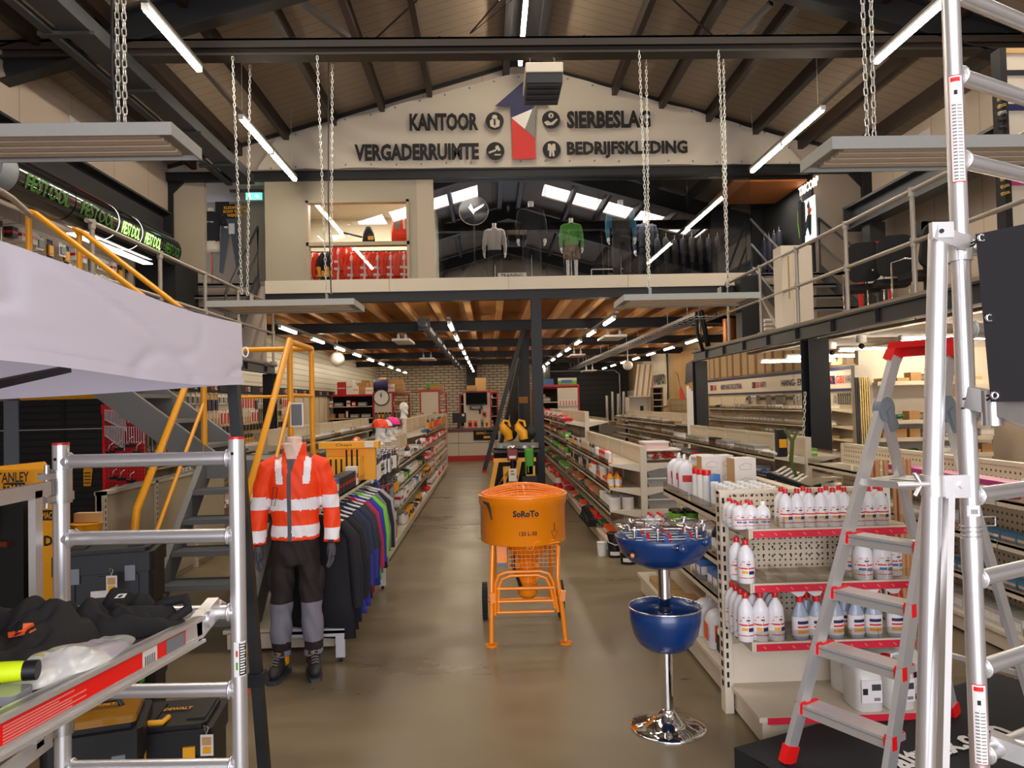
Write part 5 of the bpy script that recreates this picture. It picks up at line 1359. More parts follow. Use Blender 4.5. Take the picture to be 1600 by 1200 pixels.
def gondola(label,xc,y0,y1,h,zs,dep=.40,faces=(-1,1),bay=1.0,m=None,base=.15,name='shelf_rack',peg=None,end_h=None):
 m=m or M_shelf
 t=thing(name,label,'shelving',(xc,(y0+y1)/2,0))
 b=MB(peg or M_creamd);b.box((xc-.02,y0+.02,base),(xc+.02,y1-.02,h-.02));part('back_panel',b,t)
 n=max(1,int(round((y1-y0)/bay)));st=(y1-y0)/n
 for i in range(n+1):
  b=MB(m);y=y0+i*st;b.box((xc-.035,y-.02,0),(xc+.035,y+.02,h));part('upright',b,t)
 b=MB(m);b.box((xc-.03,y0,h-.03),(xc+.03,y1,h));part('top_rail',b,t)
 for s in faces:
  b=MB(m);b.box((xc,y0,0.02),(xc+s*(dep-.03),y1,base-.02));b.box((xc,y0,base-.025),(xc+s*dep,y1,base));part('base_plinth',b,t)
  for z in zs:
   for i in range(n):
    ya,yb=y0+i*st+.01,y0+(i+1)*st-.01
    b=MB(m);d=dep-.02;x1=xc+s*d
    b.box((xc+s*.03,ya,z-.018),(x1,yb,z));b.box((x1-s*.008,ya,z-.045),(x1,yb,z+.008))
    for yy in(ya,yb-.012):b.prism([(xc+s*.03,z-.09),(x1-s*.03,z-.018),(xc+s*.03,z-.018)]if s>0 else[(xc+s*.03,z-.018),(x1-s*.03,z-.018),(xc+s*.03,z-.09)],'Y',yy,yy+.012)
    sh=part('shelf',b,t)
    b=MB(M_acr);b.box((x1,ya+.01,z),(x1+s*.003,yb-.01,z+.055));lp_=bpy.data.objects.new('shelf_lip',mesh_of(b,'shelf_lip',WM[t.name].inverted()));col.objects.link(lp_);lp_.parent=sh
 return t
PRO={}
def proto(key,mb):PRO[key]=[mesh_of(mb,key),None];return key
def bx_(key,w,d,h,m,lab=None,frac=.55,m2=None):
 b=MB(m);b.box((-w/2,-d/2,0),(w/2,d/2,h))
 if lab:
  for s in(-1,1):
   b.quad((-w*.45,s*(d/2+.001),h*(1-frac)/2+.0),(w*.45,s*(d/2+.001),h*(1-frac)/2),(w*.45,s*(d/2+.001),h*(1+frac)/2),(-w*.45,s*(d/2+.001),h*(1+frac)/2),lab)
   b.quad((s*(w/2+.001),-d*.45,h*(1-frac)/2),(s*(w/2+.001),d*.45,h*(1-frac)/2),(s*(w/2+.001),d*.45,h*(1+frac)/2),(s*(w/2+.001),-d*.45,h*(1+frac)/2),lab)
 return proto(key,b)
def can_(key,r,h,m,lab,cap=None,n=14):
 b=MB(m);b.lathe([(r*.96,0),(r,.004),(r,h*.12)],(0,0,0),n,m);b.lathe([(r,h*.12),(r,h*.85)],(0,0,0),n,lab);b.lathe([(r,h*.85),(r,h-.004),(r*.96,h)],(0,0,0),n,cap or m);return proto(key,b)
def bottle_mb(r,h,body,lab,cap,n=16,neck=.3,capr=.36):
 a=MB(body);a.lathe([(r*.9,0),(r,.006),(r,h*.60),(r*.93,h*.68),(r*.62,h*.79),(r*neck,h*.86),(r*neck,h*.90)],(0,0,0),n)
 l=MB(lab);l.grid(lambda u,v:((r+.0012)*math.cos(2*math.pi*u),(r+.0012)*math.sin(2*math.pi*u),h*(.12+.42*v)),n,1,lab)
 c=MB(cap);c.lathe([(r*capr,h*.88),(r*capr,h*.985),(r*capr*.9,h),(.0001,h)],(0,0,0),12);return a,l,c
def bot_(key,r,h,body,lab,cap):
 a,l,c=bottle_mb(r,h,body,lab,cap,12);a.join(l);a.join(c);return proto(key,a)
def jug_mb(w,d,h,m):
 b=MB(m);b.join(loft([(0,0,0,w/2*.94,d/2*.92),(0,0,.01,w/2,d/2),(0,0,h*.62,w/2,d/2),(0,0,h*.74,w/2*.9,d/2*.85),(-w*.02,0,h*.84,w/2*.55,d/2*.5)],m,16,4));b.tube([(w*.33,0,h*.70),(w*.36,0,h*.86),(w*.2,0,h*.97),(-w*.02,0,h*.95),(-w*.12,0,h*.82)],[w*.07]*5,8)
 b.cyl((-w*.24,0,h*.78),(-w*.24,0,h*.9),w*.10,n=12);return b
def lump(key,w,d,h,m,sd=1):
 b=MB(m);rr=random.Random(sd)
 for k in range(5):b.ball(((rr.random()-.5)*w*.5,(rr.random()-.5)*d*.5,h*(.35+.25*rr.random())),.5,m,8,(w*.5,d*.5,h*.55))
 for v in b.v:v.z=max(0,v.z);v+=Vector((math.sin(v.z*90+v.x*70),math.cos(v.y*80),0))*.004
 return proto(key,b)
def card_(key,w,h,m,tool,kind=0):
 b=MB(m);b.box((-.002,-w/2,-h),(.002,w/2,0),m)
 if kind==0:b.box((-.014,-w*.12,-h*.9),(.014,w*.12,-h*.25),tool)
 elif kind==1:b.box((-.02,-w*.35,-h*.85),(.02,w*.35,-h*.3),tool)
 elif kind==2:b.cyl((0,0,-h*.95),(0,0,-h*.15),w*.10,n=6,m=tool);b.cyl((0,0,-h*.95),(0,0,-h*.5),w*.2,n=6,m=tool)
 b.cyl((-.02,0,-.01),(.03,0,-.01),.004,n=5,m=M_galv);return proto(key,b)
bx_('small_box_red',.09,.10,.12,M_redb,M_wbox,.4);bx_('small_box_white',.09,.09,.15,M_wbox,M_red,.25);bx_('small_box_orange',.08,.09,.10,M_orangep,M_wbox,.3);bx_('small_box_blue',.09,.09,.13,M_bluep,M_wbox,.4)
bx_('small_box_green',.10,.12,.09,M_lime,M_wbox,.3);bx_('small_box_brown',.14,.16,.12,M_card,None);bx_('flat_tray',.16,.22,.05,M_tan,None);bx_('small_box_yellow',.08,.09,.14,M_dew,M_black,.35);bx_('small_box_black',.10,.10,.12,M_black,M_red,.2)
bx_('grey_drawer',.20,.24,.10,M_steelgrey,M_wbox,.2);bx_('clear_tub',.18,.18,.10,mat('clear_tub_plastic',H('b8b4ac'),.2),M_silver,.5)
can_('can_white',.05,.13,M_white,M_bluep,M_white);can_('can_red',.033,.20,M_redb,M_white,M_redb);can_('can_orange',.033,.20,M_orangep,M_wbox,M_wcap);can_('cartridge_white',.026,.22,M_wcap,M_white,M_redb)
can_('paint_can_silver',.06,.14,M_galv,M_wbox);can_('bucket_white',.085,.16,M_white,M_wbox,M_white);can_('can_green',.045,.12,M_green,M_lime,M_black)
bot_('bottle_white',.035,.2,M_wbot,M_label,M_rcap);bot_('bottle_yellow',.03,.17,M_dew,M_label,M_rcap);bot_('bottle_black',.035,.2,M_black,M_label,M_rcap)
b=MB(M_silver)
for k in range(4):b.bar((-.06+.03*k,-.07,.012+.006*k),(-.03+.03*k,.07,.02+.01*k),.022,.008,M_silver if k%2 else M_steelgrey);b.bar((-.06+.03*k,-.07,.015),(-.06+.03*k,-.06,.06),.02,.006,M_silver)
proto('bag_silver',b);lump('bag_red',.16,.16,.10,M_redb,2);lump('bag_dark',.18,.18,.09,M_dgrey,3);lump('bag_blue',.14,.16,.08,M_bluep,4);lump('bag_white',.14,.16,.07,M_wbox,5);lump('bag_green',.18,.18,.10,M_dgreen,6)
card_('card_red_tool',.09,.22,M_wbox,M_redb,0);card_('card_steel_tool',.07,.26,M_black,M_galv,0);card_('card_tan',.12,.16,M_tan,M_black,1);card_('card_brush',.08,.24,M_wbox,M_wood,2);card_('card_black',.10,.20,M_black,M_dew,1);card_('card_white',.12,.14,M_white,M_steelgrey,1)
card_('glove_pair',.11,.26,M_navy,M_white,1);card_('glove_cream',.11,.26,M_tan,M_navy,1);card_('glove_red',.11,.24,M_redb,M_dgrey,1);card_('glove_dark',.12,.26,M_dgrey,M_steelgrey,1);card_('screwdriver',.04,.22,M_black,M_dew,2);card_('screwdriver_red',.04,.22,M_galv,M_redb,2);card_('wrench',.03,.24,M_galv,M_galv,0)
NM={'small_box_red':('product_box','box','red and white small box'),'small_box_white':('product_carton','box','white small box with red band'),'small_box_orange':('product_packet','box','orange small box'),'small_box_blue':('product_packet','box','blue small box'),'small_box_green':('product_packet','box','lime green small box'),'small_box_brown':('cardboard_box','box','brown cardboard box'),'flat_tray':('product_tray','tray','flat tan tray'),'small_box_yellow':('product_box','box','yellow and black box'),'small_box_black':('product_box','box','black small box'),'grey_drawer':('parts_crate','box','grey parts drawer'),'clear_tub':('parts_tub','tub','pale tub of metal parts'),'can_white':('product_can','can','white can with blue band'),'can_red':('spray_can','can','red spray can'),'can_orange':('spray_can','can','orange spray can'),'cartridge_white':('sealant_cartridge','cartridge','white sealant cartridge'),'paint_can_silver':('paint_can','can','silver paint can'),'bucket_white':('plastic_tub','bucket','white plastic bucket'),'can_green':('product_can','can','green can'),'bottle_white':('plastic_bottle','bottle','white bottle with red cap'),'bottle_yellow':('plastic_bottle','bottle','yellow bottle'),'bottle_black':('plastic_bottle','bottle','black bottle'),'bag_silver':('metal_bracket','bracket','silvery metal brackets'),'bag_red':('parts_bag','bag','red bagged item'),'bag_dark':('parts_bag','bag','dark grey bagged item'),'bag_blue':('parts_bag','bag','blue bagged item'),'bag_white':('parts_bag','bag','pale bagged item'),'bag_green':('parts_bag','bag','dark green bagged item'),'card_red_tool':('carded_tool','tool','red carded tool'),'card_steel_tool':('carded_tool','tool','steel tool on black card'),'card_tan':('sanding_pack','pack','tan hanging pack'),'card_brush':('paint_brush','brush','wooden-handled brush'),'card_black':('carded_tool','tool','black and yellow carded item'),'card_white':('blister_card','package','white blister card'),'glove_pair':('work_glove','glove','navy work glove pair'),'glove_cream':('work_glove','glove','cream work glove pair'),'glove_red':('work_glove','glove','red work glove pair'),'glove_dark':('work_glove','glove','dark grey work glove pair'),'screwdriver':('screwdriver','tool','yellow-black screwdriver'),'screwdriver_red':('screwdriver','tool','red screwdriver'),'wrench':('spanner','tool','steel spanner')}
CNT={}
N_STOCK=[0]
def ordn(i):
 tens=['','','twenty','thirty','forty','fifty','sixty','seventy']
 if i<20:return ORD[i]
 n=i+1;a,b_=divmod(n,10)
 if b_==0:return tens[a][:-1]+'ieth'
 return tens[a]+'-'+ORD[b_-1]
def item(key,loc,where,end='near',rz=0.0,s=1.0,group=None):
 nm,cat,desc=NM[key];o=bpy.data.objects.new(nm,PRO[key][0]);col.objects.link(o)
 o.location=loc;o.rotation_euler=(0,0,rz)
 if s!=1.0:o.scale=(s,s,s)if not isinstance(s,tuple)else s
 k=(key,where);i=CNT.get(k,0);CNT[k]=i+1
 lb='%s %s, %s from %s'%(desc,where,ordn(i),end)
 if len(lb.split())>16:lb=lb.replace(' the ',' ')
 if len(lb.split())>16:lb=lb.replace('on top of nearest','on nearest').replace(' of its','')
 o['label']=lb
 o['category']=cat;o['group']=group or('%s %s'%(desc,where));N_STOCK[0]+=1
 WM[o.name]=Matrix.Translation(loc)
 return o
can_('nozzle',.024,.165,M_wcap,M_white,M_wcap);NM['nozzle']=('capped_tube','tube','white capped tube')
SZ={}
for k,(me,_)in PRO.items():
 ys_=[v.co.y for v in me.vertices];xs_=[v.co.x for v in me.vertices];zs_=[v.co.z for v in me.vertices];SZ[k]=(max(xs_)-min(xs_),max(ys_)-min(ys_),max(zs_)-min(zs_))
def row(keys,x,y0,y1,z,where,rows=1,dx=.12,gap=.012,run=3,hmax=.3,seed=1,skip=.06,side=-1):
 rr=random.Random(seed);y=y0+.03
 while y<y1-.05:
  k=rr.choice(keys);s=min(1.0,hmax/SZ[k][2]);n=rr.randint(1,run)
  if rr.random()<skip:y+=.12+.1*rr.random();continue
  for q in range(n):
   w=SZ[k][1]*s
   if y+w>y1-.02:y=y1;break
   for r_ in range(rows):
    item(k,(x+side*-1*(SZ[k][0]*s/2+.01+r_*(SZ[k][0]*s+.01)),y+w/2,z),where,s=s,rz=0 if 'box' not in k else(rr.random()-.5)*.06)
   y+=w+gap
def hang(keys,x,y0,y1,z,where,gap=.03,seed=1,skip=.05,deep=0,run=3,jit=.0,s=1.0):
 rr=random.Random(seed);y=y0+.05;k=rr.choice(keys);n=run
 while y<y1-.05:
  if n<=0:k=rr.choice(keys);n=rr.randint(1,run)
  if rr.random()>skip:item(k,(x+jit*(rr.random()-.5),y,z),where,s=s)
  y+=SZ[k][1]*s+gap;n-=1
xa0,xac=1.27,1.68
gondola('nearest cream shelf rack right of the bar table, under the white jugs',xac,4.05,5.52,1.19,(1.03,.78,.56),.41,(-1,1),.75,peg=M_pegy,base=.18)
gondola('lower cream rack bay beyond the white jugs, behind the bar table',xac,5.54,6.5,.98,(.56,),.41,(-1,1),.96,peg=M_pegy,base=.18)
t=thing('end_display','cream pegboard end display with red-edged shelves of bottles behind the ladder','shelving',(1.7,3.8,0))
b=MB(M_peg);b.box((1.27,4.0,.52),(2.13,4.02,1.185));part('pegboard',b,t,'perforated board')
b=MB(M_cream);b.box((1.27,4.0,.15),(2.13,4.02,.52));part('lower_panel',b,t)
b=MB(M_blackm)
for i in range(16):
 for z in(1.165,1.10,.93,.88,.83):b.box((1.32+i*.051,3.9975,z-.008),(1.326+i*.051,3.9995,z+.004));b.box((1.317+i*.051,3.9975,z+.002),(1.329+i*.051,3.9995,z+.006))
part('key_slots',b,t)
for x in(1.235,2.13):
 b=MB(M_cream);b.box((x,3.97,0.0),(x+.045,4.045,1.19));part('upright',b,t)
 b=MB(M_blackm)
 for i in range(20):b.box((x+.012,3.9685,.14+i*.052),(x+.024,3.9705,.14+i*.052+.03));b.box((x+.0,3.99,.14+i*.052),(x-.0012,4.02,.14+i*.052+.03))
 part('slots',b,t)
b=MB(M_cream);b.box((1.235,3.985,1.175),(2.17,4.03,1.195));part('top_rail',b,t)
M_stripr=mat('red_price_strip',H('d21f38'),0.4,noise=0.02)
for z in(1.035,.765,.475):
 b=MB(M_shelf);b.box((1.29,3.66,z-.012),(2.11,3.995,z));b.box((1.29,3.655,z-.04),(2.11,3.668,z+.006));b.box((1.280,3.66,z-.045),(1.29,3.99,z+.004));b.prism([(3.99,z-.11),(3.80,z-.04),(3.99,z-.04)],'X',1.28,1.29);b.prism([(3.99,z-.10),(3.70,z-.03),(3.66,z),(3.99,z)],'X',2.109,2.117);sh=part('shelf',b,t)
 b=MB(M_stripr);b.box((1.30,3.648,z-.038),(2.105,3.655,z-.004),M_stripr)
 for i in range(11):
  x=1.34+i*.073;b.ball((x-.004,3.648,z-.018),.004,pinkw,6,(1,.3,1));b.ball((x+.004,3.648,z-.024),.004,pinkw,6,(1,.3,1))
 o=part('price_strip',b,t,'red price strip')
 b=MB(M_acr);b.box((1.30,3.650,z+.006),(2.10,3.653,z+.062));
 for x in(1.36,1.46,1.62,1.78,1.92):b.box((x,3.653,z+.004),(x+.002,3.9,z+.05))
 part('acrylic_lip',b,t)
b=MB(M_shelf);b.box((1.27,3.56,.125),(2.13,4.0,.15));b.box((1.29,3.58,.015),(2.11,3.99,.125));b.box((1.33,3.574,.03),(2.08,3.58,.105));part('base_plinth',b,t)
b=MB(M_stripr);b.box((1.31,3.552,.118),(2.12,3.56,.148));part('price_strip',b,t,'red price strip')
b=MB(M_cream)
for x in(1.26,1.30,2.1):b.cyl((x,3.6 if x!=1.26 else 4.0,0),(x,3.6 if x!=1.26 else 4.0,.015),.02,n=10)
part('levelling_foot',b,t)
def lab_tex(l,r,h,kind):
 def q(a0,a1,z0,z1,m):l.grid(lambda u,v:((r+.002)*math.sin(a0+(a1-a0)*u),-(r+.002)*math.cos(a0+(a1-a0)*u),h*(z0+(z1-z0)*v)),5,1,m)
 q(-1.1,1.1,.34,.375,M_redprint)
 l.add([((r+.002)*math.sin(a),-(r+.002)*math.cos(a),h*z)for a,z in((-1.0,.42),(-.8,.42),(-.3,.52),(-.6,.52))],[(0,1,2,3)],M_redprint)
 q(-.15,.3,.44,.47,M_navy);q(.05,.18,.50,.53,M_redprint);q(.05,.18,.40,.42,M_redprint)
 q(-.7,.0,.24,.30,M_dew if kind!='b' else M_bluep);q(.1,.8,.22,.30,M_navy if kind=='a' else M_greyp)
 q(-1.1,1.1,.13,.15,M_redprint)
def bottle_thing(r,h,body,cap,kind='a',shape=0):
 t=thing('cleaner_bottle','x','bottle');a,l,c=bottle_mb(r,h,body,M_label,cap,20)
 lab_tex(l,r,h,kind);part('body',a,t,local=True);part('printed_label',l,t,local=True);part('cap',c,t,'red cap' if cap is M_rcap else None,local=True);return t
def spray_thing(body):
 t=thing('spray_bottle','x','bottle');r,h=.042,.19;a=MB(body);a.lathe([(r*.9,0),(r,.006),(r,h*.62),(r*.8,h*.75),(r*.36,h*.95),(r*.36,h)],(0,0,0),18,sy=.75);part('body',a,t,local=True)
 l=MB(M_label);l.grid(lambda u,v:((r+.001)*math.cos(2*math.pi*u),(r+.001)*.76*math.sin(2*math.pi*u),h*(.1+.5*v)),18,1,M_label)
 for z0,z1,m in((.32,.37,M_redprint),(.18,.26,M_dew),(.42,.5,M_navy)):l.grid(lambda u,v:((r+.002)*math.sin(-.7+1.4*u),-(r+.002)*.78*math.cos(-.7+1.4*u),h*(z0+(z1-z0)*v)),5,1,m)
 part('printed_label',l,t,local=True)
 c=MB(M_rcap);c.cyl((0,0,h-.005),(0,0,h+.022),.018);c.bar((.03,0,h+.045),(.04,0,h+.0),.012,.006);part('trigger',c,t,'red collar and trigger',local=True)
 n_=MB(M_white);n_.prism([(-.05,h+.045),(-.045,h+.062),(.02,h+.065),(.03,h+.045),(.015,h+.025),(-.015,h+.022)],'Y',-.011,.011);part('nozzle',n_,t,local=True);return t
def lay(proto_t,spots,z,where,cat_desc,group,yb=3.70):
 ks=kids(proto_t);first=True
 fr=[s for s in spots if s[1]==0];cnt={0:0,1:0,2:0,3:0}
 for px,rowi in sorted(spots,key=lambda s:(s[1],s[0])):
  y=yb+.075*rowi;x=P(px,900,Y=y).x
  rn=('front row','second row','third row','back row')[rowi]
  lb='%s on %s, %s from left in %s'%(cat_desc,where,ORD[cnt[rowi]],rn);cnt[rowi]+=1
  if first:proto_t.location=(x,y,z);proto_t['label']=lb;proto_t['group']=group;proto_t.rotation_euler=(0,0,R.uniform(-.15,.15));first=False
  else:dup(proto_t,(x,y,z),R.uniform(-.2,.2),lb,group,ks)
lay(bottle_thing(.036,.135,M_wbot,M_rcap,'b'),[(1158,0),(1176,0),(1149,1),(1171,1),(1143,2)],1.038,'top display shelf','small red-capped bottle','small bottles on the top display shelf')
lay(bottle_thing(.036,.135,M_wbot,M_wcap,'b'),[(1195,0)],1.038,'top display shelf','white-capped small bottle','white capped bottle')
lay(bottle_thing(.034,.195,M_wbot,M_rcap,'a'),[(1231,0),(1249,0),(1268,0),(1286,0),(1305,0),(1323,0),(1343,0),(1361,0),(1380,0),(1224,1),(1259,1),(1295,1),(1315,1),(1353,1),(1372,1)],1.038,'top display shelf','tall red-capped bottle','tall bottles on the top display shelf')
lay(bottle_thing(.042,.215,M_wbot,M_rcap,'a'),[(1166,0),(1152,1)],.768,'middle display shelf','lone-pair red-capped bottle','pair of bottles on the middle display shelf')
lay(bottle_thing(.048,.215,M_wbot,M_rcap,'b'),[(1348,0),(1378,0),(1332,1),(1366,1),(1394,1)],.768,'middle display shelf','wide bottle with blue picture','wide bottles on the middle display shelf')
lay(bottle_thing(.040,.24,M_wbot,M_rcap,'a'),[(1163,0),(1186,0),(1210,0),(1156,1),(1175,1),(1204,1),(1149,2),(1197,2),(1143,3)],.478,'lower display shelf','tall slim white bottle','tall bottles on the lower display shelf')
lay(spray_thing(M_spray),[(1248,0),(1274,0),(1303,0),(1335,0),(1362,0),(1396,0),(1259,1),(1318,1),(1349,1)],.478,'lower display shelf','trigger spray bottle','spray bottles on the lower display shelf')
jc=thing('jerrycan','x','can');part('body',jug_mb(.14,.19,.26,mat('translucent_can',H('dcd9d2'),0.35)),jc,local=True)
b=MB(M_rcap);b.cyl((-.034,0,.225),(-.034,0,.25),.023,n=14);part('cap',b,jc,'red screw cap',local=True)
b=MB(M_label);b.box((-.05,-.098,.05),(.05,-.0955,.16));b.box((-.045,-.099,.09),(-.02,-.098,.12),M_print);b.box((.0,-.099,.11),(.045,-.098,.14),M_dgrey);b.box((.01,-.099,.06),(.04,-.098,.075),M_greyprint);part('printed_label',b,jc,local=True)
jk_=kids(jc)
for i,(px,y)in enumerate(((1346,3.66),(1394,3.66),(1328,3.84),(1372,3.87),(1410,3.86))):
 x=P(px,1050,Y=y).x;lb='translucent jerrycan with red cap on the display base, %s'%('front left','front right','back left','back middle','back right')[i]
 if i==0:jc.location=(x,y,.15);jc['label']=lb;jc['group']='jerrycans on the display base'
 else:dup(jc,(x,y,.15),.1*i,lb,'jerrycans on the display base',jk_)
b=MB(mat('dowel_wood',H('c08a5a'),0.6));b.cyl((0,0,0),(0,0,1.22),.018,n=10);dm=mesh_of(b,'dowel')
for i,px in enumerate((1352,1364,1371,1398,1406,1413,1384,1420)):
 y=5.3+.05*(i%2);q=P(px,740,Y=y);o=bpy.data.objects.new('wooden_dowel',dm);col.objects.link(o);o.location=(q.x,y,0);o['label']='round wooden dowel standing behind the ladder, %s from left'%ORD[sorted((1352,1364,1371,1398,1406,1413,1384,1420)).index(px)];o['category']='dowel';o['group']='wooden dowels behind the ladder';WM[o.name]=Matrix()
zA=1.032
def jugs(px,Yv,w,d,h,body,lab,label):
 x=xa0+.12;t=thing('plastic_jug',label,'jug',(x,Yv,zA),1.2);part('body',jug_mb(w,d,h,body),t,local=True)
 b=MB(lab);b.box((-w*.3,-d/2-.002,h*.2),(w*.3,-d/2-.0005,h*.5));b.box((-w*.3,d/2+.0005,h*.2),(w*.3,d/2+.002,h*.5));b.box((-w/2-.002,-d*.3,h*.35),(-w/2-.0005,d*.3,h*.52));part('printed_label',b,t,local=True)
for i,(Yv,lb)in enumerate(((5.42,'farthest'),(5.27,'middle'),(5.10,'nearest'))):jugs(0,Yv,.13,.17,.27,M_wbot,M_redprint,'white plastic jug with red label on the nearest right rack, %s of three'%lb)
tt=thing('product_drum','dark green drum with a white lid between the jugs and the cartons','drum',(1.47,5.02,zA));b=MB(M_dgreen);b.lathe([(.085,0),(.088,.01),(.088,.20)],(0,0,0),24,M_dgreen);b.lathe([(.088,.20),(.088,.215)],(0,0,0),24,M_dew);b.lathe([(.088,.215),(.088,.26)],(0,0,0),24,M_white);part('body',b,tt,local=True);b=MB(M_white);b.lathe([(.0001,.26),(.097,.26),(.097,.28),(.0001,.283)],(0,0,0),24);part('lid',b,tt,local=True)
for i,(x,Yv,w,d,lb)in enumerate(((1.43,4.80,.13,.10,'left one'),(1.545,4.86,.09,.12,'middle one'),(1.575,4.60,.135,.13,'right one'))):
 t=thing('white_carton','tall white carton with line drawings on the nearest right rack, %s'%lb,'box',(x,Yv,zA),.05,'tall white cartons');b=MB(M_wbox);b.box((-w/2,-d/2,0),(w/2,d/2,.29));part('box',b,t,local=True)
 b=MB(M_card2);b.box((-w/2-.0015,-d/2+.004,.0),(-w/2,d/2,.29));part('side',b,t,local=True)
 b=MB(M_greyprint)
 for z in(.24,.15,.06):b.tube([(-w*.3,-d/2-.001,z),(.0,-d/2-.001,z+.02),(w*.3,-d/2-.001,z+.01),(w*.25,-d/2-.001,z-.02),(-w*.25,-d/2-.001,z-.02),(-w*.3,-d/2-.001,z)],.0009,4)
 part('line_drawing',b,t,local=True)
for i,(x,y)in enumerate(((1.315,4.70),(1.325,4.63),(1.345,4.57))):item('cartridge_white',(x,y,zA),'on top of the nearest right rack')
b=MB(M_bluep);b.lathe([(.03,0),(.032,.005),(.032,.2),(.0001,.205)],(1.375,4.50,zA),16);solo('spray_can','blue and white canister at the near end of the nearest right rack','can',b)
for i in range(5):
 for j in range(4):
  item('nozzle',(xa0+.07+.078*j,4.10+i*.075,zA),'in the white cluster behind the display board')
row(['bottle_white','bottle_black','can_white','small_box_blue'],xa0+.01,4.1,4.9,.78,'on the second shelf of the nearest right rack',2,hmax=.19,seed=3)
row(['bottle_white','bag_white','small_box_white','can_green'],xa0+.01,4.9,5.5,.78,'on the second shelf of the nearest right rack',2,hmax=.2,seed=4)
row(['bottle_white','bottle_black','small_box_blue','bottle_yellow'],xa0+.01,4.1,6.45,.56,'on the third shelf of the nearest right rack',2,hmax=.19,seed=5)
row(['bag_silver','bag_blue','bag_dark','flat_tray','small_box_brown'],xa0+.02,5.1,6.45,.18,'on the base of the nearest right rack',1,seed=6)
for i,(y,m)in enumerate(((4.25,M_print),(4.50,M_orangep),(4.75,M_white))):
 t=thing('plastic_jug','white handled jug on the rack base behind the bar table, %s from the near end'%ORD[i],'jug',(xa0+.12,y,.18),1.5,'white jugs on the rack base');part('body',jug_mb(.15,.19,.27,M_wbot),t,local=True)
 b=MB(m);b.box((-.05,.0962,.05),(.05,.098,.15));b.box((-.0785,-.06,.05),(-.0765,.06,.15));part('printed_label',b,t,local=True)
xB=1.66
gondola('low cream shelf rack behind the bar table with brushes and orange packs',xB,8.0,12.4,1.19,(1.0,.74,.50),.40,(-1,1),1.1)
gondola('taller cream shelf rack beyond the traffic cone, full of red and green goods',xB,12.6,20.0,1.52,(1.34,1.07,.80,.50),.40,(-1,1),1.0)
xs=xB-.38
row(['small_box_orange','can_orange','small_box_red'],xs,8.05,9.1,1.0,'on the top shelf of the low right rack',1,hmax=.13,seed=11)
hang(['card_brush','card_brush','card_black','card_steel_tool'],xs+.02,9.2,12.2,1.16,'hanging along the top of the low right rack',seed=12,gap=.0,s=.85)
hang(['card_brush','card_steel_tool','card_tan'],xs+.05,9.8,12.3,.92,'hanging in the middle of the low right rack',seed=13,gap=.01,s=.85)
row(['bottle_yellow','can_orange','small_box_orange','cartridge_white','can_red'],xs,8.05,9.8,.74,'on the second shelf of the low right rack',2,hmax=.19,seed=14,run=4)
row(['bucket_white','small_box_orange','can_white'],xs,8.05,8.9,.50,'on the third shelf of the low right rack',2,hmax=.13,seed=15,run=4)
row(['bag_silver','bag_blue','small_box_brown','small_box_orange','bag_dark'],xs,9.0,12.3,.50,'on the third shelf of the low right rack',1,seed=16)
row(['bag_dark','small_box_orange','bag_red','bag_green'],xs,8.9,12.3,.15,'on the base of the low right rack',1,seed=17)
for i,z in enumerate((1.34,1.07,.80,.50,.15)):
 row([['small_box_red','card_red_tool','bag_red','small_box_white','can_red'],['small_box_red','small_box_green','can_green','small_box_black','small_box_red'],['small_box_green','can_green','small_box_red','small_box_blue'],['bag_red','bag_green','bag_dark','small_box_green'],['bag_red','small_box_red','bag_green','bag_red']][i][0:5:1]if i else['small_box_red','bag_red','small_box_white','can_red','clear_tub'],xs,12.65,19.9,z,'on shelf %s of the taller right rack'%('one','two','three','four','five')[i],1,hmax=.2,seed=20+i,run=4)
t=thing('storage_tub','clear lidded tub full of red packs at the end of the low right rack','tub',(1.90,8.3,1.0));b=MB(M_clear);b.prism(roundrect(1.72,2.10,8.1,8.5,.03),'Z',1.0,1.13);part('tub',b,t)
b=MB(M_redb)
for k in range(26):b.ball((1.76+.3*R.random(),8.15+.3*R.random(),1.04+.05*R.random()),.035,M_redb if k%4 else M_white,8,(1.2,.8,.6))
part('red_packs',b,t);b=MB(M_wbox);b.prism(roundrect(1.71,2.11,8.09,8.51,.03),'Z',1.131,1.145);part('lid',b,t)
t=thing('storage_tub','clear lidded tub with pink contents stacked above the red one','tub',(1.86,8.7,1.145));b=MB(mat('pale_pink_tub',H('d9b9b0'),.3));b.prism(roundrect(1.72,2.0,8.2,8.5,.03),'Z',1.146,1.21);part('tub',b,t);b=MB(M_wbox);b.prism(roundrect(1.71,2.01,8.19,8.51,.03),'Z',1.211,1.225);part('lid',b,t)
for i in range(4):
 z=.50+.115*i;t=thing('grey_crate','grey crate on the right side of the low rack, %s from the bottom'%ORD[i],'crate',(1.9,8.3,z),0,'grey crates');b=MB(M_steelgrey);b.prism([(1.73,z),(2.03,z),(2.06,z+.105),(1.70,z+.105)],'Y',8.06,8.5);part('crate',b,t);b=MB(M_wbox);b.box((1.69,8.05,z+.095),(2.07,8.51,z+.112));part('rim',b,t)
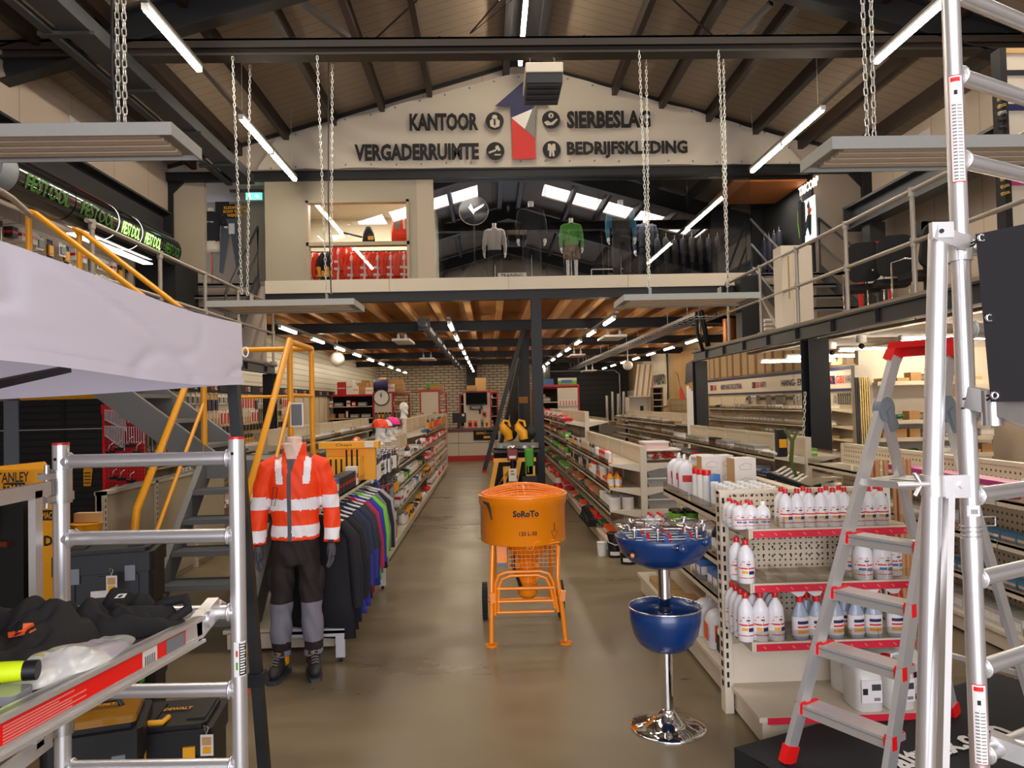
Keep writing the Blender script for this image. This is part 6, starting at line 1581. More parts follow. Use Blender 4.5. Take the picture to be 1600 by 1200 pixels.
for i,(px,py,m,r_,h_)in enumerate(((941,868,M_white,.055,.15),(961,870,M_black,.085,.26),(982,880,M_black,.095,.22))):
 q=P(px,py,Z=0);t=thing('paint_bucket',('small white pot','black bucket in the middle','black bucket nearest the table')[i]+' on the floor behind the bar table','bucket',(q.x,q.y,0))
 b=MB(m);b.lathe([(r_*.85,0),(r_,h_-.01),(r_,h_)],(q.x,q.y,0),22);part('tub',b,t)
 b=MB(M_white if i else M_white);b.lathe([(.0001,h_+.002),(r_*1.04,h_+.002),(r_*1.04,h_-.012),(r_*.98,h_-.012)],(q.x,q.y,0),22,M_black if i else M_white);part('lid',b,t)
 if i:b=MB(M_white);b.tube([(q.x-r_*1.03,q.y,h_-.02),(q.x-r_*.9,q.y-r_*.7,h_-.09),(q.x,q.y-r_*1.05,h_-.12),(q.x+r_*.9,q.y-r_*.7,h_-.09),(q.x+r_*1.03,q.y,h_-.02)],.004,5);part('handle',b,t);b=MB(M_wbox);wrap(b,q.x,q.y,r_*.99,.03,.07,-.8,.8,M_wbox);part('printed_band',b,t)
gondola('cream shelf rack with pegboard and magenta boxes behind the scaffold tower',3.70,3.8,7.6,1.20,(1.0,.72,.43),.42,(-1,1),.95,peg=M_pegy)
row(['small_box_white'],3.3,4.4,4.6,1.0,'on the magenta box shelf',1,seed=2)
PRO_m=bx_('magenta_box',.16,.13,.11,M_pink,M_wbox,.3);NM['magenta_box']=('product_box','box','magenta and white box');SZ['magenta_box']=(.16,.13,.11)
bx_('blue_label_box',.10,.14,.06,mat('teal_pack',H('3f6f8c'),.5),M_wbox,.3);NM['blue_label_box']=('product_box','box','blue-grey flat box');SZ['blue_label_box']=(.10,.14,.06)
row(['magenta_box'],3.32,4.65,6.3,1.0,'on the pegboard rack behind the scaffold',1,gap=.004,seed=31,run=9,skip=0)
row(['clear_tub','clear_tub','blue_label_box'],3.32,3.9,7.5,.72,'on the second pegboard shelf behind the scaffold',1,gap=.01,seed=32,run=6)
row(['magenta_box','flat_tray','clear_tub'],3.32,3.9,7.5,.15,'on the base of the pegboard rack behind the scaffold',1,seed=33)
row(['blue_label_box','small_box_blue','clear_tub'],3.32,3.9,7.5,.43,'on the third pegboard shelf behind the scaffold',1,seed=34,hmax=.14)
gondola('cream shelf rack of hinges and small goods left of the black walkway columns',3.70,8.5,13.4,1.22,(.99,.74,.48),.42,(-1,1),.98)
for i in range(7):item('small_box_orange',(xs+.07,8.08+.095*i,.15),'on the base end of the low right rack')
for i,z in enumerate((.99,.74,.48,.15)):row(['bag_silver','bag_blue','clear_tub','bag_white','small_box_black','grey_drawer','bag_red' if i==1 else 'bag_silver'],3.30,8.55,13.3,z,'on shelf %s of the walkway-column rack'%('one','two','three','four')[i],1,seed=40+i,hmax=.13)
row(['small_box_brown','small_box_green','bag_silver'],3.74,8.55,13.3,.99,'behind the rack left of the walkway columns',1,seed=45,side=-1)
gondola('slanting cream display rack near the tan banners under the upper floor',4.35,15.3,23.0,1.38,(1.18,.94,.68),.5,(-1,),1.1)
for i,z in enumerate((1.18,.94,.68,.15)):row(['bag_silver','bag_silver','clear_tub','flat_tray','bag_white'],3.88,15.4,22.9,z,'on level %s of the slanting display rack'%('one','two','three','four')[i],1,gap=.05,seed=50+i,hmax=.10)
gondola('long cream wall rack under the printed brand board on the right',6.90,13.6,22.8,1.78,(1.43,1.12,.88,.62),.52,(-1,),1.15)
for i,z in enumerate((1.43,1.12,.88,.62,.15)):row(['bag_silver','bag_silver','clear_tub','bag_green' if i==0 else 'bag_silver','flat_tray','clear_tub'],6.42,13.7,22.7,z,'on level %s of the right wall rack'%('one','two','three','four','five')[i],1,gap=.05,seed=60+i,hmax=.11)
hang(['card_steel_tool','card_tan','wrench','card_white'],6.82,13.7,19.5,1.74,'hanging below the brand board',seed=66,gap=.03,s=.85)
t=thing('brand_board','long cream board with navy edges and printed words above the right wall rack','sign',(6.86,18,1.78))
b=MB(M_cream);b.box((6.84,13.65,1.78),(6.88,22.9,2.26));part('board',b,t)
b=MB(M_navy);b.box((6.83,13.65,1.78),(6.84,22.9,1.83));b.box((6.83,13.65,2.19),(6.84,22.9,2.26));part('navy_edge',b,t,'navy edge stripe')
for x0,x1,wrd,m in((1306,1319,'GBI',M_redprint),(1321,1338,'VARPO',M_navy),(1221,1262,'HANG- EN SLUITWERK',M_navy),(1181,1186,'GBI',M_redprint),(1187,1197,'VARPO',M_navy),(1126,1159,'VARPO HANG- EN SLUITWERK',M_navy),(1114,1119,'GBI',M_redprint)):
 b=MB(m);ya_,yb__=P(x0,600,X=6.83).y,P(x1,600,X=6.83).y
 if 'EN SL' in wrd and x0>1200:yb__=ya_-2.7
 b.text(wrd,(6.825,(ya_+yb__)/2,2.01),-Y3,Z3,abs(ya_-yb__),.15,m,.02);part('lettering',b,t)
 if wrd=='GBI':b=MB(M_navy);b.prism([(ya_+.05,1.93),(ya_+.25,1.93),(ya_+.25,2.09),(ya_+.05,2.09)],'X',6.822,6.828);b.prism([(ya_+.12,1.95),(ya_+.22,2.05),(ya_+.15,2.06)],'X',6.819,6.823,M_redprint);part('logo_mark',b,t)
b=MB(stripes('wood_picture_cloth',H('a68a63'),H('6f5236'),1,1.7,.7,.8,0));b.grid(lambda u,v:(6.90+.02*math.sin(u*40),13.7+9.2*u,2.30+.95*v),60,4)
solo('picture_cloth','brown wood-picture cloth above the long brand board','banner',b)
t=thing('wall_banner','cream hanging banner with red and black brand words on the right wall','banner',(6.86,30,1.3));b=MB(M_canvas);y0_,y1_=P(1041,600,X=6.85).y,P(1006,600,X=6.85).y
b.grid(lambda u,v:(6.86+.03*math.sin(u*9+v*3),y0_+(y1_-y0_)*u,1.35+.1*(1-u)+(2.15)*v),20,10);part('cloth',b,t)
b=MB(M_redprint);b.text('GBI',(6.82,y1_-(y1_-y0_)*.32,2.45),-Y3,Z3,1.15,.42,M_redprint,.03);part('lettering',b,t,'red letters');b=MB(M_print);b.text('VARPO',(6.82,y1_-(y1_-y0_)*.72,2.50),-Y3,Z3,1.9,.42,M_print,.03);part('lettering',b,t,'black letters')
b=MB(M_print);b.prism([(y1_-.7,2.2),(y1_-.25,2.2),(y1_-.25,2.7),(y1_-.7,2.65)],'X',6.81,6.82);part('logo_mark',b,t)
t=thing('wall_banner','tan picture banner with a red-handled blade on the right wall','banner',(6.86,25.5,1.7));y0_,y1_=P(1086,600,X=6.85).y,P(1052,600,X=6.85).y
b=MB(mat('wood_tan_print',H('b08a58'),.8,noise=.2,scale=1.5));b.grid(lambda u,v:(6.86,y0_+(y1_-y0_)*u,1.62+(1.75)*v),6,6);part('cloth',b,t)
b=MB(M_redprint);b.prism([(y1_-1.6,1.65),(y1_-.9,1.65),(y1_-.95,2.05),(y1_-1.15,2.1)],'X',6.835,6.845,M_redprint);b.prism([(y1_-1.1,2.0),(y1_-.95,2.05),(y1_-.5,2.7),(y1_-.7,2.6)],'X',6.835,6.845,M_steelgrey);b.prism([(y0_+.1,2.3),(y0_+1.2,2.2),(y0_+1.0,2.9),(y0_+.1,3.0)],'X',6.835,6.845,M_dgrey);part('picture',b,t)
t=thing('wall_banner','small cream banner reading VENTO low on the far right wall','banner',(6.8,33,1.4));b=MB(M_canvas);b.box((6.78,31.0,1.45),(6.80,36.0,2.15));part('cloth',b,t);b=MB(M_print);b.text('VENTO',(6.775,32.3,1.85),-Y3,Z3,2.0,.42,M_print,.03);part('lettering',b,t);b=MB(M_redprint);b.text('GARDEN',(6.775,34.6,1.75),-Y3,Z3,1.8,.26,M_redprint,.02);part('lettering',b,t)
for i in range(9):
 q=P(985+i*2.8,640,Y=28.0);b=MB((M_white,M_brass,M_wbox)[i%3]if i%3!=1 else mat('gold_strip',H('b38f55'),.4));b.bar((q.x-.15+.0*i,27.6,.05),(q.x+.35,28.0,3.05),.07,.03);solo('wall_strip','tall pale trim strip leaning at the far right, %s from left'%ORD[i],'trim strip',b,group='leaning trim strips')
t=thing('pigeonhole_cabinet','narrow wooden pigeonhole cabinet standing on the far right rack','cabinet',(5.6,23.5,1.2));a,c=P(1021,660,Y=23.5),P(1036,605,Y=23.5);mW=mat('cabinet_wood',H('9a7a50'),.6)
b=MB(mW);b.box((a.x,23.5,1.0),(a.x+.025,23.8,c.z));b.box((c.x-.025,23.5,1.0),(c.x,23.8,c.z));b.box((a.x,23.78,1.0),(c.x,23.8,c.z),M_blackm);b.box((a.x,23.5,c.z-.025),(c.x,23.8,c.z));b.box((a.x,23.5,0),(c.x,23.8,1.0));part('body',b,t)
for i in range(5):b=MB(M_wbox);z=1.05+i*(c.z-1.05)/5;b.box((a.x+.025,23.5,z),(c.x-.025,23.78,z+.02));part('shelf',b,t)
t=thing('open_cube_cabinet','white open-fronted cube cabinet beside the pigeonhole cabinet','cabinet',(4.9,23.8,1.2));a,c=P(982,660,Y=23.8),P(1018,618,Y=23.8)
b=MB(M_wbox);b.box((a.x,23.8,c.z-.04),(c.x,24.3,c.z));b.box((a.x,23.8,.1),(a.x+.04,24.3,c.z));b.box((c.x-.04,23.8,.1),(c.x,24.3,c.z));b.box((a.x,24.28,.1),(c.x,24.3,c.z));b.box((a.x,23.8,0),(c.x,24.3,.98));part('body',b,t);b=MB(M_black);b.box(((a.x+c.x)/2+.1,24.2,1.2),((a.x+c.x)/2+.2,24.28,1.5));part('switch_panel',b,t)
t=thing('drawer_block','pale block of small drawers beside the black walkway column','drawers',(6.0,24,1.2));a,c=P(1048,660,Y=24),P(1074,623,Y=24)
b=MB(M_tan);b.box((a.x,24,0),(c.x,24.4,c.z));part('body',b,t)
for i in range(3):
 for j in range(4):b=MB(mat('pale_drawer',H('b8a988'),.5));w_=(c.x-a.x-.04)/3;x=a.x+.02+i*w_;z=c.z-.2-j*.18;b.box((x+.01,23.985,z),(x+w_-.01,24.0,z+.15));part('drawer',b,t)
for i,px in enumerate((1077,1080,1083)):q=P(px,680,Y=14.3);b=MB(M_white);b.box((q.x-.02,14.3,0),(q.x+.02,14.34,1.95-.05*i));solo('white_profile','white plastic profile standing left of the far walkway column, %s from left'%ORD[i],'profile',b)
t=thing('shelf_bay','cream shelving bay facing the viewer seen through the ladder and tower','shelving',(6.0,9.9,0));b=MB(M_cream);b.box((5.05,9.95,.1),(6.9,10.0,2.32));part('back_panel',b,t)
for x in(5.05,6.6):b=MB(M_cream);b.box((x,9.9,0),(x+.04,9.96,2.3));part('upright',b,t)
for i,z in enumerate((1.86,1.35,1.12,.90,.62,.2)):
 b=MB(M_shelf);b.box((5.09,9.5,z-.02),(6.6,9.95,z));b.box((5.09,9.49,z-.045),(6.6,9.5,z+.008));part('shelf',b,t)
 rr=random.Random(i);x=5.15
 while x<6.5:
  k=rr.choice(['small_box_brown','bag_silver','clear_tub','flat_tray','bag_green','small_box_brown']if i!=4 else['bag_red','bag_silver']);s_=min(1,.14/SZ[k][2]);item(k,(x+SZ[k][0]*s_/2,9.6,z),'on level %s of the bay behind the ladder'%('one','two','three','four','five','six')[i],'left',s=s_);x+=SZ[k][0]*s_+.04
b=MB(M_print);b.text('PHILIPS',(5.95,9.44,1.95),X3,Z3,.28,.05,M_print,.01);b.box((5.75,9.45,1.87),(6.15,9.55,2.03),M_card);solo('branded_carton','brown carton with dark word on the top shelf behind the ladder','box',b)
t=thing('rod_holder','cream pillar holding long brass and dark rods behind the step ladder','rack',(5.0,9.6,0));q0_,q1_=P(1338,690,Y=9.6),P(1360,570,Y=9.6)
b=MB(M_cream);b.box((q0_.x+.02,9.62,0),(q1_.x+.03,9.72,q1_.z));part('pillar',b,t)
for i in range(7):b=MB(M_brass if i>1 else M_dgrey);x=q0_.x-.0+i*.03;b.cyl((x,9.55,.35+.1*(i%3)),(x,9.57,1.93),.012,n=8);part('rod',b,t)
b=MB(mat('olive_frame',H('4d5f22'),.4));q=[P(1225,670,Y=8.2),P(1238,690,Y=8.2),P(1236,720,Y=8.2),P(1245,748,Y=8.2)];b.bar(q[0],q[1],.03);b.bar(q[1],q[2],.035);b.bar(q[2],q[3],.03);b.bar(P(1245,675,Y=8.2),q[1],.025);solo('olive_clamp','olive green angled clamp frame left of the near walkway column','clamp',b)
chain(P(1256,765,Y=9.6)+Vector((0,0,.45)),P(1258,612,Y=9.6),'chain looped on the near black walkway column','column chain',1.1)
b=MB(M_black);a,c=P(1214,708,Y=8.6),P(1227,671,Y=8.6);b.box((a.x,8.55,.995),(c.x,8.65,c.z));b.box((a.x+.01,8.545,1.1),(c.x-.01,8.55,1.2),M_dew);solo('black_display_box','upright black box with yellow marks at the end of the hinge rack','box',b)
t=thing('tilted_tray','black-edged tilted display tray before the near walkway column','tray',(3.6,7.9,.7));b=MB(M_blackm);b.bar(P(1200,741,Y=8.3),P(1268,765,Y=7.9),.06,.05);part('edge',b,t)
b=MB(M_silver);
for k in range(6):q=P(1212+k*7,738+k*3,Y=8.25-.03*k);b.bar(q,q+Vector((.16,.12,.05)),.03,.012);
part('metal_brackets',b,t)
# ==== left aisle
xL=-1.50
t=thing('clothes_rack','pale grey wheeled clothes rack behind the orange-jacketed dummy','clothes rack',(-1.2,5.9,0))
M_rack=mat('pale_grey_rack',H('b9b6b8'),0.45,0.1)
for y in(4.98,6.9):
 b=MB(M_rack);b.box((-1.46,y,.03),(-1.40,y+.03,1.12));part('upright',b,t)
 b=MB(M_rack);b.box((-1.46,y,.17),(-1.0,y+.03,.22));b.box((-1.06,y,.03),(-1.0,y+.03,.17));part('lower_frame',b,t);b=MB(M_rack);b.box((-1.46,y,.99),(-1.15,y+.03,1.02));part('top_bracket',b,t)
 for x in(-1.43,-1.03):b=MB(M_blackm);b.cyl((x-.01,y+.015,.018),(x+.01,y+.015,.018),.018);part('castor',b,t)
b=MB(M_rack);b.box((-1.46,4.98,.19),(-1.0,6.93,.21));part('bottom_shelf',b,t);b=MB(M_galv);b.tube([(-1.17,4.9,1.005),(-1.17,6.95,1.005)],.012,8);part('hanging_bar',b,t)
b=MB(M_poly)
for k in range(8):b.ball((-1.35+.3*R.random(),5.05+.15*R.random(),.25),.06,M_poly,10,(1.4,1.2,.5))
part_bag=solo('plastic_bag','crumpled clear plastic bag on the rack shelf behind the dummy feet','bag',b)
def garment(label,c,m,L=.95,w=.27,rz=0.0,group=None,band=None,hang=True,trim=None,sleeve=.62,nm='hanging_jacket',cat='jacket',m2=None):
 t=thing(nm,label,cat,(c[0],c[1],c[2]-L-.06),rz,group)
 zt=L
 b=MB(m);rg=[(0,0,0,w*.95,.035),(0,0,L*.3,w*.9,.04),(0,0,L*.6,w*.86,.045),(0,0,L*.84,w*.84,.045),(0,0,L*.94,w*.6,.035),(0,0,L,w*.25,.03)]
 if band:
  r2=[]
  for q0,q1 in zip(rg,rg[1:]):
   k_=max(1,int((q1[2]-q0[2])/.022));r2+=[tuple(a_+(b_-a_)*j/k_ for a_,b_ in zip(q0,q1))for j in range(k_)]
  rg=r2+[rg[-1]]
 g=loft(rg,m,18 if not band else 28,2.2)
 for s in(-1,1):
  g2=MB(m);g2.tube([(s*w*.62,0,L*.93),(s*w*.93,0,L*.82),(s*w*1.05,.0,L*.55),(s*w*1.08,-.01,L*(1-sleeve)*.7)],[.04,.045,.045,.036],10);g.join(g2)
 for i,v in enumerate(g.v):v+=Vector((.006*math.sin(v.z*21+c[1]*30),.010*math.sin(v.x*38+v.z*5+c[1]*17),0))
 if band:paint(g,band)
 part('cloth',g,t,local=True)
 if hang:
  b=MB(M_white);b.tube([(-w*.7,0,L*.95),(0,0,L+.005),(w*.7,0,L*.95)],.008,6);b.tube([(0,0,L),(0,0,L+.05),(.018,0,L+.07),(.0,0,L+.088),(-.015,0,L+.075)],.0035,5,M_galv);part('hanger',b,t,local=True)
 if trim:
  b=MB(trim);b.tube([(w*.45,-.045,L*.95),(w*.85,-.05,L*.8),(w*.95,-.052,L*.2)],.006,5);part('piping',b,t,local=True)
 return t
G={k:mat('cloth_'+k,H(h),.85,noise=.1,scale=15)for k,h in(('black','16141a'),('ink','1b1d2b'),('navy','222a40'),('crimson','a81e46'),('green','6fbf2a'),('grey','6d6c70'),('royal','2a2f96'),('lgrey','9a989c'),('char','2b2a2e'))}
spec=[('black','brown-black fleece'),('black','black jacket'),('ink','ink-black softshell'),('navy','navy work jacket with blue panel'),('navy','second navy jacket with white piping'),('char','charcoal fleece'),('crimson','crimson-edged jacket'),('royal','royal blue vest'),('green','bright green jacket'),('grey','mid grey sweater'),('black','plain black coat'),('lgrey','light grey coat')]
for i,(k,d)in enumerate(spec):
 y=5.06+i*.155
 garment('%s hanging on the clothes rack, %s from the front'%(d,ordn(i)),(-1.17,y,1.03),G[k],.82-.012*i if i<9 else .70,.26,0.05*math.sin(i*2)-.28,'jackets on the clothes rack',trim=M_white if i in(3,4,1)else None,band=(lambda c:G['royal']if c.x>.12 and c.z<.45 and c.y<0 else None)if i in(3,4)else None)
gondola('near left shelf rack holding the yellow glove display and boxes',xL,5.25,9.0,1.22,(1.05,),.40,(-1,1),.95)
gondola('middle left shelf rack under the helmeted white heads',xL,9.05,12.9,1.22,(.98,.72,.48),.40,(-1,1),.97)
gondola('far left shelf rack with a pegboard end near the counter',xL,13.0,19.0,1.46,(1.20,.96,.70,.45),.40,(-1,1),1.0,peg=M_pegy)
b=MB(M_peg);b.box((-1.9,19.01,.1),(-1.1,19.03,1.46));solo('rack_end_panel','perforated cream end panel of the far left rack beside the counter','panel',b)
xr=xL+.40
row(['small_box_black','small_box_black','small_box_blue','small_box_white'],xr,5.3,6.3,1.05,'on the near left rack',1,hmax=.15,seed=71,side=1,run=2)
for wsel,y0_,z_,ks_,sd in(('upper glove row',6.9,1.20,['glove_pair','glove_pair','glove_cream','glove_red','glove_dark'],72),('lower glove row',6.9,.86,['glove_dark','glove_dark','glove_red','card_black'],73)):
 hang(ks_,xr-.04,y0_,9.0,z_,'on the %s of the near left rack'%wsel,seed=sd,gap=-.02,skip=0,run=4,jit=.06)
 hang(ks_,xr-.16,y0_,9.0,z_,'on the inner %s of the near left rack'%wsel,seed=sd+5,gap=-.01,skip=0,run=4,jit=.06)
b=MB(M_galv)
for y in[6.95+.11*i for i in range(18)]:
 b=MB(M_galv);b.cyl((xL+.02,y,1.215),(xr+.02,y,1.225),.004,n=5)
 if int(y*10)%3==0:solo('peg_hook','thin steel peg hook above the gloves, %s from the near end'%ordn(int((y-6.95)/.11+.5)),'hook',b,group='peg hooks above the gloves')
t=thing('yellow_display','yellow cardboard glove display with black stripes on the near left rack','display',(-1.3,6.4,1.05));a,c=P(540,765,Y=6.5),P(600,700,Y=6.5)
b=MB(M_dew);b.box((-1.42,6.35,1.05),(-1.12,6.6,1.26));b.box((-1.50,6.48,1.335),(-.98,6.62,1.39));b.box((-1.45,6.55,1.05),(-1.02,6.62,1.36));part('board',b,t)
b=MB(M_blackm)
for i in range(7):b.box((-1.42+i*.045,6.345,1.06),(-1.405+i*.045,6.349,1.33 if i>3 else 1.25))
part('stripes',b,t);b=MB(M_wbox);b.quad((-1.10,6.475,1.34),(-1.02,6.475,1.34),(-1.02,6.475,1.39),(-1.10,6.475,1.39));part('price_card',b,t)
b=MB(M_print);b.text('Chaps',(-1.28,6.476,1.362),X3,Z3,.14,.03,M_print,.0);b.v=b.v;part('lettering',b,t)
for i,(Yh,xh,zb,acc,lb)in enumerate(((9.15,-1.36,1.22,'orange','white display head wearing an orange helmet and black ear muffs'),(9.75,-1.36,1.22,'mask','white display head between the orange and the pink helmet'),(10.3,-1.36,1.22,'pink','white display head wearing a bright pink helmet'),(13.4,-1.55,1.46,None,'bare white display head standing alone on the far left rack'))):
 t=thing('mannequin_bust',lb,'display head',(xh,Yh,zb),.9)
 b=MB(M_white);b.ball((0,.01,.20),.085,M_white,16,(.85,1.05,1.15));b.ball((0,-.02,.135),.055,M_white,14,(.85,1.0,1.0));b.lathe([(.075,0),(.06,.02),(.048,.07),(.05,.13)],(0,.02,0),16);b.ball((0,-.088,.175),.014,M_white,8,(.8,1.1,1.6));b.ball((0,-.068,.12),.02,M_white,8,(1.2,.7,.7));b.ball((0,-.07,.095),.022,M_white,8);b.ball((.0,-.078,.205),.03,M_white,8,(1.6,.4,.4))
 for s in(-1,1):b.ball((s*.073,.015,.175),.02,M_white,8,(.4,.8,1.4))
 part('head',remesh(b,.007,2),t,local=True)
 if acc in('orange','pink'):
  hm=mat('helmet_'+acc,H('f0491c' if acc=='orange' else 'f0258a'),.3);b=MB(hm);b.lathe([(.10,0),(.102,.01),(.09,.06),(.06,.095),(.0001,.108)],(0,.0,.215),20,sx=.95,sy=1.15);b.box((-.07,-.15,.215),(.07,-.08,.225));part('helmet',b,t,acc+' helmet',local=True)
 if acc=='orange':
  b=MB(M_black)
  for s in(-1,1):b.ball((s*.09,.01,.175),.035,M_black,12,(.55,.8,1.1))
  b.tube([(-.09,.01,.2),(-.1,.02,.26),(.1,.02,.26),(.09,.01,.2)],.005,5);part('ear_muffs',b,t,local=True)
 if acc=='mask' or acc=='pink':b=MB(M_dgrey);b.box((-.07,-.10,.19),(.07,-.075,.215));part('goggles',b,t,local=True)
b=MB(M_navy);b.lathe([(.07,0),(.075,.05),(.05,.09),(.0001,.1)],(-1.3,7.2,1.22),14);solo('knit_cap','navy knit cap with small figure above the navy gloves','hat',b)
b=MB(M_orangep);b.ball((-1.3,7.2,1.36),.045,M_orangep,12);b.ball((-1.3,7.16,1.37),.02,M_white,8);solo('small_orange_cap','small orange and white cap resting on the navy knit cap','hat',b)
row(['card_white' if 0 else 'small_box_white','clear_tub','small_box_white','bag_dark','bottle_black'],xr,10.0,12.8,.98,'on shelf one of the middle left rack',1,hmax=.18,seed=74,side=1)
row(['small_box_green','small_box_red','small_box_black','paint_can_silver'],xr,9.1,12.8,.72,'on shelf two of the middle left rack',1,hmax=.16,seed=75,side=1)
row(['small_box_blue','bag_blue','small_box_white','paint_can_silver','small_box_yellow'],xr,9.1,12.8,.48,'on shelf three of the middle left rack',1,hmax=.15,seed=76,side=1)
row(['bag_white','small_box_yellow','paint_can_silver','bag_dark'],xr,9.6,12.8,.15,'on the base of the middle left rack',1,hmax=.17,seed=77,side=1)
hang(['screwdriver','card_black','screwdriver_red','card_red_tool','card_brush'],xr-.02,13.1,18.9,1.44,'hanging on the far left rack',seed=78,gap=.01,skip=0,run=5)
for i,z in enumerate((1.20,.96,.70,.45,.15)):row([['flat_tray','bag_blue','small_box_blue'],['small_box_red','bag_red','can_red','small_box_red'],['small_box_red','small_box_white','can_red'],['small_box_white','small_box_yellow','paint_can_silver'],['bucket_white','small_box_white','bag_red']][i],xr,13.1,18.9,z,'on shelf %s of the far left rack'%('one','two','three','four','five')[i],1,hmax=.15 if i else .08,seed=80+i,side=1,run=4)
b=MB(M_redb);b.lathe([(.12,0),(.122,.01),(.10,.07),(.06,.11),(.0001,.12)],(-1.25,8.1,.45),18);b.box((-1.33,7.93,.45),(-1.17,8.0,.462));solo('safety_helmet','red safety helmet on a stack of flat boxes in the near left rack','helmet',b)
for i in range(5):
 b=MB(M_dgrey if i%2==0 else M_lgrey if 0 else M_dgrey);z=.15+i*.06;b.box((-1.42,7.95,z),(-1.12,8.25,z+.055),M_dgrey);b.box((-1.40,7.946,z+.015),(-1.14,7.949,z+.04),M_wbox if i%2 else M_print);solo('flat_box','flat dark box in the stack below the red helmet, %s from the bottom'%ORD[i],'box',b,group='flat boxes under the red helmet')
b=MB(M_dew);b.ball((-1.2,8.9,.2),.05,M_dew,12,(1.3,1.2,.8));solo('yellow_cap','round yellow item on the base of the near left rack','cap',b)  # a round yellow cap, modelled as a squashed ball
t=thing('knee_pad_case','black zip case with red and white front in the near left rack','case',(-1.25,8.5,.36));b=MB(M_black);b.box((-1.42,8.35,.33),(-1.12,8.75,.50),bev=.02);part('case',b,t);b=MB(M_wbox);b.quad((-1.119,8.4,.37),(-1.119,8.53,.37),(-1.119,8.53,.47),(-1.119,8.4,.47),mat('rust_print',H('9a3a24'),.6));b.quad((-1.118,8.57,.37),(-1.118,8.7,.37),(-1.118,8.7,.47),(-1.118,8.57,.47),M_wbox);part('printed_front',b,t)
b=MB(M_card);b.box((-1.42,8.35,.15),(-1.12,8.75,.33));solo('cardboard_box','cardboard box under the black zip case in the near left rack','box',b)
b=MB(mat('blue_tube',H('1f3f94'),.35));b.tube([(-1.46,7.0,1.02),(-1.15,7.0,1.02),(-1.09,7.0,1.0),(-1.065,7.0,.96),(-1.065,7.0,.45),(-1.065,7.0,.15)],.014,8);solo('blue_tube_frame','bent blue tube frame among the hanging gloves','frame',b)
gondola('second left cream rack of small metal goods behind the dummy',-2.9,9.6,17.5,1.42,(1.22,.97,.70,.44),.42,(-1,1),1.0)
for i,z in enumerate((1.22,.97,.70,.44)):row(['bag_silver','clear_tub','bag_silver','small_box_yellow' if i==1 else 'flat_tray','bag_white'],-2.49,9.7,17.4,z,'on shelf %s of the second left rack'%('one','two','three','four')[i],1,gap=.03,hmax=.10,seed=90+i,side=1)
t=thing('slotted_panel_run','long beige panelled rack receding behind the staircase','shelving',(-3.3,7.6,0));b=MB(mat('beige_panel_rack',H('b7a78e'),.45));b.box((-3.26,6.2,.05),(-3.22,9.0,1.02));b.box((-3.24,6.2,0),(-3.60,9.0,.14));part('back_panel',b,t)
for y in(6.2,7.15,8.1):b=MB(M_cream);b.box((-3.27,y,0),(-3.20,y+.05,1.04));part('upright',b,t);b=MB(M_blackm);[b.box((-3.199,y+.018,.1+k*.05),(-3.197,y+.028,.13+k*.05))for k in range(18)];part('slots',b,t)
b=MB(M_cream);b.box((-3.28,6.2,1.01),(-3.20,9.0,1.04));part('top_rail',b,t);b=MB(M_galv);[b.bar((-3.24,6.4+.2*k,1.05),(-3.0,6.42+.2*k,1.08),.012)for k in range(12)];b.v=b.v;part('hook_row',b,t)
t=thing('header_boards','row of black header boards with red and white letters along the left wall','sign',(-5.4,17,2.05));y=8.8
i=0
while y<25.5:
 b=MB(M_blackm);b.box((-5.40,y,2.04),(-5.36,y+.96,2.22));bd=part('board',b,t)
 b=MB(M_redprint);b.text('RO',(-5.352,y+.62,2.13),Y3,Z3,.13,.10,M_redprint,.03);l1=part('letters',b,t,'red letters');b=MB(M_white);b.text('TEC',(-5.352,y+.79,2.13),Y3,Z3,.16,.10,M_white,.03);part('letters',b,t,'white letters');y+=1.0;i+=1
t=thing('tool_rack','long cream wall rack crowded with carded tools along the left wall','shelving',(-5.4,17,0));b=MB(M_creamd);b.box((-5.48,8.8,.1),(-5.44,25.6,2.03));part('back_panel',b,t)
for k in range(18):b=MB(M_shelf);y=8.8+k*.988;b.box((-5.47,y-.02,0),(-5.40,y+.02,2.05));part('upright',b,t)
for z in(.25,.55,.85):b=MB(M_shelf);b.box((-5.44,8.8,z-.02),(-5.05,25.6,z));b.box((-5.06,8.8,z-.045),(-5.05,25.6,z+.01));part('shelf',b,t)
rr_=0
for z,ks_ in((2.0,['card_red_tool','card_white','card_tan','card_white','glove_cream']),(1.70,['card_tan','card_steel_tool','card_red_tool','card_brush']),(1.42,['card_steel_tool','wrench','card_white','card_tan']),(1.15,['wrench','card_black','card_red_tool','card_white'])):
 hang(ks_,-5.36,9.0,20.0,z,'in %s hanging row of the left wall'%('top','second','third','fourth')[rr_],gap=.05,seed=100+rr_,run=6,s=1.45);rr_+=1
for i,z in enumerate((.85,.55,.25)):row(['small_box_red','bag_silver','can_orange','grey_drawer','clear_tub'],-5.06,8.9,20.0,z,'on shelf %s of the left wall rack'%('one','two','three')[i],1,gap=.08,seed=110+i,side=1,hmax=.2)
b=MB(M_white);q=P(527,561,Y=20);b.ball(q,.20,M_white,18);b.cyl(q,(q.x,q.y,3.5),.012);solo('globe_lamp','white ball hanging near the left wall under the upper floor','lamp',b)
b=MB(M_white);q=P(981,571,Y=24);b.ball(q,.17,M_white,18,(1,1,.9));b.cyl(q,(q.x,q.y,3.5),.012);solo('globe_lamp','white ball hanging at the right, beside the leaning strips','lamp',b)
t=thing('black_tool_wall','tall black slatted display wall under the yellow strip at the left','display wall',(-4.9,8.0,0));Yw=8.0
a,c=P(30,640,Y=Yw),P(159,640,Y=Yw)
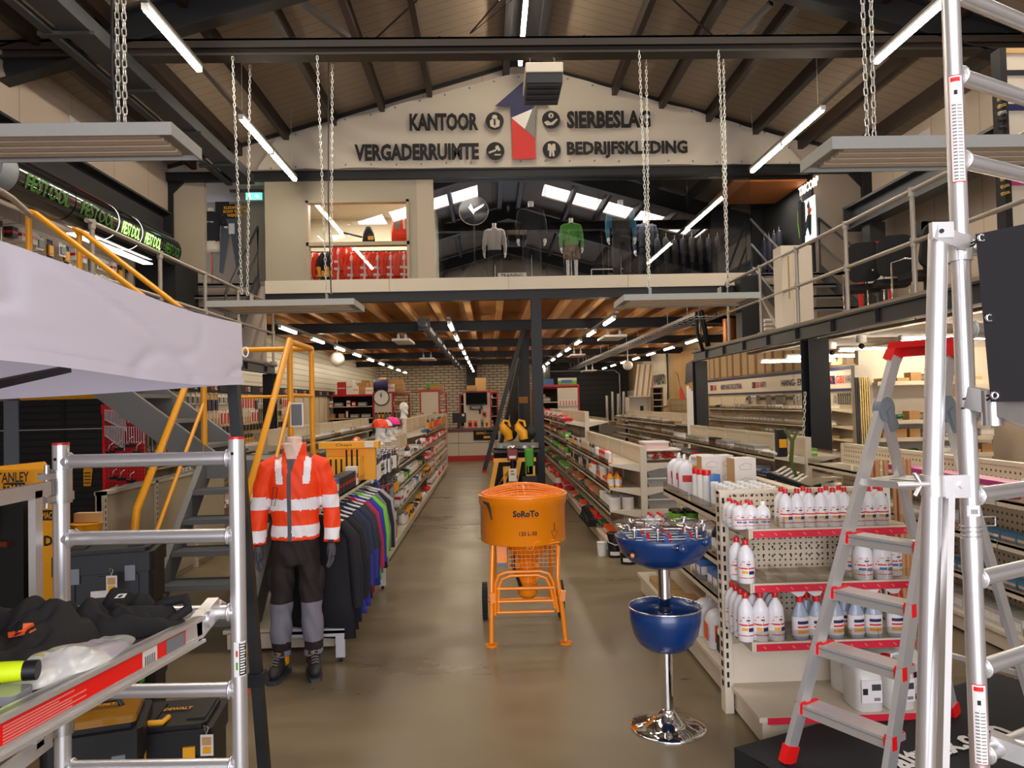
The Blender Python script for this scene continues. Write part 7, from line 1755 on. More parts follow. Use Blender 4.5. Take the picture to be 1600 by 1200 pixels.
mS=stripes('black_slat_wall',H('1c1a1a'),H('050505'),2,14,.7,.5,.5);b=MB(mS);b.box((XL+.12,Yw,0),(c.x,Yw+.08,1.84));part('slat_panel',b,t)
b=MB(M_black);b.box(((a.x+c.x)/2+.0,Yw-.01,0),((a.x+c.x)/2+.05,Yw,1.84));b.box((XL+.12,Yw-.012,1.52),(c.x,Yw,1.53),M_galv);part('joint',b,t)
b=MB(M_yel);b.box((P(42,620,Y=Yw).x,Yw-.12,1.845),(c.x+.05,Yw+.08,1.92));part('top_strip',b,t,'yellow top strip')
b=MB(M_dgrey);x=P(18,650,Y=Yw).x;b.box((x-.07,Yw-.02,0),(x+.08,Yw-.0,1.84),M_greyp);part('grey_post',b,t)
b=MB(M_dew);q=P(137,736,Y=Yw-.02);b.lathe([(.0001,0),(.05,.001)],(q.x,Yw-.015,q.z),14,axis='Y');b.prism([(q.x-.045,q.z-.16),(q.x+.03,q.z-.16),(q.x+.045,q.z),(q.x-.045,q.z)],'Y',Yw-.02,Yw-.012)
for k in range(4):b.box((q.x-.035,Yw-.024,q.z-.13+k*.035),(q.x+.03,Yw-.02,q.z-.12+k*.035),M_print)
part('hanging_tag',b,t,'yellow tag');b=MB(M_white);q=P(115,774,Y=Yw);b.box((q.x-.012,Yw-.012,q.z-.04),(q.x+.012,Yw-.005,q.z+.05));part('price_tag',b,t)
t=thing('red_tool_board','bright red pegboard of spanners beside the black tool wall','tool board',(-4.0,8.0,0));a,c=P(160,632,Y=Yw),P(226,820,Y=Yw)
b=MB(pegmat('red_pegboard',H('c01016'),H('5c0808'),0,2,26,.2));b.box((a.x,Yw+.0,.1),(c.x,Yw+.04,a.z));part('board',b,t);b=MB(M_redb);b.box((a.x,Yw-.03,a.z-.10),(c.x,Yw,a.z));part('header',b,t);b=MB(M_redb);b.box((a.x,Yw-.01,.1),(a.x+.03,Yw,a.z));part('edge',b,t)
W_=0
for(x0,x1,y0,y1,n,l0,l1)in((164,196,641,643,14,.10,.20),(164,194,666,668,13,.10,.24),(198,224,668,668,8,.16,.16),(200,222,645,645,8,.10,.10)):
 for i in range(n):
  f=i/(n-1);q=P(x0+(x1-x0)*f,y0+(y1-y0)*f,Y=Yw-.03);L_=(l0+(l1-l0)*f);b=MB(M_chrome if 0 else M_galv);b.cyl((q.x,q.y,q.z),(q.x,q.y,q.z-L_),.005,n=5);b.ball((q.x,q.y,q.z),.010,M_galv,6,(1,.5,1));b.ball((q.x,q.y,q.z-L_),.011,M_galv,6,(1,.5,1))
  solo('spanner','chrome spanner on the red pegboard, %s one'%ordn(W_),'spanner',b,group='spanners on the red pegboard');W_+=1
for i,(px,py)in enumerate(((172,700),(186,695),(203,690),(215,700),(178,740),(190,742),(205,745),(180,765),(196,768),(214,772),(172,790),(200,795))):
 q=P(px,py,Y=Yw-.03);b=MB(M_galv);b.tube([(q.x-.06,q.y,q.z-.02),(q.x,q.y-.03,q.z-.03),(q.x+.01,q.y-.03,q.z+.03),(q.x+.03,q.y,q.z+.05)],.007,5);b.box((q.x-.04,q.y-.02,q.z-.06),(q.x+.05,q.y,q.z-.03),M_black);solo('hand_tool','black and chrome tool hooked on the red pegboard, %s one from the top left'%ORD[i],'tool',b,group='tools on the red pegboard')
t=thing('branded_stand','black display stand with yellow header and yellow side panel at the left edge','display',(-2.9,4.5,0));Ys=4.4
q0=P(66,722,Y=Ys);q1=P(74,733,Y=Ys);q2=P(74,764,Y=Ys);q3=P(-60,772,Y=4.1);q4=P(-60,735,Y=4.1)
b=MB(M_yel);vs=[q0,q1,q2,q3,q4];b.add(vs+[v+Vector((-.02,.06,0))for v in vs],[(0,1,2,3,4),(9,8,7,6,5),(0,5,6,1),(1,6,7,2),(2,7,8,3),(3,8,9,4),(4,9,5,0)],M_yel);part('header_board',b,t,'yellow header')
hx=(q2-q3).normalized();hn=Vector((0,-.004,0));b=MB(M_print);cen=P(4,752,Y=4.27);b.text('STANLEY',P(17,746,Y=4.22),hx,Z3,(P(42,745,Y=4.22)-P(-8,748,Y=4.22)).length,.058,M_print,.02)
ca=P(2,764,Y=4.26);b.box((P(-50,760,Y=4.1).x,4.24,ca.z-.02),(P(42,758,Y=4.28).x,4.262,ca.z+.034),M_print);b.text('FATMAX',Vector((P(17,761,Y=4.23).x,4.232,ca.z+.007)),X3,Z3,.18,.035,M_yel,.02);part('lettering',b,t,'black lettering')
a,c=P(50,912,Y=4.45),P(86,786,Y=4.45)
b=MB(M_yel);b.box((a.x,4.45,.0),(c.x,4.50,c.z));part('side_panel',b,t,'yellow side panel');b=MB(M_print);b.box((a.x+.02,4.445,c.z-.10),(c.x-.01,4.45,c.z-.04));b.text('PROMAC',((a.x+c.x)/2,4.442,c.z-.07),X3,Z3,.11,.04,M_yel,.02);b.text('D',((a.x+c.x)/2+.03,4.444,c.z-.22),X3,Z3,.05,.06,M_print,.03);part('panel_print',b,t)
b=MB(M_black);b.box((a.x-.62,4.42,0),(a.x-.03,4.9,c.z+.04));part('cabinet',b,t)
b=MB(mat('copper_tools',H('6a2f18'),.4,.3));[b.cyl((a.x-.55+.09*k,4.40,1.0),(a.x-.54+.09*k,4.40,1.0+.12*(1+k%3)),.02)for k in range(5)];b.box((a.x-.6,4.38,.93),(a.x-.1,4.42,.96));part('tool_row',b,t)
def toolbox(label,x,y,z,w,d,h,rz=0.0,kind=0,group=None):
 t=thing('toolbox',label,'toolbox',(x,y,z),rz,group);b=MB(M_black);hh=h*.62
 b.prism(roundrect(-w/2,w/2,-d/2,d/2,.03),'Z',0,hh)
 for k in(-.32,0,.32):b.box((w*k-.02,-d/2-.012,.01),(w*k+.02,d/2+.012,hh-.01))
 part('body',b,t,local=True)
 b=MB(M_black);b.prism(roundrect(-w/2-.01,w/2+.01,-d/2-.01,d/2+.01,.035),'Z',hh+.003,h-.02);b.prism(roundrect(-w/2+.02,w/2-.02,-d/2+.02,d/2-.02,.03),'Z',h-.02,h)
 for k in(-.3,.3):b.box((w*k-.04,-d*.3,h),(w*k+.04,d*.3,h+.008))
 part('lid',b,t,local=True)
 if kind==2:
  b=MB(mat('amber_lid',H('a8741a'),.15));b.prism(roundrect(-w/2+.02,w/2-.02,-d/2+.02,d/2-.02,.02),'Z',h+.001,h+.03);part('clear_lid',b,t,'amber see-through lid',local=True)
  b=MB(M_black);b.tube([(-w*.25,0,h+.02),(-w*.2,0,h+.06),(w*.2,0,h+.06),(w*.25,0,h+.02)],.014,8);part('handle',b,t,local=True)
 for k in(-.28,.28):b=MB(M_greyp if kind!=1 else M_dew);b.box((w*k-.025,-d/2-.022,hh-.04),(w*k+.025,-d/2-.010,hh+.04));part('latch',b,t,local=True)
 b=MB(M_dew);b.text('DEWALT',(w*.0,.02,h+(.009 if kind!=2 else .034)),X3,Y3,w*.34,.03,M_dew,.03);b.box((-w*.12,-d/2-.0135,h*.25),(w*.12,-d/2-.012,h*.36),M_wbox);part('label_print',b,t,local=True)
 if kind==1:b=MB(M_dew);b.tube([(-w*.3,-d*.2,h+.008),(-w*.3,-d*.45,h+.02),(-w*.05,-d*.45,h+.02),(-w*.05,-d*.2,h+.008)],.012,8);part('carry_handle',b,t,'yellow handle',local=True)
 return t
def tag(label,p,m=M_wbox):
 t=thing('swing_tag',label,'tag',p);b=MB(m);b.box((-.025,-.002,-.09),(.03,0,0));b.box((-.015,-.003,-.08),(.02,-.002,-.05),M_dew);b.box((-.018,-.003,-.045),(.022,-.002,-.01),M_card2);part('card',b,t,local=True);b=MB(M_galv);b.tube([(0,0,0),(.01,0,.03),(-.01,0,.04),(0,0,0)],.0015,4);part('string',b,t,local=True)
a=P(168,850,Y=4.1)
for i in range(3):toolbox('large black toolbox, %s of the stack below the staircase'%('bottom','middle','topmost')[i],a.x,4.15,i*.325,.47,.40,.32,.25,0,'toolboxes stacked below the staircase')
tag('colourful swing tag hanging on the topmost stacked toolbox',(a.x+.14,3.86,.86))
toolbox('black toolbox with yellow handle on the floor under the platform, right one',P(262,1140,Y=3.35).x,3.45,0,.36,.34,.32,.12,1)
toolbox('black toolbox with amber organiser lid under the platform',P(165,1130,Y=3.3).x,3.25,.0,.36,.32,.40,.3,2)
tag('white swing tag on the right floor toolbox',(P(315,1140,Y=3.2).x,3.25,.30));
b=MB(M_rubber);q=P(214,1052,Y=3.9);b.cyl((q.x-.02,3.9,.35),(q.x+.02,3.9,.35),.07,n=18);b.box((q.x-.3,3.88,.30),(q.x+.03,3.92,.34),M_green);b.box((q.x-.3,3.8,0),(q.x-.0,4.0,.30),M_black)
solo('trolley_wheel','black trolley with a wheel and green edge below the platform','trolley',b)
b=MB(M_yel);b.lathe([(.08,0),(.095,.16),(.10,.165)],(P(135,820,Y=5.0).x,5.0,.80),18);solo('yellow_bucket','yellow bucket standing beyond the left scaffold post','bucket',b)
b=MB(M_black);b.box((P(135,820,Y=5.0).x-.25,4.8,0),(P(135,820,Y=5.0).x+.2,5.2,.80));solo('black_cabinet','plain black cabinet under the yellow bucket at the left','cabinet',b)
b=MB(M_card2);b.box((P(133,800,Y=4.99).x-.08,5.0,.968),(P(133,800,Y=4.99).x+.08,5.06,1.03));solo('small_carton','small tan carton sitting in the yellow bucket','box',b)
b=MB(M_white);q=P(118,822,Y=4.9);b.bar((q.x-.1,4.9,.82),(q.x+.02,4.9,.93),.02,.05);b.bar((q.x+.02,4.9,.93),(q.x+.0,4.9,.80),.02,.03);solo('white_picture_frame','white frame edge beside the yellow bucket','frame',b)
# ==== back of the shop
def lb2(px0,py0,px1,py1,Y):return P(px0,py1,Y=Y),P(px1,py0,Y=Y)
def redrack(label,x0,x1,y0,y1,h,end,zs,seed,face=1,axis='Y'):
 t=thing('red_rack',label.replace('the ','red-framed ',1)+' standing at the back of the shop','rack',((x0+x1)/2,y0,0))
 for x in(x0,x1-.05):
  for y in(y0,y1-.05):b=MB(M_red);b.box((x,y,0),(x+.05,y+.05,h));part('post',b,t)
 b=MB(M_red);b.box((x0,y0-.01,h-.06),(x1,y1,h));part('top_edge',b,t)
 if end:b=MB(M_cream);b.box((x0+.05,y0+.005,.1),(x1-.05,y0+.03,h-.06));part('end_panel',b,t,'cream end panel')
 else:b=MB(M_blackm);b.box((x0,y1-.02,0),(x1,y1,h));part('back_panel',b,t)
 rr=random.Random(seed)
 for i,z in enumerate(zs):
  b=MB(M_shelf);b.box((x0+.05,y0+.03,z-.03),(x1-.05,y1-.02,z));part('shelf',b,t)
  ks=['small_box_brown','small_box_red','small_box_black','grey_drawer','small_box_white','can_red']
  if axis=='Y':
   y=y0+.1
   while y<y1-.2:k=rr.choice(ks);w=SZ[k][1]*1.3;item(k,((x1-.16)if face>0 else x0+.16,y+w/2,z),'on level %s of %s'%(ORD[i],label.split(',')[0]),s=1.3);y+=w+.06+.1*rr.random()
  else:
   x=x0+.1
   while x<x1-.2:k=rr.choice(ks);w=SZ[k][0]*1.3;item(k,(x+w/2,y0+.15,z),'on level %s of %s'%(ORD[i],label.split(',')[0]),'left',s=1.3);x+=w+.04+.1*rr.random()
 return t
a,c=lb2(510,612,584,700,25);redrack('the wide red rack',a.x,c.x,25,25.6,2.10,False,(.5,.9,1.3,1.7),1,1,'X')
a,c=lb2(584,612,614,700,24);redrack('the clock rack',a.x,c.x,24,29,2.15,True,(.5,.9,1.3,1.7),2);clx=(a.x+c.x)/2
a,c=lb2(657,611,687,700,24);redrack('the red rack nearest the counter',a.x,c.x,24,28,2.17,True,(.5,.9,1.3,1.7),3);rx3=(a.x+c.x)/2
a,c=lb2(719,612,728,700,26);redrack('the slim rack left of the television',a.x,c.x,26,26.5,2.05,False,(.9,1.3,1.7),4,1,'X')
a,c=lb2(762,612,778,700,26);redrack('the slim rack right of the television',a.x,c.x,26,26.5,2.1,False,(.9,1.25,1.6,1.9),5,1,'X')
a,c=lb2(873,605,905,700,22.5);redrack('the far right red rack',a.x-.5,c.x,22.5,27,2.22,False,(.5,.9,1.3,1.7),6,-1)
b=MB(M_cream);b.box((a.x,22.46,1.35),(c.x-.06,22.49,2.12));solo('hook_board','cream hook panel on the front of the far right red rack','panel',b)
for i in range(12):item('card_red_tool',(a.x+.08+.09*(i%6),22.42,1.78 if i<6 else 1.5),'on the cream hook panel','left',1.57,s=1.0)
t=thing('picture_sign','small sign with a white strip and garden picture on the far right red rack','sign',(a.x,22.6,2.22));a,c=lb2(872,590,901,604,22.6);b=MB(M_lime);b.box((a.x,22.6,2.225),(c.x,22.64,c.z-.09));b.box((a.x,22.6,c.z-.09),(c.x,22.64,c.z),M_wbox);b.box((a.x+.1,22.59,2.27),(c.x-.15,22.6,2.36),M_bluep);part('board',b,t)
b=MB(M_bluep);b.box((a.x-.4,23,2.225),(a.x-.1,23.3,2.42));solo('blue_crate','blue crate on the far right red rack beside the picture sign','crate',b)
t=thing('wall_clock','round white wall clock on the cream end of the clock rack','clock',(clx,23.9,1.75));q=P(596,621,Y=23.95)
b=MB(M_white);b.cyl((q.x,23.97,q.z),(q.x,23.93,q.z),.24,n=28);part('face',b,t);b=MB(M_dgrey);b.tube([(q.x+.25*math.cos(k*math.pi/14),23.93,q.z+.25*math.sin(k*math.pi/14))for k in range(28)],.018,6,closed=True);part('rim',b,t)
b=MB(M_print);b.bar((q.x,23.92,q.z),(q.x,23.92,q.z+.17),.015);b.bar((q.x,23.92,q.z),(q.x-.03,23.92,q.z+.11),.02);part('hands',b,t)
for i in range(10):item('card_black' if i%3 else 'card_steel_tool',(clx-.22+.11*(i%5),23.93,1.48-.3*(i//5)),'on the end of the clock rack','left',1.57)
for i in range(8):item('card_red_tool' if i%3 else 'card_tan',(rx3-.26+.14*(i%4),23.93,1.45-.3*(i//4)),'on the end of the rack nearest the counter','left',1.57)
BX=[(527,597,540,612,25.2,M_red,'red box with black door on the wide red rack'),(541,593,551,613,25.2,M_wbox,'tall white box on the wide red rack'),(551,603,560,614,25.2,M_wbox,'white box with red print on the wide red rack'),(558,598,573,614,25.25,M_card,'brown carton on the wide red rack, left one'),(565,594,578,611,25.7,M_card,'house-marked brown carton behind the left carton'),(571,605,584,614,25.2,M_wbox,'low white carton on the wide red rack'),(593,590,603,595,27,M_card2,'small bright carton high on the clock rack'),(608,592,628,611,26,M_card2,'large pale carton on the clock rack'),(617,600,630,612,24.6,M_card,'brown carton in front on the clock rack'),(604,600,616,612,24.5,M_wbox,'white stacked cartons on the clock rack'),(666,599,684,610,24.5,M_green,'green container on the rack nearest the counter'),(672,601,692,611,24.3,M_card,'brown carton on the rack nearest the counter'),(729,602,743,608,24.6,M_card,'flat open carton left on the television pier'),(743,590,759,607,24.7,M_card2,'tall pale carton on the television pier'),(762,610,777,616,26.2,M_card,'brown cartons on the slim right rack'),(642,610,657,616,26,M_card,'small cartons along the clock rack')]
for x0,y0,x1,y1,Y,m,lb in BX:
 a,c=lb2(x0,y0,x1,y1,Y);b=MB(m);zb=a.z;zb={True:2.105,False:2.152}['wide red' in lb or 'left carton' in lb]
 if 'television' in lb:zb=2.125
 if 'nearest the counter' in lb:zb=2.172
 if 'slim right' in lb:zb=2.102
 d=.4 if Y<26 else .5;b.box((a.x,Y,zb),(c.x,Y+d,max(c.z,zb+.08)),m)
 b.box((a.x+.02,Y-.003,(zb+c.z)/2-.01),(c.x-.02,Y,(zb+c.z)/2+.02),M_wbox if m is M_red else M_tan)
 solo('carton' if 'container' not in lb else 'green_container',lb,'box',b)
t=thing('blower_heater','round dark blue blower on top of the clock rack','blower',(-3.5,24.4,2.15));a,c=lb2(584,596,604,611,24.3);b=MB(M_navy);zc=2.15+.22;b.cyl((a.x,24.4,zc),(c.x,24.5,zc),.2,n=18);part('drum',b,t);b=MB(M_black);b.cyl((a.x-.02,24.39,zc),(a.x+.05,24.4,zc),.215,n=18);b.box((a.x,24.3,2.15),(c.x,24.6,2.2));part('front_ring',b,t)
t=thing('television_pier','cream pegboard pier with red top standing behind the counter','display',(-.4,24.6,0));a,c=lb2(726,611,765,700,24.7);b=MB(M_cream);b.box((a.x,24.7,0),(c.x,25.1,2.06));part('body',b,t);b=MB(M_red);b.box((a.x-.02,24.68,2.06),(c.x+.02,25.12,2.12));b.box((c.x-.0,24.68,.9),(c.x+.05,25.1,2.06));part('red_edge',b,t)
t=thing('television','flat black television mounted above the counter','television',(-.4,24.5,1.4));a,c=lb2(728,612,761,633,24.6);b=MB(M_black);b.box((a.x,24.6,a.z),(c.x,24.66,c.z),bev=.01);part('casing',b,t);b=MB(mat('dark_screen',H('08080a'),.6,spec=.1));b.box((a.x+.02,24.595,a.z+.04),(c.x-.02,24.6,c.z-.02));part('screen',b,t)
b=MB(M_dgrey);a,c=lb2(734,634,754,640,24.6);b.box((a.x,24.6,a.z),(c.x,24.69,c.z));b.text('MAKITA',((a.x+c.x)/2,24.59,(a.z+c.z)/2),X3,Z3,.3,.07,M_wbox,.02);solo('name_plate','small dark name plate directly under the television','sign',b)
for i,(x0,y0,x1,y1,m,lb)in enumerate(((753,643,760,652,M_orangep,'orange and black charger high on the pier'),(731,657,738,668,M_orangep,'orange charger on the counter, left one'),(740,657,746,668,M_orangep,'orange charger on the counter, right one'),(748,640,751,647,M_black,'black reader on the pier'),(751,655,756,668,M_steelgrey,'grey card terminal on the counter'),(758,657,763,668,M_dew,'yellow figure on the counter'))):
 a,c=lb2(x0,y0,x1,y1,24.2 if y1<660 else 22.3);zb=a.z if y1<660 else .965;b=MB(m);Y=24.66 if y1<660 else 22.3;b.box((a.x,Y,zb),(c.x,Y+.04 if y1<660 else Y+.15,c.z));b.box((a.x+.03,Y-.005,zb+(c.z-zb)*.2),(c.x-.03,Y,zb+(c.z-zb)*.7),M_black);solo('counter_device',lb,'device',b)
t=thing('service_counter','cream service counter with a dark top and red plinth at the aisle end','counter',(0,22.2,0));x0,x1=-1.55,1.35
b=MB(M_cream);b.box((x0,21.95,.16),(x1,22.7,.90));part('front_panels',b,t);b=MB(M_red);b.box((x0,21.93,0),(x1,22.7,.16));b.box((x0,21.93,.86),(.02,21.95,.90));part('red_plinth',b,t,'red plinth');b=MB(mat('counter_top',H('4a3630'),.35));b.box((x0-.02,21.88,.90),(x1+.02,22.75,.96));part('top',b,t)
b=MB(M_dgrey);b.box((x0,21.944,.53),(x1,21.95,.54));[b.box((x,21.944,.16),(x+.01,21.95,.86))for x in(-.95,-.05,.85)];part('panel_gaps',b,t)
t=thing('counter_banner','black banner with yellow print on the counter front','banner',(.2,21.9,.6));a,c=lb2(740,672,778,688,21.92);b=MB(M_blackm);b.box((a.x,21.92,a.z),(c.x,21.93,c.z));part('sheet',b,t);b=MB(M_dew);b.text('DEWALT',(a.x+.23,21.915,c.z-.08),X3,Z3,.3,.08,M_dew,.03);b.text('XR TSTAK',(c.x-.2,21.915,c.z-.09),X3,Z3,.3,.05,M_greyp,.02);b.box((a.x+.3,21.914,a.z+.05),(a.x+.5,21.918,a.z+.12));part('lettering',b,t)
t=thing('monitor','black computer monitor on the counter seen from behind','monitor',(-1.1,22.3,.96));a,c=lb2(707,645,728,661,22.3);b=MB(M_black);b.box((a.x,22.3,a.z),(c.x,22.34,c.z));b.box((a.x+.15,22.3,.96),(a.x+.22,22.36,a.z));b.box((a.x+.08,22.25,.961),(a.x+.3,22.45,.975));part('casing',b,t);b=MB(M_wbox);b.box((c.x-.12,22.295,c.z-.1),(c.x-.05,22.3,c.z-.03));part('sticker',b,t)
def leanl(label,p0,p1,w,m=M_black):
 t=thing('leaning_ladder',label,'ladder',tuple(p0));p0,p1=Vector(p0),Vector(p1);s=Vector((.0,w,0))
 for k in(0,1):b=MB(m);b.bar(p0+s*k,p1+s*k,.10,.05);part('stile',b,t);b=MB(M_redb);b.box((p0.x-.06,p0.y+w*k-.05,0),(p0.x+.06,p0.y+w*k+.05,.05));part('foot',b,t,'red foot')
 for i in range(9):q=p0.lerp(p1,(i+.5)/9);b=MB(m);b.tube([q,q+s],.02,6);part('rung',b,t)
leanl('tall black ladder leaning against the beams left of the central columns',P(757,735,Z=.05),P(822,500,Y=18.2),.5,M_dgrey)
q0=P(776,725,Z=.05);leanl('second black ladder leaning right behind the first one',q0,P(812,560,Y=19),.4,M_dgrey)
def saw(label,x,y,z,rz,s=1.0):
 t=thing('mitre_saw',label,'saw',(x,y,z),rz);t.scale=(1.05,)*3;b=MB(M_dew);b.tube([(0,0,.16),(-.02,0,.26),(-.10,0,.34),(-.12,0,.40)],[.06,.075,.065,.04],12);b.tube([(-.12,0,.40),(-.08,0,.46),(.0,0,.44),(.02,0,.36)],.02,8);part('motor_housing',b,t,local=True)
 b=MB(M_black);b.lathe([(.0001,-.03),(.13,-.028),(.13,.0),(.0001,.01)],(.04,.06,.26),20,axis='Y');b.box((-.2,-.14,0),(.2,.14,.03));part('blade_guard',b,t,local=True);b=MB(M_galv);b.cyl((0,.0,.03),(0,0,.07),.14,n=20);b.box((-.22,.02,.03),(.22,.05,.11));part('turntable',b,t,local=True)
for i,(px,py,Y,rz)in enumerate(((796,712,12.1,.5),(820,712,12.0,-.5))):
 q=P(px,py,Y=Y);q.z=.93;saw('yellow mitre saw on the stand by the columns, %s one'%('left','right')[i],q.x,Y,q.z,rz)
t=thing('saw_stand','black table under the two yellow saws beside the central column','stand',(.4,12.3,0));b=MB(M_blackm);b.box((.05,11.95,0),(.76,12.7,.9));part('cabinet',b,t);b=MB(M_dgrey);b.box((.02,11.8,.90),(.78,12.7,.93));part('top',b,t)
t=thing('laser_level','dark red laser level on a silver tripod with a white tag behind the mixer','tripod',(.35,11.3,0));q=P(801,728,Y=11.3)
for i,(px,py)in enumerate(((757,787),(778,795),(803,799),(822,788),(790,792))):
 e2=P(px,py,Z=.01);b=MB(M_galv);b.tube([q,e2],.011,8);b.tube([q,q.lerp(e2,.35)],.020,8,M_blackm if i%2 else M_dew);part('leg',b,t)
b=MB(M_black);b.cyl((q.x,11.3,q.z-.1),(q.x,11.3,q.z+.09),.035);part('centre_column',b,t);b=MB(M_darkred);b.box((q.x-.08,11.22,q.z+.09),(q.x+.08,11.4,q.z+.25),bev=.01);b.box((q.x-.05,11.21,q.z+.12),(q.x+.05,11.22,q.z+.16),M_white);b.ball((q.x,11.3,q.z+.28),.04,M_chrome);part('laser_unit',b,t,'dark red unit');b=MB(M_wbox);a,c=lb2(795,732,807,752,11.15);b.box((a.x,11.15,a.z),(c.x,11.153,c.z));b.box((a.x+.03,11.147,c.z-.05),(c.x-.04,11.15,c.z-.03),M_redb);b.box((a.x+.03,11.147,c.z-.10),(c.x-.03,11.15,c.z-.07),M_lime);part('price_tag',b,t,'white price tag')
for i,(px,py,w)in enumerate(((776,725,-1),(812,735,1))):
 t=thing('saw_stand','yellow folding saw stand behind the tripod, %s one'%('left','right')[i],'stand',(P(px,py,Y=11.6).x,11.6,0));q=P(px,py,Y=11.6);b=MB(M_dew);b.bar((q.x,11.6,.78),(q.x-.1,11.6,.32),.07,.08);b.bar((q.x-.05,11.6,.80),(q.x+.26,11.6,.80),.06,.06);b.box((q.x+.1,11.55,.25),(q.x+.24,11.65,.7));part('frame',b,t);b=MB(M_galv);b.bar((q.x-.08,11.6,.4),(q.x-.2,11.5,.01),.03);b.bar((q.x+.16,11.6,.4),(q.x+.26,11.5,.01),.03);part('leg',b,t)
t=thing('tool_case','tall green plastic case leaning on the central column','case',(P(826,720,Y=11.9).x,11.9,0));a,c=lb2(820,700,833,734,11.7);b=MB(M_green);b.box((a.x,11.55,.55),(c.x,11.75,c.z),bev=.02);b.box((a.x+.04,11.54,.6),(a.x+.06,11.55,c.z-.05));part('case',b,t);b=MB(M_black);b.box((a.x-.05,11.5,0),(c.x+.05,11.78,.548));solo('black_box','black box standing under the green case by the column','box',b)
t=thing('traffic_cone','red and white traffic cone beside the central column','cone',(1.17,12.4,0));q=P(872,779,Z=0);x,y=q.x,q.y
b=MB(M_redb);b.box((x-.17,y-.17,0),(x+.17,y+.17,.03));b.lathe([(.13,.03),(.115,.09)],(x,y,0),20,M_redb);b.lathe([(.115,.09),(.092,.19)],(x,y,0),20,M_white);b.lathe([(.092,.19),(.070,.28)],(x,y,0),20,M_redb);b.lathe([(.070,.28),(.050,.37)],(x,y,0),20,M_white);b.lathe([(.050,.37),(.022,.47),(.0001,.475)],(x,y,0),20,M_redb);part('body',b,t)
t=thing('dark_storage_bin','dark brush and bins on the rack floor right of the cone','brush',(1.3,10,.15));b=MB(M_blackm);b.bar((1.22,9.0,.20),(1.25,9.9,.24),.10,.08);[b.bar((1.20+.02*(k%3),9.0+.06*k,.3),(1.17,9.02+.06*k,.16),.012)for k in range(15)];part('bristles',b,t)
b=MB(M_galv);
for x in(3.85,4.0,4.15):b.bar((x,13.3,3.22),(x,35,3.22),.012)
for x in(3.78,4.22):b.bar((x,13.3,3.25),(x,35,3.25),.012,.06)
for k in range(54):b.box((3.78,13.5+k*.4,3.215),(4.22,13.51+k*.4,3.225))
for k in range(14):b.bar((3.78,13.8+1.55*k,3.25),(3.78,13.8+1.55*k,3.55),.012)
solo('cable_tray','long galvanised wire cable tray under the joists right of the column','cable tray',b)
b=MB(M_galv);b.box((4.62,5,2.46),(4.74,13,2.50));[b.bar((4.68,5.5+k*1.2,2.5),(4.68,5.5+k*1.2,2.57),.01)for k in range(6)];solo('cable_tray','perforated cable tray under the right walkway edge','cable tray',b)
b=MB(M_steel2);b.tube([(-1.3,14.5,3.33),(-1.3,34,3.33)],.09,12);[b.box((-1.42,15+2.2*k,3.22),(-1.18,15.05+2.2*k,3.45))for k in range(8)];solo('ceiling_pipe','dark round duct under the joists left of the middle lights','pipe',b)
b=MB(M_ply);q=P(818,625,Y=18.4);b.box((q.x-.11,18.38,q.z-.08),(q.x+.11,18.40,q.z+.08));solo('wood_block','small wooden block strapped to the second column','block',b)
b=MB(M_ply);[b.box((P(830+2.2*k,650,Y=28).x,28,0),(P(830+2.2*k,650,Y=28).x+.05,28.05,2.2))for k in range(5)];solo('timber_battens','upright pale timber battens seen between the columns','timber',b)
for i,(px0,py0,px1,py1,m)in enumerate(((968,618,971,655,M_galv),(976,612,979,650,M_galv),(984,615,986,650,M_galv),(992,612,990,650,M_galv))):
 b=MB(m);q=P(px0-20,py0,Y=27);b.cyl((q.x,27,.2),(q.x+.02*i,27,q.z),.05,n=8);solo('metal_tube','upright metal tube before the dark back wall, %s from left'%ORD[i],'tube',b)
b=MB(M_tan);b.box((4.0,26.8,.9),(5.0,27.4,.95));b.box((4.05,26.85,0),(4.95,27.35,.9),M_steelgrey);solo('work_bench','small bench with metal tubes before the dark back wall','bench',b)
b=MB(M_galv);b.tube([(3.0,36.2,3.2),(6.2,36.2,3.2),(6.45,36.2,3.0),(6.45,36.2,.5)],.05,8);solo('conduit','pale conduit pipe running over the dark back wall','pipe',b)
# ==== upper level, left side
b=MB(M_blackm);b.box((-5.30,2,4.47),(-5.02,11.9,4.50));b.box((-5.18,2,4.5),(-5.15,11.9,4.83));b.box((-5.30,2,4.83),(-5.02,11.9,4.86));b.box((-5.3,11.86,4.47),(-5.0,11.9,4.86));solo('crane_girder','long black girder beam above the glowing green sign on the left','girder',b)
b=MB(M_steel2);b.box((6.25,2,4.55),(6.53,12.6,4.58));b.box((6.38,2,4.58),(6.41,12.6,4.93));b.box((6.25,2,4.93),(6.53,12.6,4.97));b.box((6.24,12.56,4.55),(6.54,12.6,4.97));b.box((6.34,11.9,2.69),(6.6,12.15,4.55));solo('crane_girder','long grey girder beam along the right wall above the chairs','girder',b)
t=thing('tube_light_sign','long black half-round light sign with green letters along the left wall','sign',(-4.95,9.6,4.0));xc_,zc_,r_=-4.98,4.17,.24
segs=[(7.6,8.62),(8.64,9.62),(9.64,10.26),(10.28,10.9),(10.92,11.55)]
gl=mat('gloss_black_tube',H('16171a'),.12,coat=.5)
for y0,y1 in segs:b=MB(gl);b.cyl((xc_,y0,zc_),(xc_,y1,zc_),r_,n=28);part('tube_section',b,t)
for y in(9.63,10.27):b=MB(emis('seam_glow',(1,.97,.93),1.2));b.cyl((xc_,y-.008,zc_),(xc_,y+.008,zc_),r_+.001,n=28);part('glowing_seam',b,t)
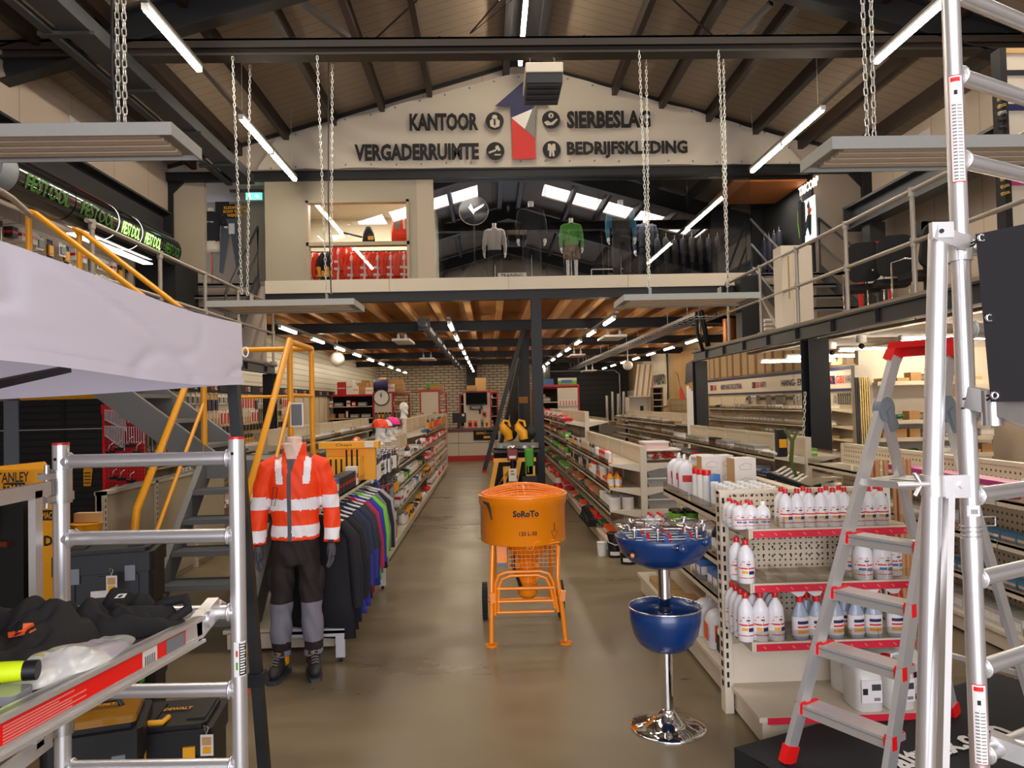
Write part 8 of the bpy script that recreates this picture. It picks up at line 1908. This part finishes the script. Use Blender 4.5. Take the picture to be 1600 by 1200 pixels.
b=MB(M_greyp);b.cyl((xc_,7.35,zc_),(xc_,7.6,zc_),r_*.98,n=24);part('end_cap',b,t);b=MB(M_redprint);b.grid(lambda u,v:(xc_+(r_+.003)*math.cos(.9+.35*v),8.7+.9*u,zc_+(r_+.003)*math.sin(.9+.35*v)),4,3);part('red_stripe',b,t)
gr=emis('green_letters_lit',(.25,1.0,.03),.8);gd=mat('green_letters_dim',H('2f6a1c'),.4)
for k,(y0,y1)in enumerate(segs):
 vs,fs=text_geo('FESTOOL',.02);L_=(y1-y0)*.78;m_=gr if k in(2,3)else gd;b=MB(m_);b.add([(xc_+(r_+.016)*math.cos(v.y*.155/r_-.22),(y0+y1)/2+v.x*L_,zc_+(r_+.016)*math.sin(v.y*.155/r_-.22))for v in vs],fs,m_);part('green_letters',b,t,'green letters')
b=MB(emis('under_light',(1,.96,.92),2.2));b.box((-5.12,9.1,3.885),(-4.98,11.1,3.90));part('light_strip',b,t,'glowing strip')
b=MB(M_peg);b.box((XL+.005,6.0,2.52),(XL+.03,11.6,3.95));pw=thing('tool_wall','cream hook wall of carded tools below the green light sign','display wall',(XL,9,2.52));part('board',b,pw)
k_=0
for z in(3.85,3.62,3.4,3.15,2.9):
 y=6.2+.1*k_
 while y<11.3:
  k=R.choice(['card_white','card_black','card_steel_tool','card_white','small_box_white','small_box_black']);item(k,(XL+.12+.05*R.random(),y,z if 'card' in k else z-.15),'in row %s of the upper left hook wall'%('one','two','three','four','five')[k_],s=1.2 if 'card' in k else 1.0)
  if R.random()<.5:b=MB(M_galv);b.cyl((XL+.03,y,z),(XL+.28,y,z+.02),.004,n=4);part('hook',b,pw)
  y+=.15+.08*R.random()
 k_+=1
b=MB(M_blackm);b.box((XL+.02,11.7,2.52),(-4.9,12.6,4.1));solo('dark_cabinet','tall black open cabinet at the far end of the left walkway','cabinet',b)
t=thing('machine_box','grey case with lime green clips on the left walkway near the steps','case',(-4.6,11.0,2.52));q=P(300,487,Y=10.9);b=MB(M_greyp);b.box((q.x-.2,10.8,2.52),(q.x+.25,11.1,2.78));b.box((q.x-.25,10.9,2.78),(q.x+.1,11.1,2.95),M_black);part('case',b,t);b=MB(M_lime);[b.box((q.x+d,10.79,2.6),(q.x+d+.05,10.8,2.7))for d in(-.12,.12)];part('clip',b,t)
t=thing('standing_poster','dark standing poster of worn jeans with orange words beside the bust','poster',(-4.5,14.0,3.92));a,c=lb2(338,315,378,436,14.1);b=MB(mat('poster_grey',H('8d8275'),.6));b.box((a.x,14.1,3.92),(c.x,14.13,c.z));b.box((a.x,14.09,c.z-.45),(a.x+.26,14.1,c.z),M_blackm);part('board',b,t)
b=MB(mat('denim_print',H('4a4f55'),.7,noise=.3));w=c.x-a.x;z0=3.95;b.prism([(a.x+.12*w,z0+.35),(a.x+.25*w,z0+.33),(a.x+.55*w,c.z-.55),(a.x+.8*w,z0+.30),(a.x+.97*w,z0+.30),(a.x+.85*w,c.z-.25),(a.x+.25*w,c.z-.25)],'Y',14.085,14.09);b.box((a.x+.3*w,14.08,c.z-.33),(a.x+.75*w,14.085,c.z-.05),M_blackm);b.box((a.x+.5*w,14.082,c.z-.62),(a.x+.72*w,14.086,c.z-.42),M_wbox);part('figure_print',b,t)
b=MB(M_dew)
for i,wd in enumerate(('KLEDING OM','ECHT MEE TE','WERKEN.')):b.text(wd,(a.x+.38,14.07,c.z-.12-.075*i),X3,Z3,(.42,.44,.3)[i],.055,M_dew,.03)
b.text('SNICKERS',(a.x+.28*1,14.07,z0+.08),X3,Z3,.3,.04,M_dew,.02);part('lettering',b,t,'orange words')
t=thing('exit_sign','lit green emergency exit sign above the office landing','sign',(-4.0,13.9,5.3));a,c=lb2(384,301,409,312,13.6);b=MB(emis('exit_green',(.05,.55,.35),1.2));b.box((a.x,13.6,a.z),(c.x,13.63,c.z));part('panel',b,t);b=MB(emis('exit_white',(.9,1,.95),1.5));xm,zm_=(a.x+c.x)/2,(a.z+c.z)/2;b.box((xm-.1,13.595,zm_-.04),(xm-.06,13.6,zm_+.04));b.prism([(xm+.02,zm_-.008),(xm+.06,zm_-.008),(xm+.06,zm_-.03),(xm+.1,zm_),(xm+.06,zm_+.03),(xm+.06,zm_+.008),(xm+.02,zm_+.008)],'Y',13.595,13.6);part('symbol',b,t);b=MB(M_white);b.box((a.x,13.58,c.z),(c.x,13.66,c.z+.05));part('housing',b,t)
area('office_ceiling_light',(-2.4,14.2,5.58),(2.0,.8),60,(1,.95,.86),(0,0,0))
area('showroom_fill',(2.0,14.3,5.6),(4.5,.5),60,(1,.93,.85),(0,0,0))  # added fill light, no fixture there; brightens the dummies behind the glass
area('alcove_lamp',(5.3,13.9,5.55),(.8,.6),10,(1,.9,.75),(0,0,0))
RO=mat('workwear_orange_red',H('f03a0c'),.7);bandf=lambda c:M_refl if(.20<c.z<.25 or .33<c.z<.38 or abs(abs(c.x)-.10)<.022)else None
t=thing('workwear_rail','black hanging rail behind the office window carrying orange workwear','clothes rack',(-2.2,13.9,3.93));b=MB(M_black);b.bar((-3.25,13.75,4.58),(-1.45,13.75,4.58),.03);b.bar((-2.3,13.7,4.72),(-1.45,13.7,4.72),.10,.05);[b.bar((x,13.75,3.93),(x,13.75,4.6),.03)for x in(-3.25,-2.35,-1.45)];b.bar((-2.65,13.7,4.93),(-2.3,13.7,4.84),.03);part('rail',b,t)
for i in range(15):
 px=494+i*10.2;dark=i in(2,3);x=P(px,400,Y=13.75).x;tall=.12 if i in(4,5)else 0
 garment('%s hanging behind the office window, %s from left'%('black and yellow jacket' if dark else 'orange-red workwear with silver bands',ordn(i)),(x,13.70+.03*(i%2),4.62+tall),K_blk if dark else RO,.66,.20,.9+.25*math.sin(i*3),'workwear behind the office window',(lambda c:M_dew if .2<c.z<.3 else None)if dark else bandf,hang=False,nm='work_jacket')
t=thing('vest_dummy','orange vest with silver band on a dummy behind the office window','mannequin',(-1.6,13.8,4.74));q=P(626,372,Y=13.65);b=MB(M_hvo);b.join(loft([(0,0,0,.17,.10),(0,0,.2,.17,.11),(0,0,.42,.15,.1),(0,0,.52,.09,.07),(.0,0,.58,.07,.06)],M_hvo));paint(b,lambda c:M_refl if .13<c.z<.20 or abs(c.x-.06)<.02 else(M_steelgrey if abs(c.x+.05)<.05 and .28<c.z<.44 and c.y<0 else None));b.xf(Matrix.Translation((q.x,13.65,4.75)));part('vest',b,t)
b=MB(K_blk);q=P(576,372,Y=13.7);b.join(loft([(0,0,0,.12,.08),(0,0,.15,.1,.08),(0,0,.28,.05,.05)],K_blk),Matrix.Translation((q.x,13.7,4.75)));b.box((q.x+.0,13.61,4.77),(q.x+.1,13.63,4.84),M_dew);solo('folded_jacket','black and yellow folded jacket on the rail behind the office window','jacket',b)
b=MB(M_cream);a,c=lb2(651,372,665,430,13.3)
for i in range(4):z=4.0+.18*i;b.box((a.x,13.3,z),(c.x,13.6,z+.01));b.box((a.x+.01,13.32,z+.01),(c.x-.02,13.5,z+.12),(M_wbox,M_red,M_bluep,M_wbox)[i])
b.box((a.x-.02,13.58,3.93),(c.x,13.6,4.75));solo('narrow_shelf','narrow shelf of folded boxes beside the office window','shelf',b)
t=thing('round_fan','large round see-through display on a tripod behind the glass','fan',(-.2,13.5,3.93));q=P(740,329,Y=13.5);b=MB(M_galv);b.tube([(q.x+.27*math.cos(k*math.pi/16),13.5,q.z+.27*math.sin(k*math.pi/16))for k in range(32)],.008,6,closed=True);part('rim',b,t)
b=MB(M_clear);b.cyl((q.x,13.49,q.z),(q.x,13.51,q.z),.262,n=32);part('disc',b,t,'clear disc');b=MB(emis('lit_motif',(.85,.8,1.0),.8));b.prism([(q.x-.1,q.z+.05),(q.x-.05,q.z+.13),(q.x,q.z+.02),(q.x+.18,q.z+.08),(q.x+.2,q.z+.12),(q.x+.02,q.z-.03),(q.x,q.z-.08)],'Y',13.48,13.485);part('lit_motif',b,t)
b=MB(M_black);b.cyl((q.x,13.52,q.z),(q.x,13.52,4.25),.014,n=8);[b.bar((q.x,13.52,4.35),(q.x+dx_,13.52+dy_,3.94),.02)for dx_,dy_ in((-.28,0),(.3,.05),(.0,.3))];part('tripod',b,t)
b=MB(M_galv);[b.bar((2.15,15,z),(2.95,15,z),.02)for z in(4.4,4.25,4.1)];[b.bar((x,15,3.93),(x,15,4.4),.02)for x in(2.15,2.95)];b.box((2.5,14.9,4.1),(2.95,15.2,4.3),M_dgrey);solo('tube_stand','low silver tube frame between the dummies behind the glass','frame',b)
for i in range(9):garment('dark garment hanging near the right end of the glass, %s from left'%ORD[i],(3.2+.17*i,14.3,4.9+.02*(i%3)),(K_blk,G['ink'],G['char'])[i%3],.75,.2,1.2,'dark garments behind the glass',nm='dark_jacket')
b=MB(M_wbox);b.text('TRAINING',(.45,13.25,4.0),X3,Z3,.4,.07,M_print,.02);b.box((.2,13.26,3.95),(.72,13.28,4.05));solo('lettered_plate','low pale plate with dark letters at the foot of the glass','sign',b)
# ==== right walkway and alcove
t=thing('lit_brand_sign','glowing TRICORP letters on the black alcove wall','sign',(5.86,13.6,5.4));b=MB(emis('warm_letters',(1,.82,.6),2.2));y0_,y1_=P(1247,280,X=5.86).y,P(1279,280,X=5.86).y;b.text('TRICORP',(5.86,(y0_+y1_)/2,5.50),-Y3,Z3,(y0_-y1_)*.98,.17,b.cur,.04);part('letters',b,t)
t=thing('lit_picture','lit picture of a seated worker in dark clothes under the glowing letters','light box',(5.86,13.6,4.5));y0_,y1_=P(1252,320,X=5.86).y,P(1273,320,X=5.86).y;b=MB(emis('picture_glow',(.80,.88,.95),.75));b.box((5.86,y1_,4.50),(5.875,y0_,5.28));part('panel',b,t)
b=MB(M_blackm);f=lambda u,v:(y0_+(y1_-y0_)*u,4.5+.78*v);b.prism([f(.1,.1),f(.3,.45),(f(.45,.62)),f(.75,.6),f(.7,.15),f(.6,.12),f(.45,.35)],'X',5.852,5.858);b.prism([f(.5,.62),f(.65,.6),f(.8,.7),f(.65,.8),f(.5,.74)],'X',5.850,5.856,M_orangep);b.prism([f(.45,.85),f(.6,.95),f(.66,.8),f(.5,.76)],'X',5.850,5.856,M_blackm);part('figure_print',b,t)
for i in range(6):garment('dark work garment on the alcove wall, %s from the left'%ORD[i],(5.72,14.9-.26*i if i<4 else 13.10-.05*(i-4),5.0 if i<4 else 5.3),G['ink']if i<4 else K_blk,.9,.2 if i<4 else .07,1.3,'garments in the alcove',nm='alcove_jacket',band=(lambda c:M_lime if c.x>.05 else None)if i>3 else None)
b=MB(M_black);b.bar((5.7,12.95,4.35),(5.7,15.0,4.35),.03);[b.tube([(5.7,13.0+.05*k,4.34),(5.62,13.0+.05*k,4.26)],.006,4,M_galv)for k in range(14)];solo('hanger_bar','black bar of empty hangers below the lit picture','rail',b)
t=thing('cream_cupboard','narrow cream cupboard standing on the right walkway before the steps','cupboard',(4.75,9.5,2.69));Yc_=10.4;a,c=lb2(1224,383,1268,505,Yc_);b=MB(M_cream);b.box((a.x,Yc_,2.69),(c.x,Yc_+.3,c.z));part('body',b,t);b=MB(M_cream);b.box((a.x+.16,Yc_-.012,2.71),(c.x-.005,Yc_,c.z-.01));part('door',b,t);b=MB(M_tan);b.box((a.x+.09,Yc_-.006,3.1),(a.x+.11,Yc_,c.z-.15));part('slot',b,t)
def chair(label,px,py,Y,rz):
 q=P(px,py,Y=Y);t=thing('office_chair',label,'chair',(q.x,Y,2.69),rz,'chairs on the right walkway');b=MB(M_blackm);b.prism(roundrect(-.21,.21,-.2,.22,.08),'Z',.42,.50);part('seat',b,t,local=True)
 b=MB(M_blackm);pr=roundrect(-.21,.21,.52,1.02,.12);b.add([(x,.24+(z-.5)*.25,z)for x,z in pr]+[(x,.29+(z-.5)*.25,z)for x,z in pr],[tuple(range(len(pr))),tuple(range(2*len(pr)-1,len(pr)-1,-1))]+[(i,(i+1)%len(pr),len(pr)+(i+1)%len(pr),len(pr)+i)for i in range(len(pr))],M_blackm);part('backrest',b,t,local=True)
 for s in(-1,1):b=MB(M_chrome);b.tube([(s*.25,.26,.62),(s*.26,.1,.66),(s*.26,-.18,.66),(s*.25,-.2,.03),(s*.25,.26,.03)],.012,8);part('leg',b,t,local=True)
for i,(px,py,Y,rz,lb)in enumerate(((1350,450,9.9,2.7,'leftmost'),(1392,440,9.5,2.8,'middle'),(1438,420,8.9,3.2,'tallest right-hand'))):chair('black office chair on the right walkway, %s one'%lb,px,py,Y,rz)
b=MB(M_redb);q=P(1358,385,Y=10.4);b.bar((q.x-.15,10.4,2.7),(q.x-.15,10.4,q.z),.04);b.bar((q.x-.15,10.4,q.z),(q.x+.28,10.4,q.z+.08),.04);b.bar((q.x+.28,10.4,q.z+.08),(q.x+.30,10.4,2.7),.04);b.box((q.x-.1,10.3,3.2),(q.x+.25,10.35,q.z-.03),M_wbox);solo('red_trolley','red tube trolley with white sheets behind the black chairs','trolley',b)
b=MB(M_black);a,c=lb2(1444,345,1478,372,8.8);b.box((a.x,8.8,2.70),(a.x+.05,8.85,c.z));b.box((a.x,8.8,a.z),(c.x,9.1,c.z));solo('black_cabinet','black box on a stand beside the tallest chair','cabinet',b)
b=MB(M_dew if 0 else M_redb);q=P(1350,465,Y=9.2);b.bar((q.x-.2,9.2,2.72),(q.x+.3,9.2,2.74),.05);solo('red_bar','low red bar lying on the walkway under the chairs','bar',b)
t=thing('handle_display','cream display board with brass and black door handles at the far right edge','display',(4.9,6.3,2.69));a,c=lb2(1578,75,1700,330,6.4)
b=MB(M_cream);b.box((a.x,6.4,2.69),(c.x,6.5,c.z));part('board',b,t);b=MB(M_print);[b.box((a.x,6.39,P(1590,y,Y=6.4).z),(c.x,6.4,P(1590,y-8,Y=6.4).z))for y in(118,240)];b.box((a.x-.05,6.38,2.69),(a.x+.01,6.5,c.z));part('black_bars',b,t);b=MB(M_navy);b.box((a.x,6.388,P(1590,173,Y=6.4).z),(c.x,6.4,P(1590,163,Y=6.4).z));b.box((a.x,6.388,P(1590,290,Y=6.4).z),(c.x,6.4,P(1590,281,Y=6.4).z),M_pink);part('colour_bars',b,t);b=MB(M_card2);b.box((a.x,6.387,P(1590,84,Y=6.4).z),(c.x,6.4,c.z));part('tan_header',b,t)
for i,(py,m)in enumerate(((155,M_brass),(166,M_brass),(177,M_galv),(188,M_black),(200,M_black),(279,M_brass),(291,M_brass),(302,M_brass))):q=P(1568,py,Y=6.38);b=MB(m);b.tube([(a.x-.02,6.38,q.z),(a.x-.05,6.34,q.z),(a.x-.11,6.34,q.z-.02)],[.012,.012,.018],8);part('door_handle',b,t)
b=MB(mat('copper_pipe',H('9a5a2e'),.3,.6));q=P(1140,520,Y=13.4);b.cyl((q.x,13.4,2.69),(q.x,13.4,3.15),.12,n=16);solo('copper_drum','copper-coloured cylinder at the far end of the right walkway','cylinder',b)
b=MB(M_steel);a,c=lb2(1160,430,1190,520,12.6);b.box((a.x,12.6,2.69),(c.x,12.9,c.z));solo('dark_pillar_box','dark grey boxed pillar beside the right walkway steps','pillar',b)
b=MB(M_black);b.tube([P(1087,487,Y=14.0),P(1090,520,Y=14),P(1098,548,Y=14.2)],.035,8);b.tube([P(1095,485,Y=14.0),P(1102,520,Y=14),P(1108,548,Y=14.2)],.05,8);solo('bundled_cables','black cable bundle dropping at the far end of the right walkway','cable',b)
for i in range(4):q=P(1212,470+5*i,Y=12);b=MB(M_wbox);b.cyl((q.x-.2,12,2.75+.07*i),(q.x+.25,12.1,2.75+.07*i),.03);solo('paper_roll','white roll piled at the walkway steps, %s from the bottom'%ORD[i],'roll',b,group='rolls at the walkway steps')
b=MB(M_white);b.cyl(P(1346,535,Z=2.45),P(1346,535,Z=2.45)+Vector((0,0,.1)),.07);b.ball(P(1346,541,Z=2.42),.045,M_black,12);solo('dome_camera','white dome camera under the right walkway, right one','camera',b)
b=MB(M_white);b.cyl(P(1300,545,Z=2.45),P(1300,545,Z=2.45)+Vector((0,0,.1)),.07);b.ball(P(1300,551,Z=2.42),.045,M_black,12);solo('dome_camera','white dome camera under the right walkway, left one','camera',b)
for i,(px,py)in enumerate(((1069,1060),(1054,1106))):q=P(px,py,Z=.004);b=MB(mat('brown_leaf',H('7a4426'),.8));b.add([q+Vector((-.04,0,0)),q+Vector((.0,-.006,.006)),q+Vector((.05,.01,.002)),q+Vector((.0,.008,.001))],[(0,1,2,3)],b.cur);solo('paper_scrap','small brown scrap on the floor beside the bar table, %s one'%('larger','smaller')[i],'scrap',b)
for o in bpy.data.objects:
 if 'label' in o.keys():
  w_=o['label'].split()
  for drop in('the','a','its','small','of'):
   while len(w_)>16 and drop in w_[1:]:i_=len(w_)-1-w_[::-1].index(drop);w_.pop(i_)
  o['label']=' '.join(w_)
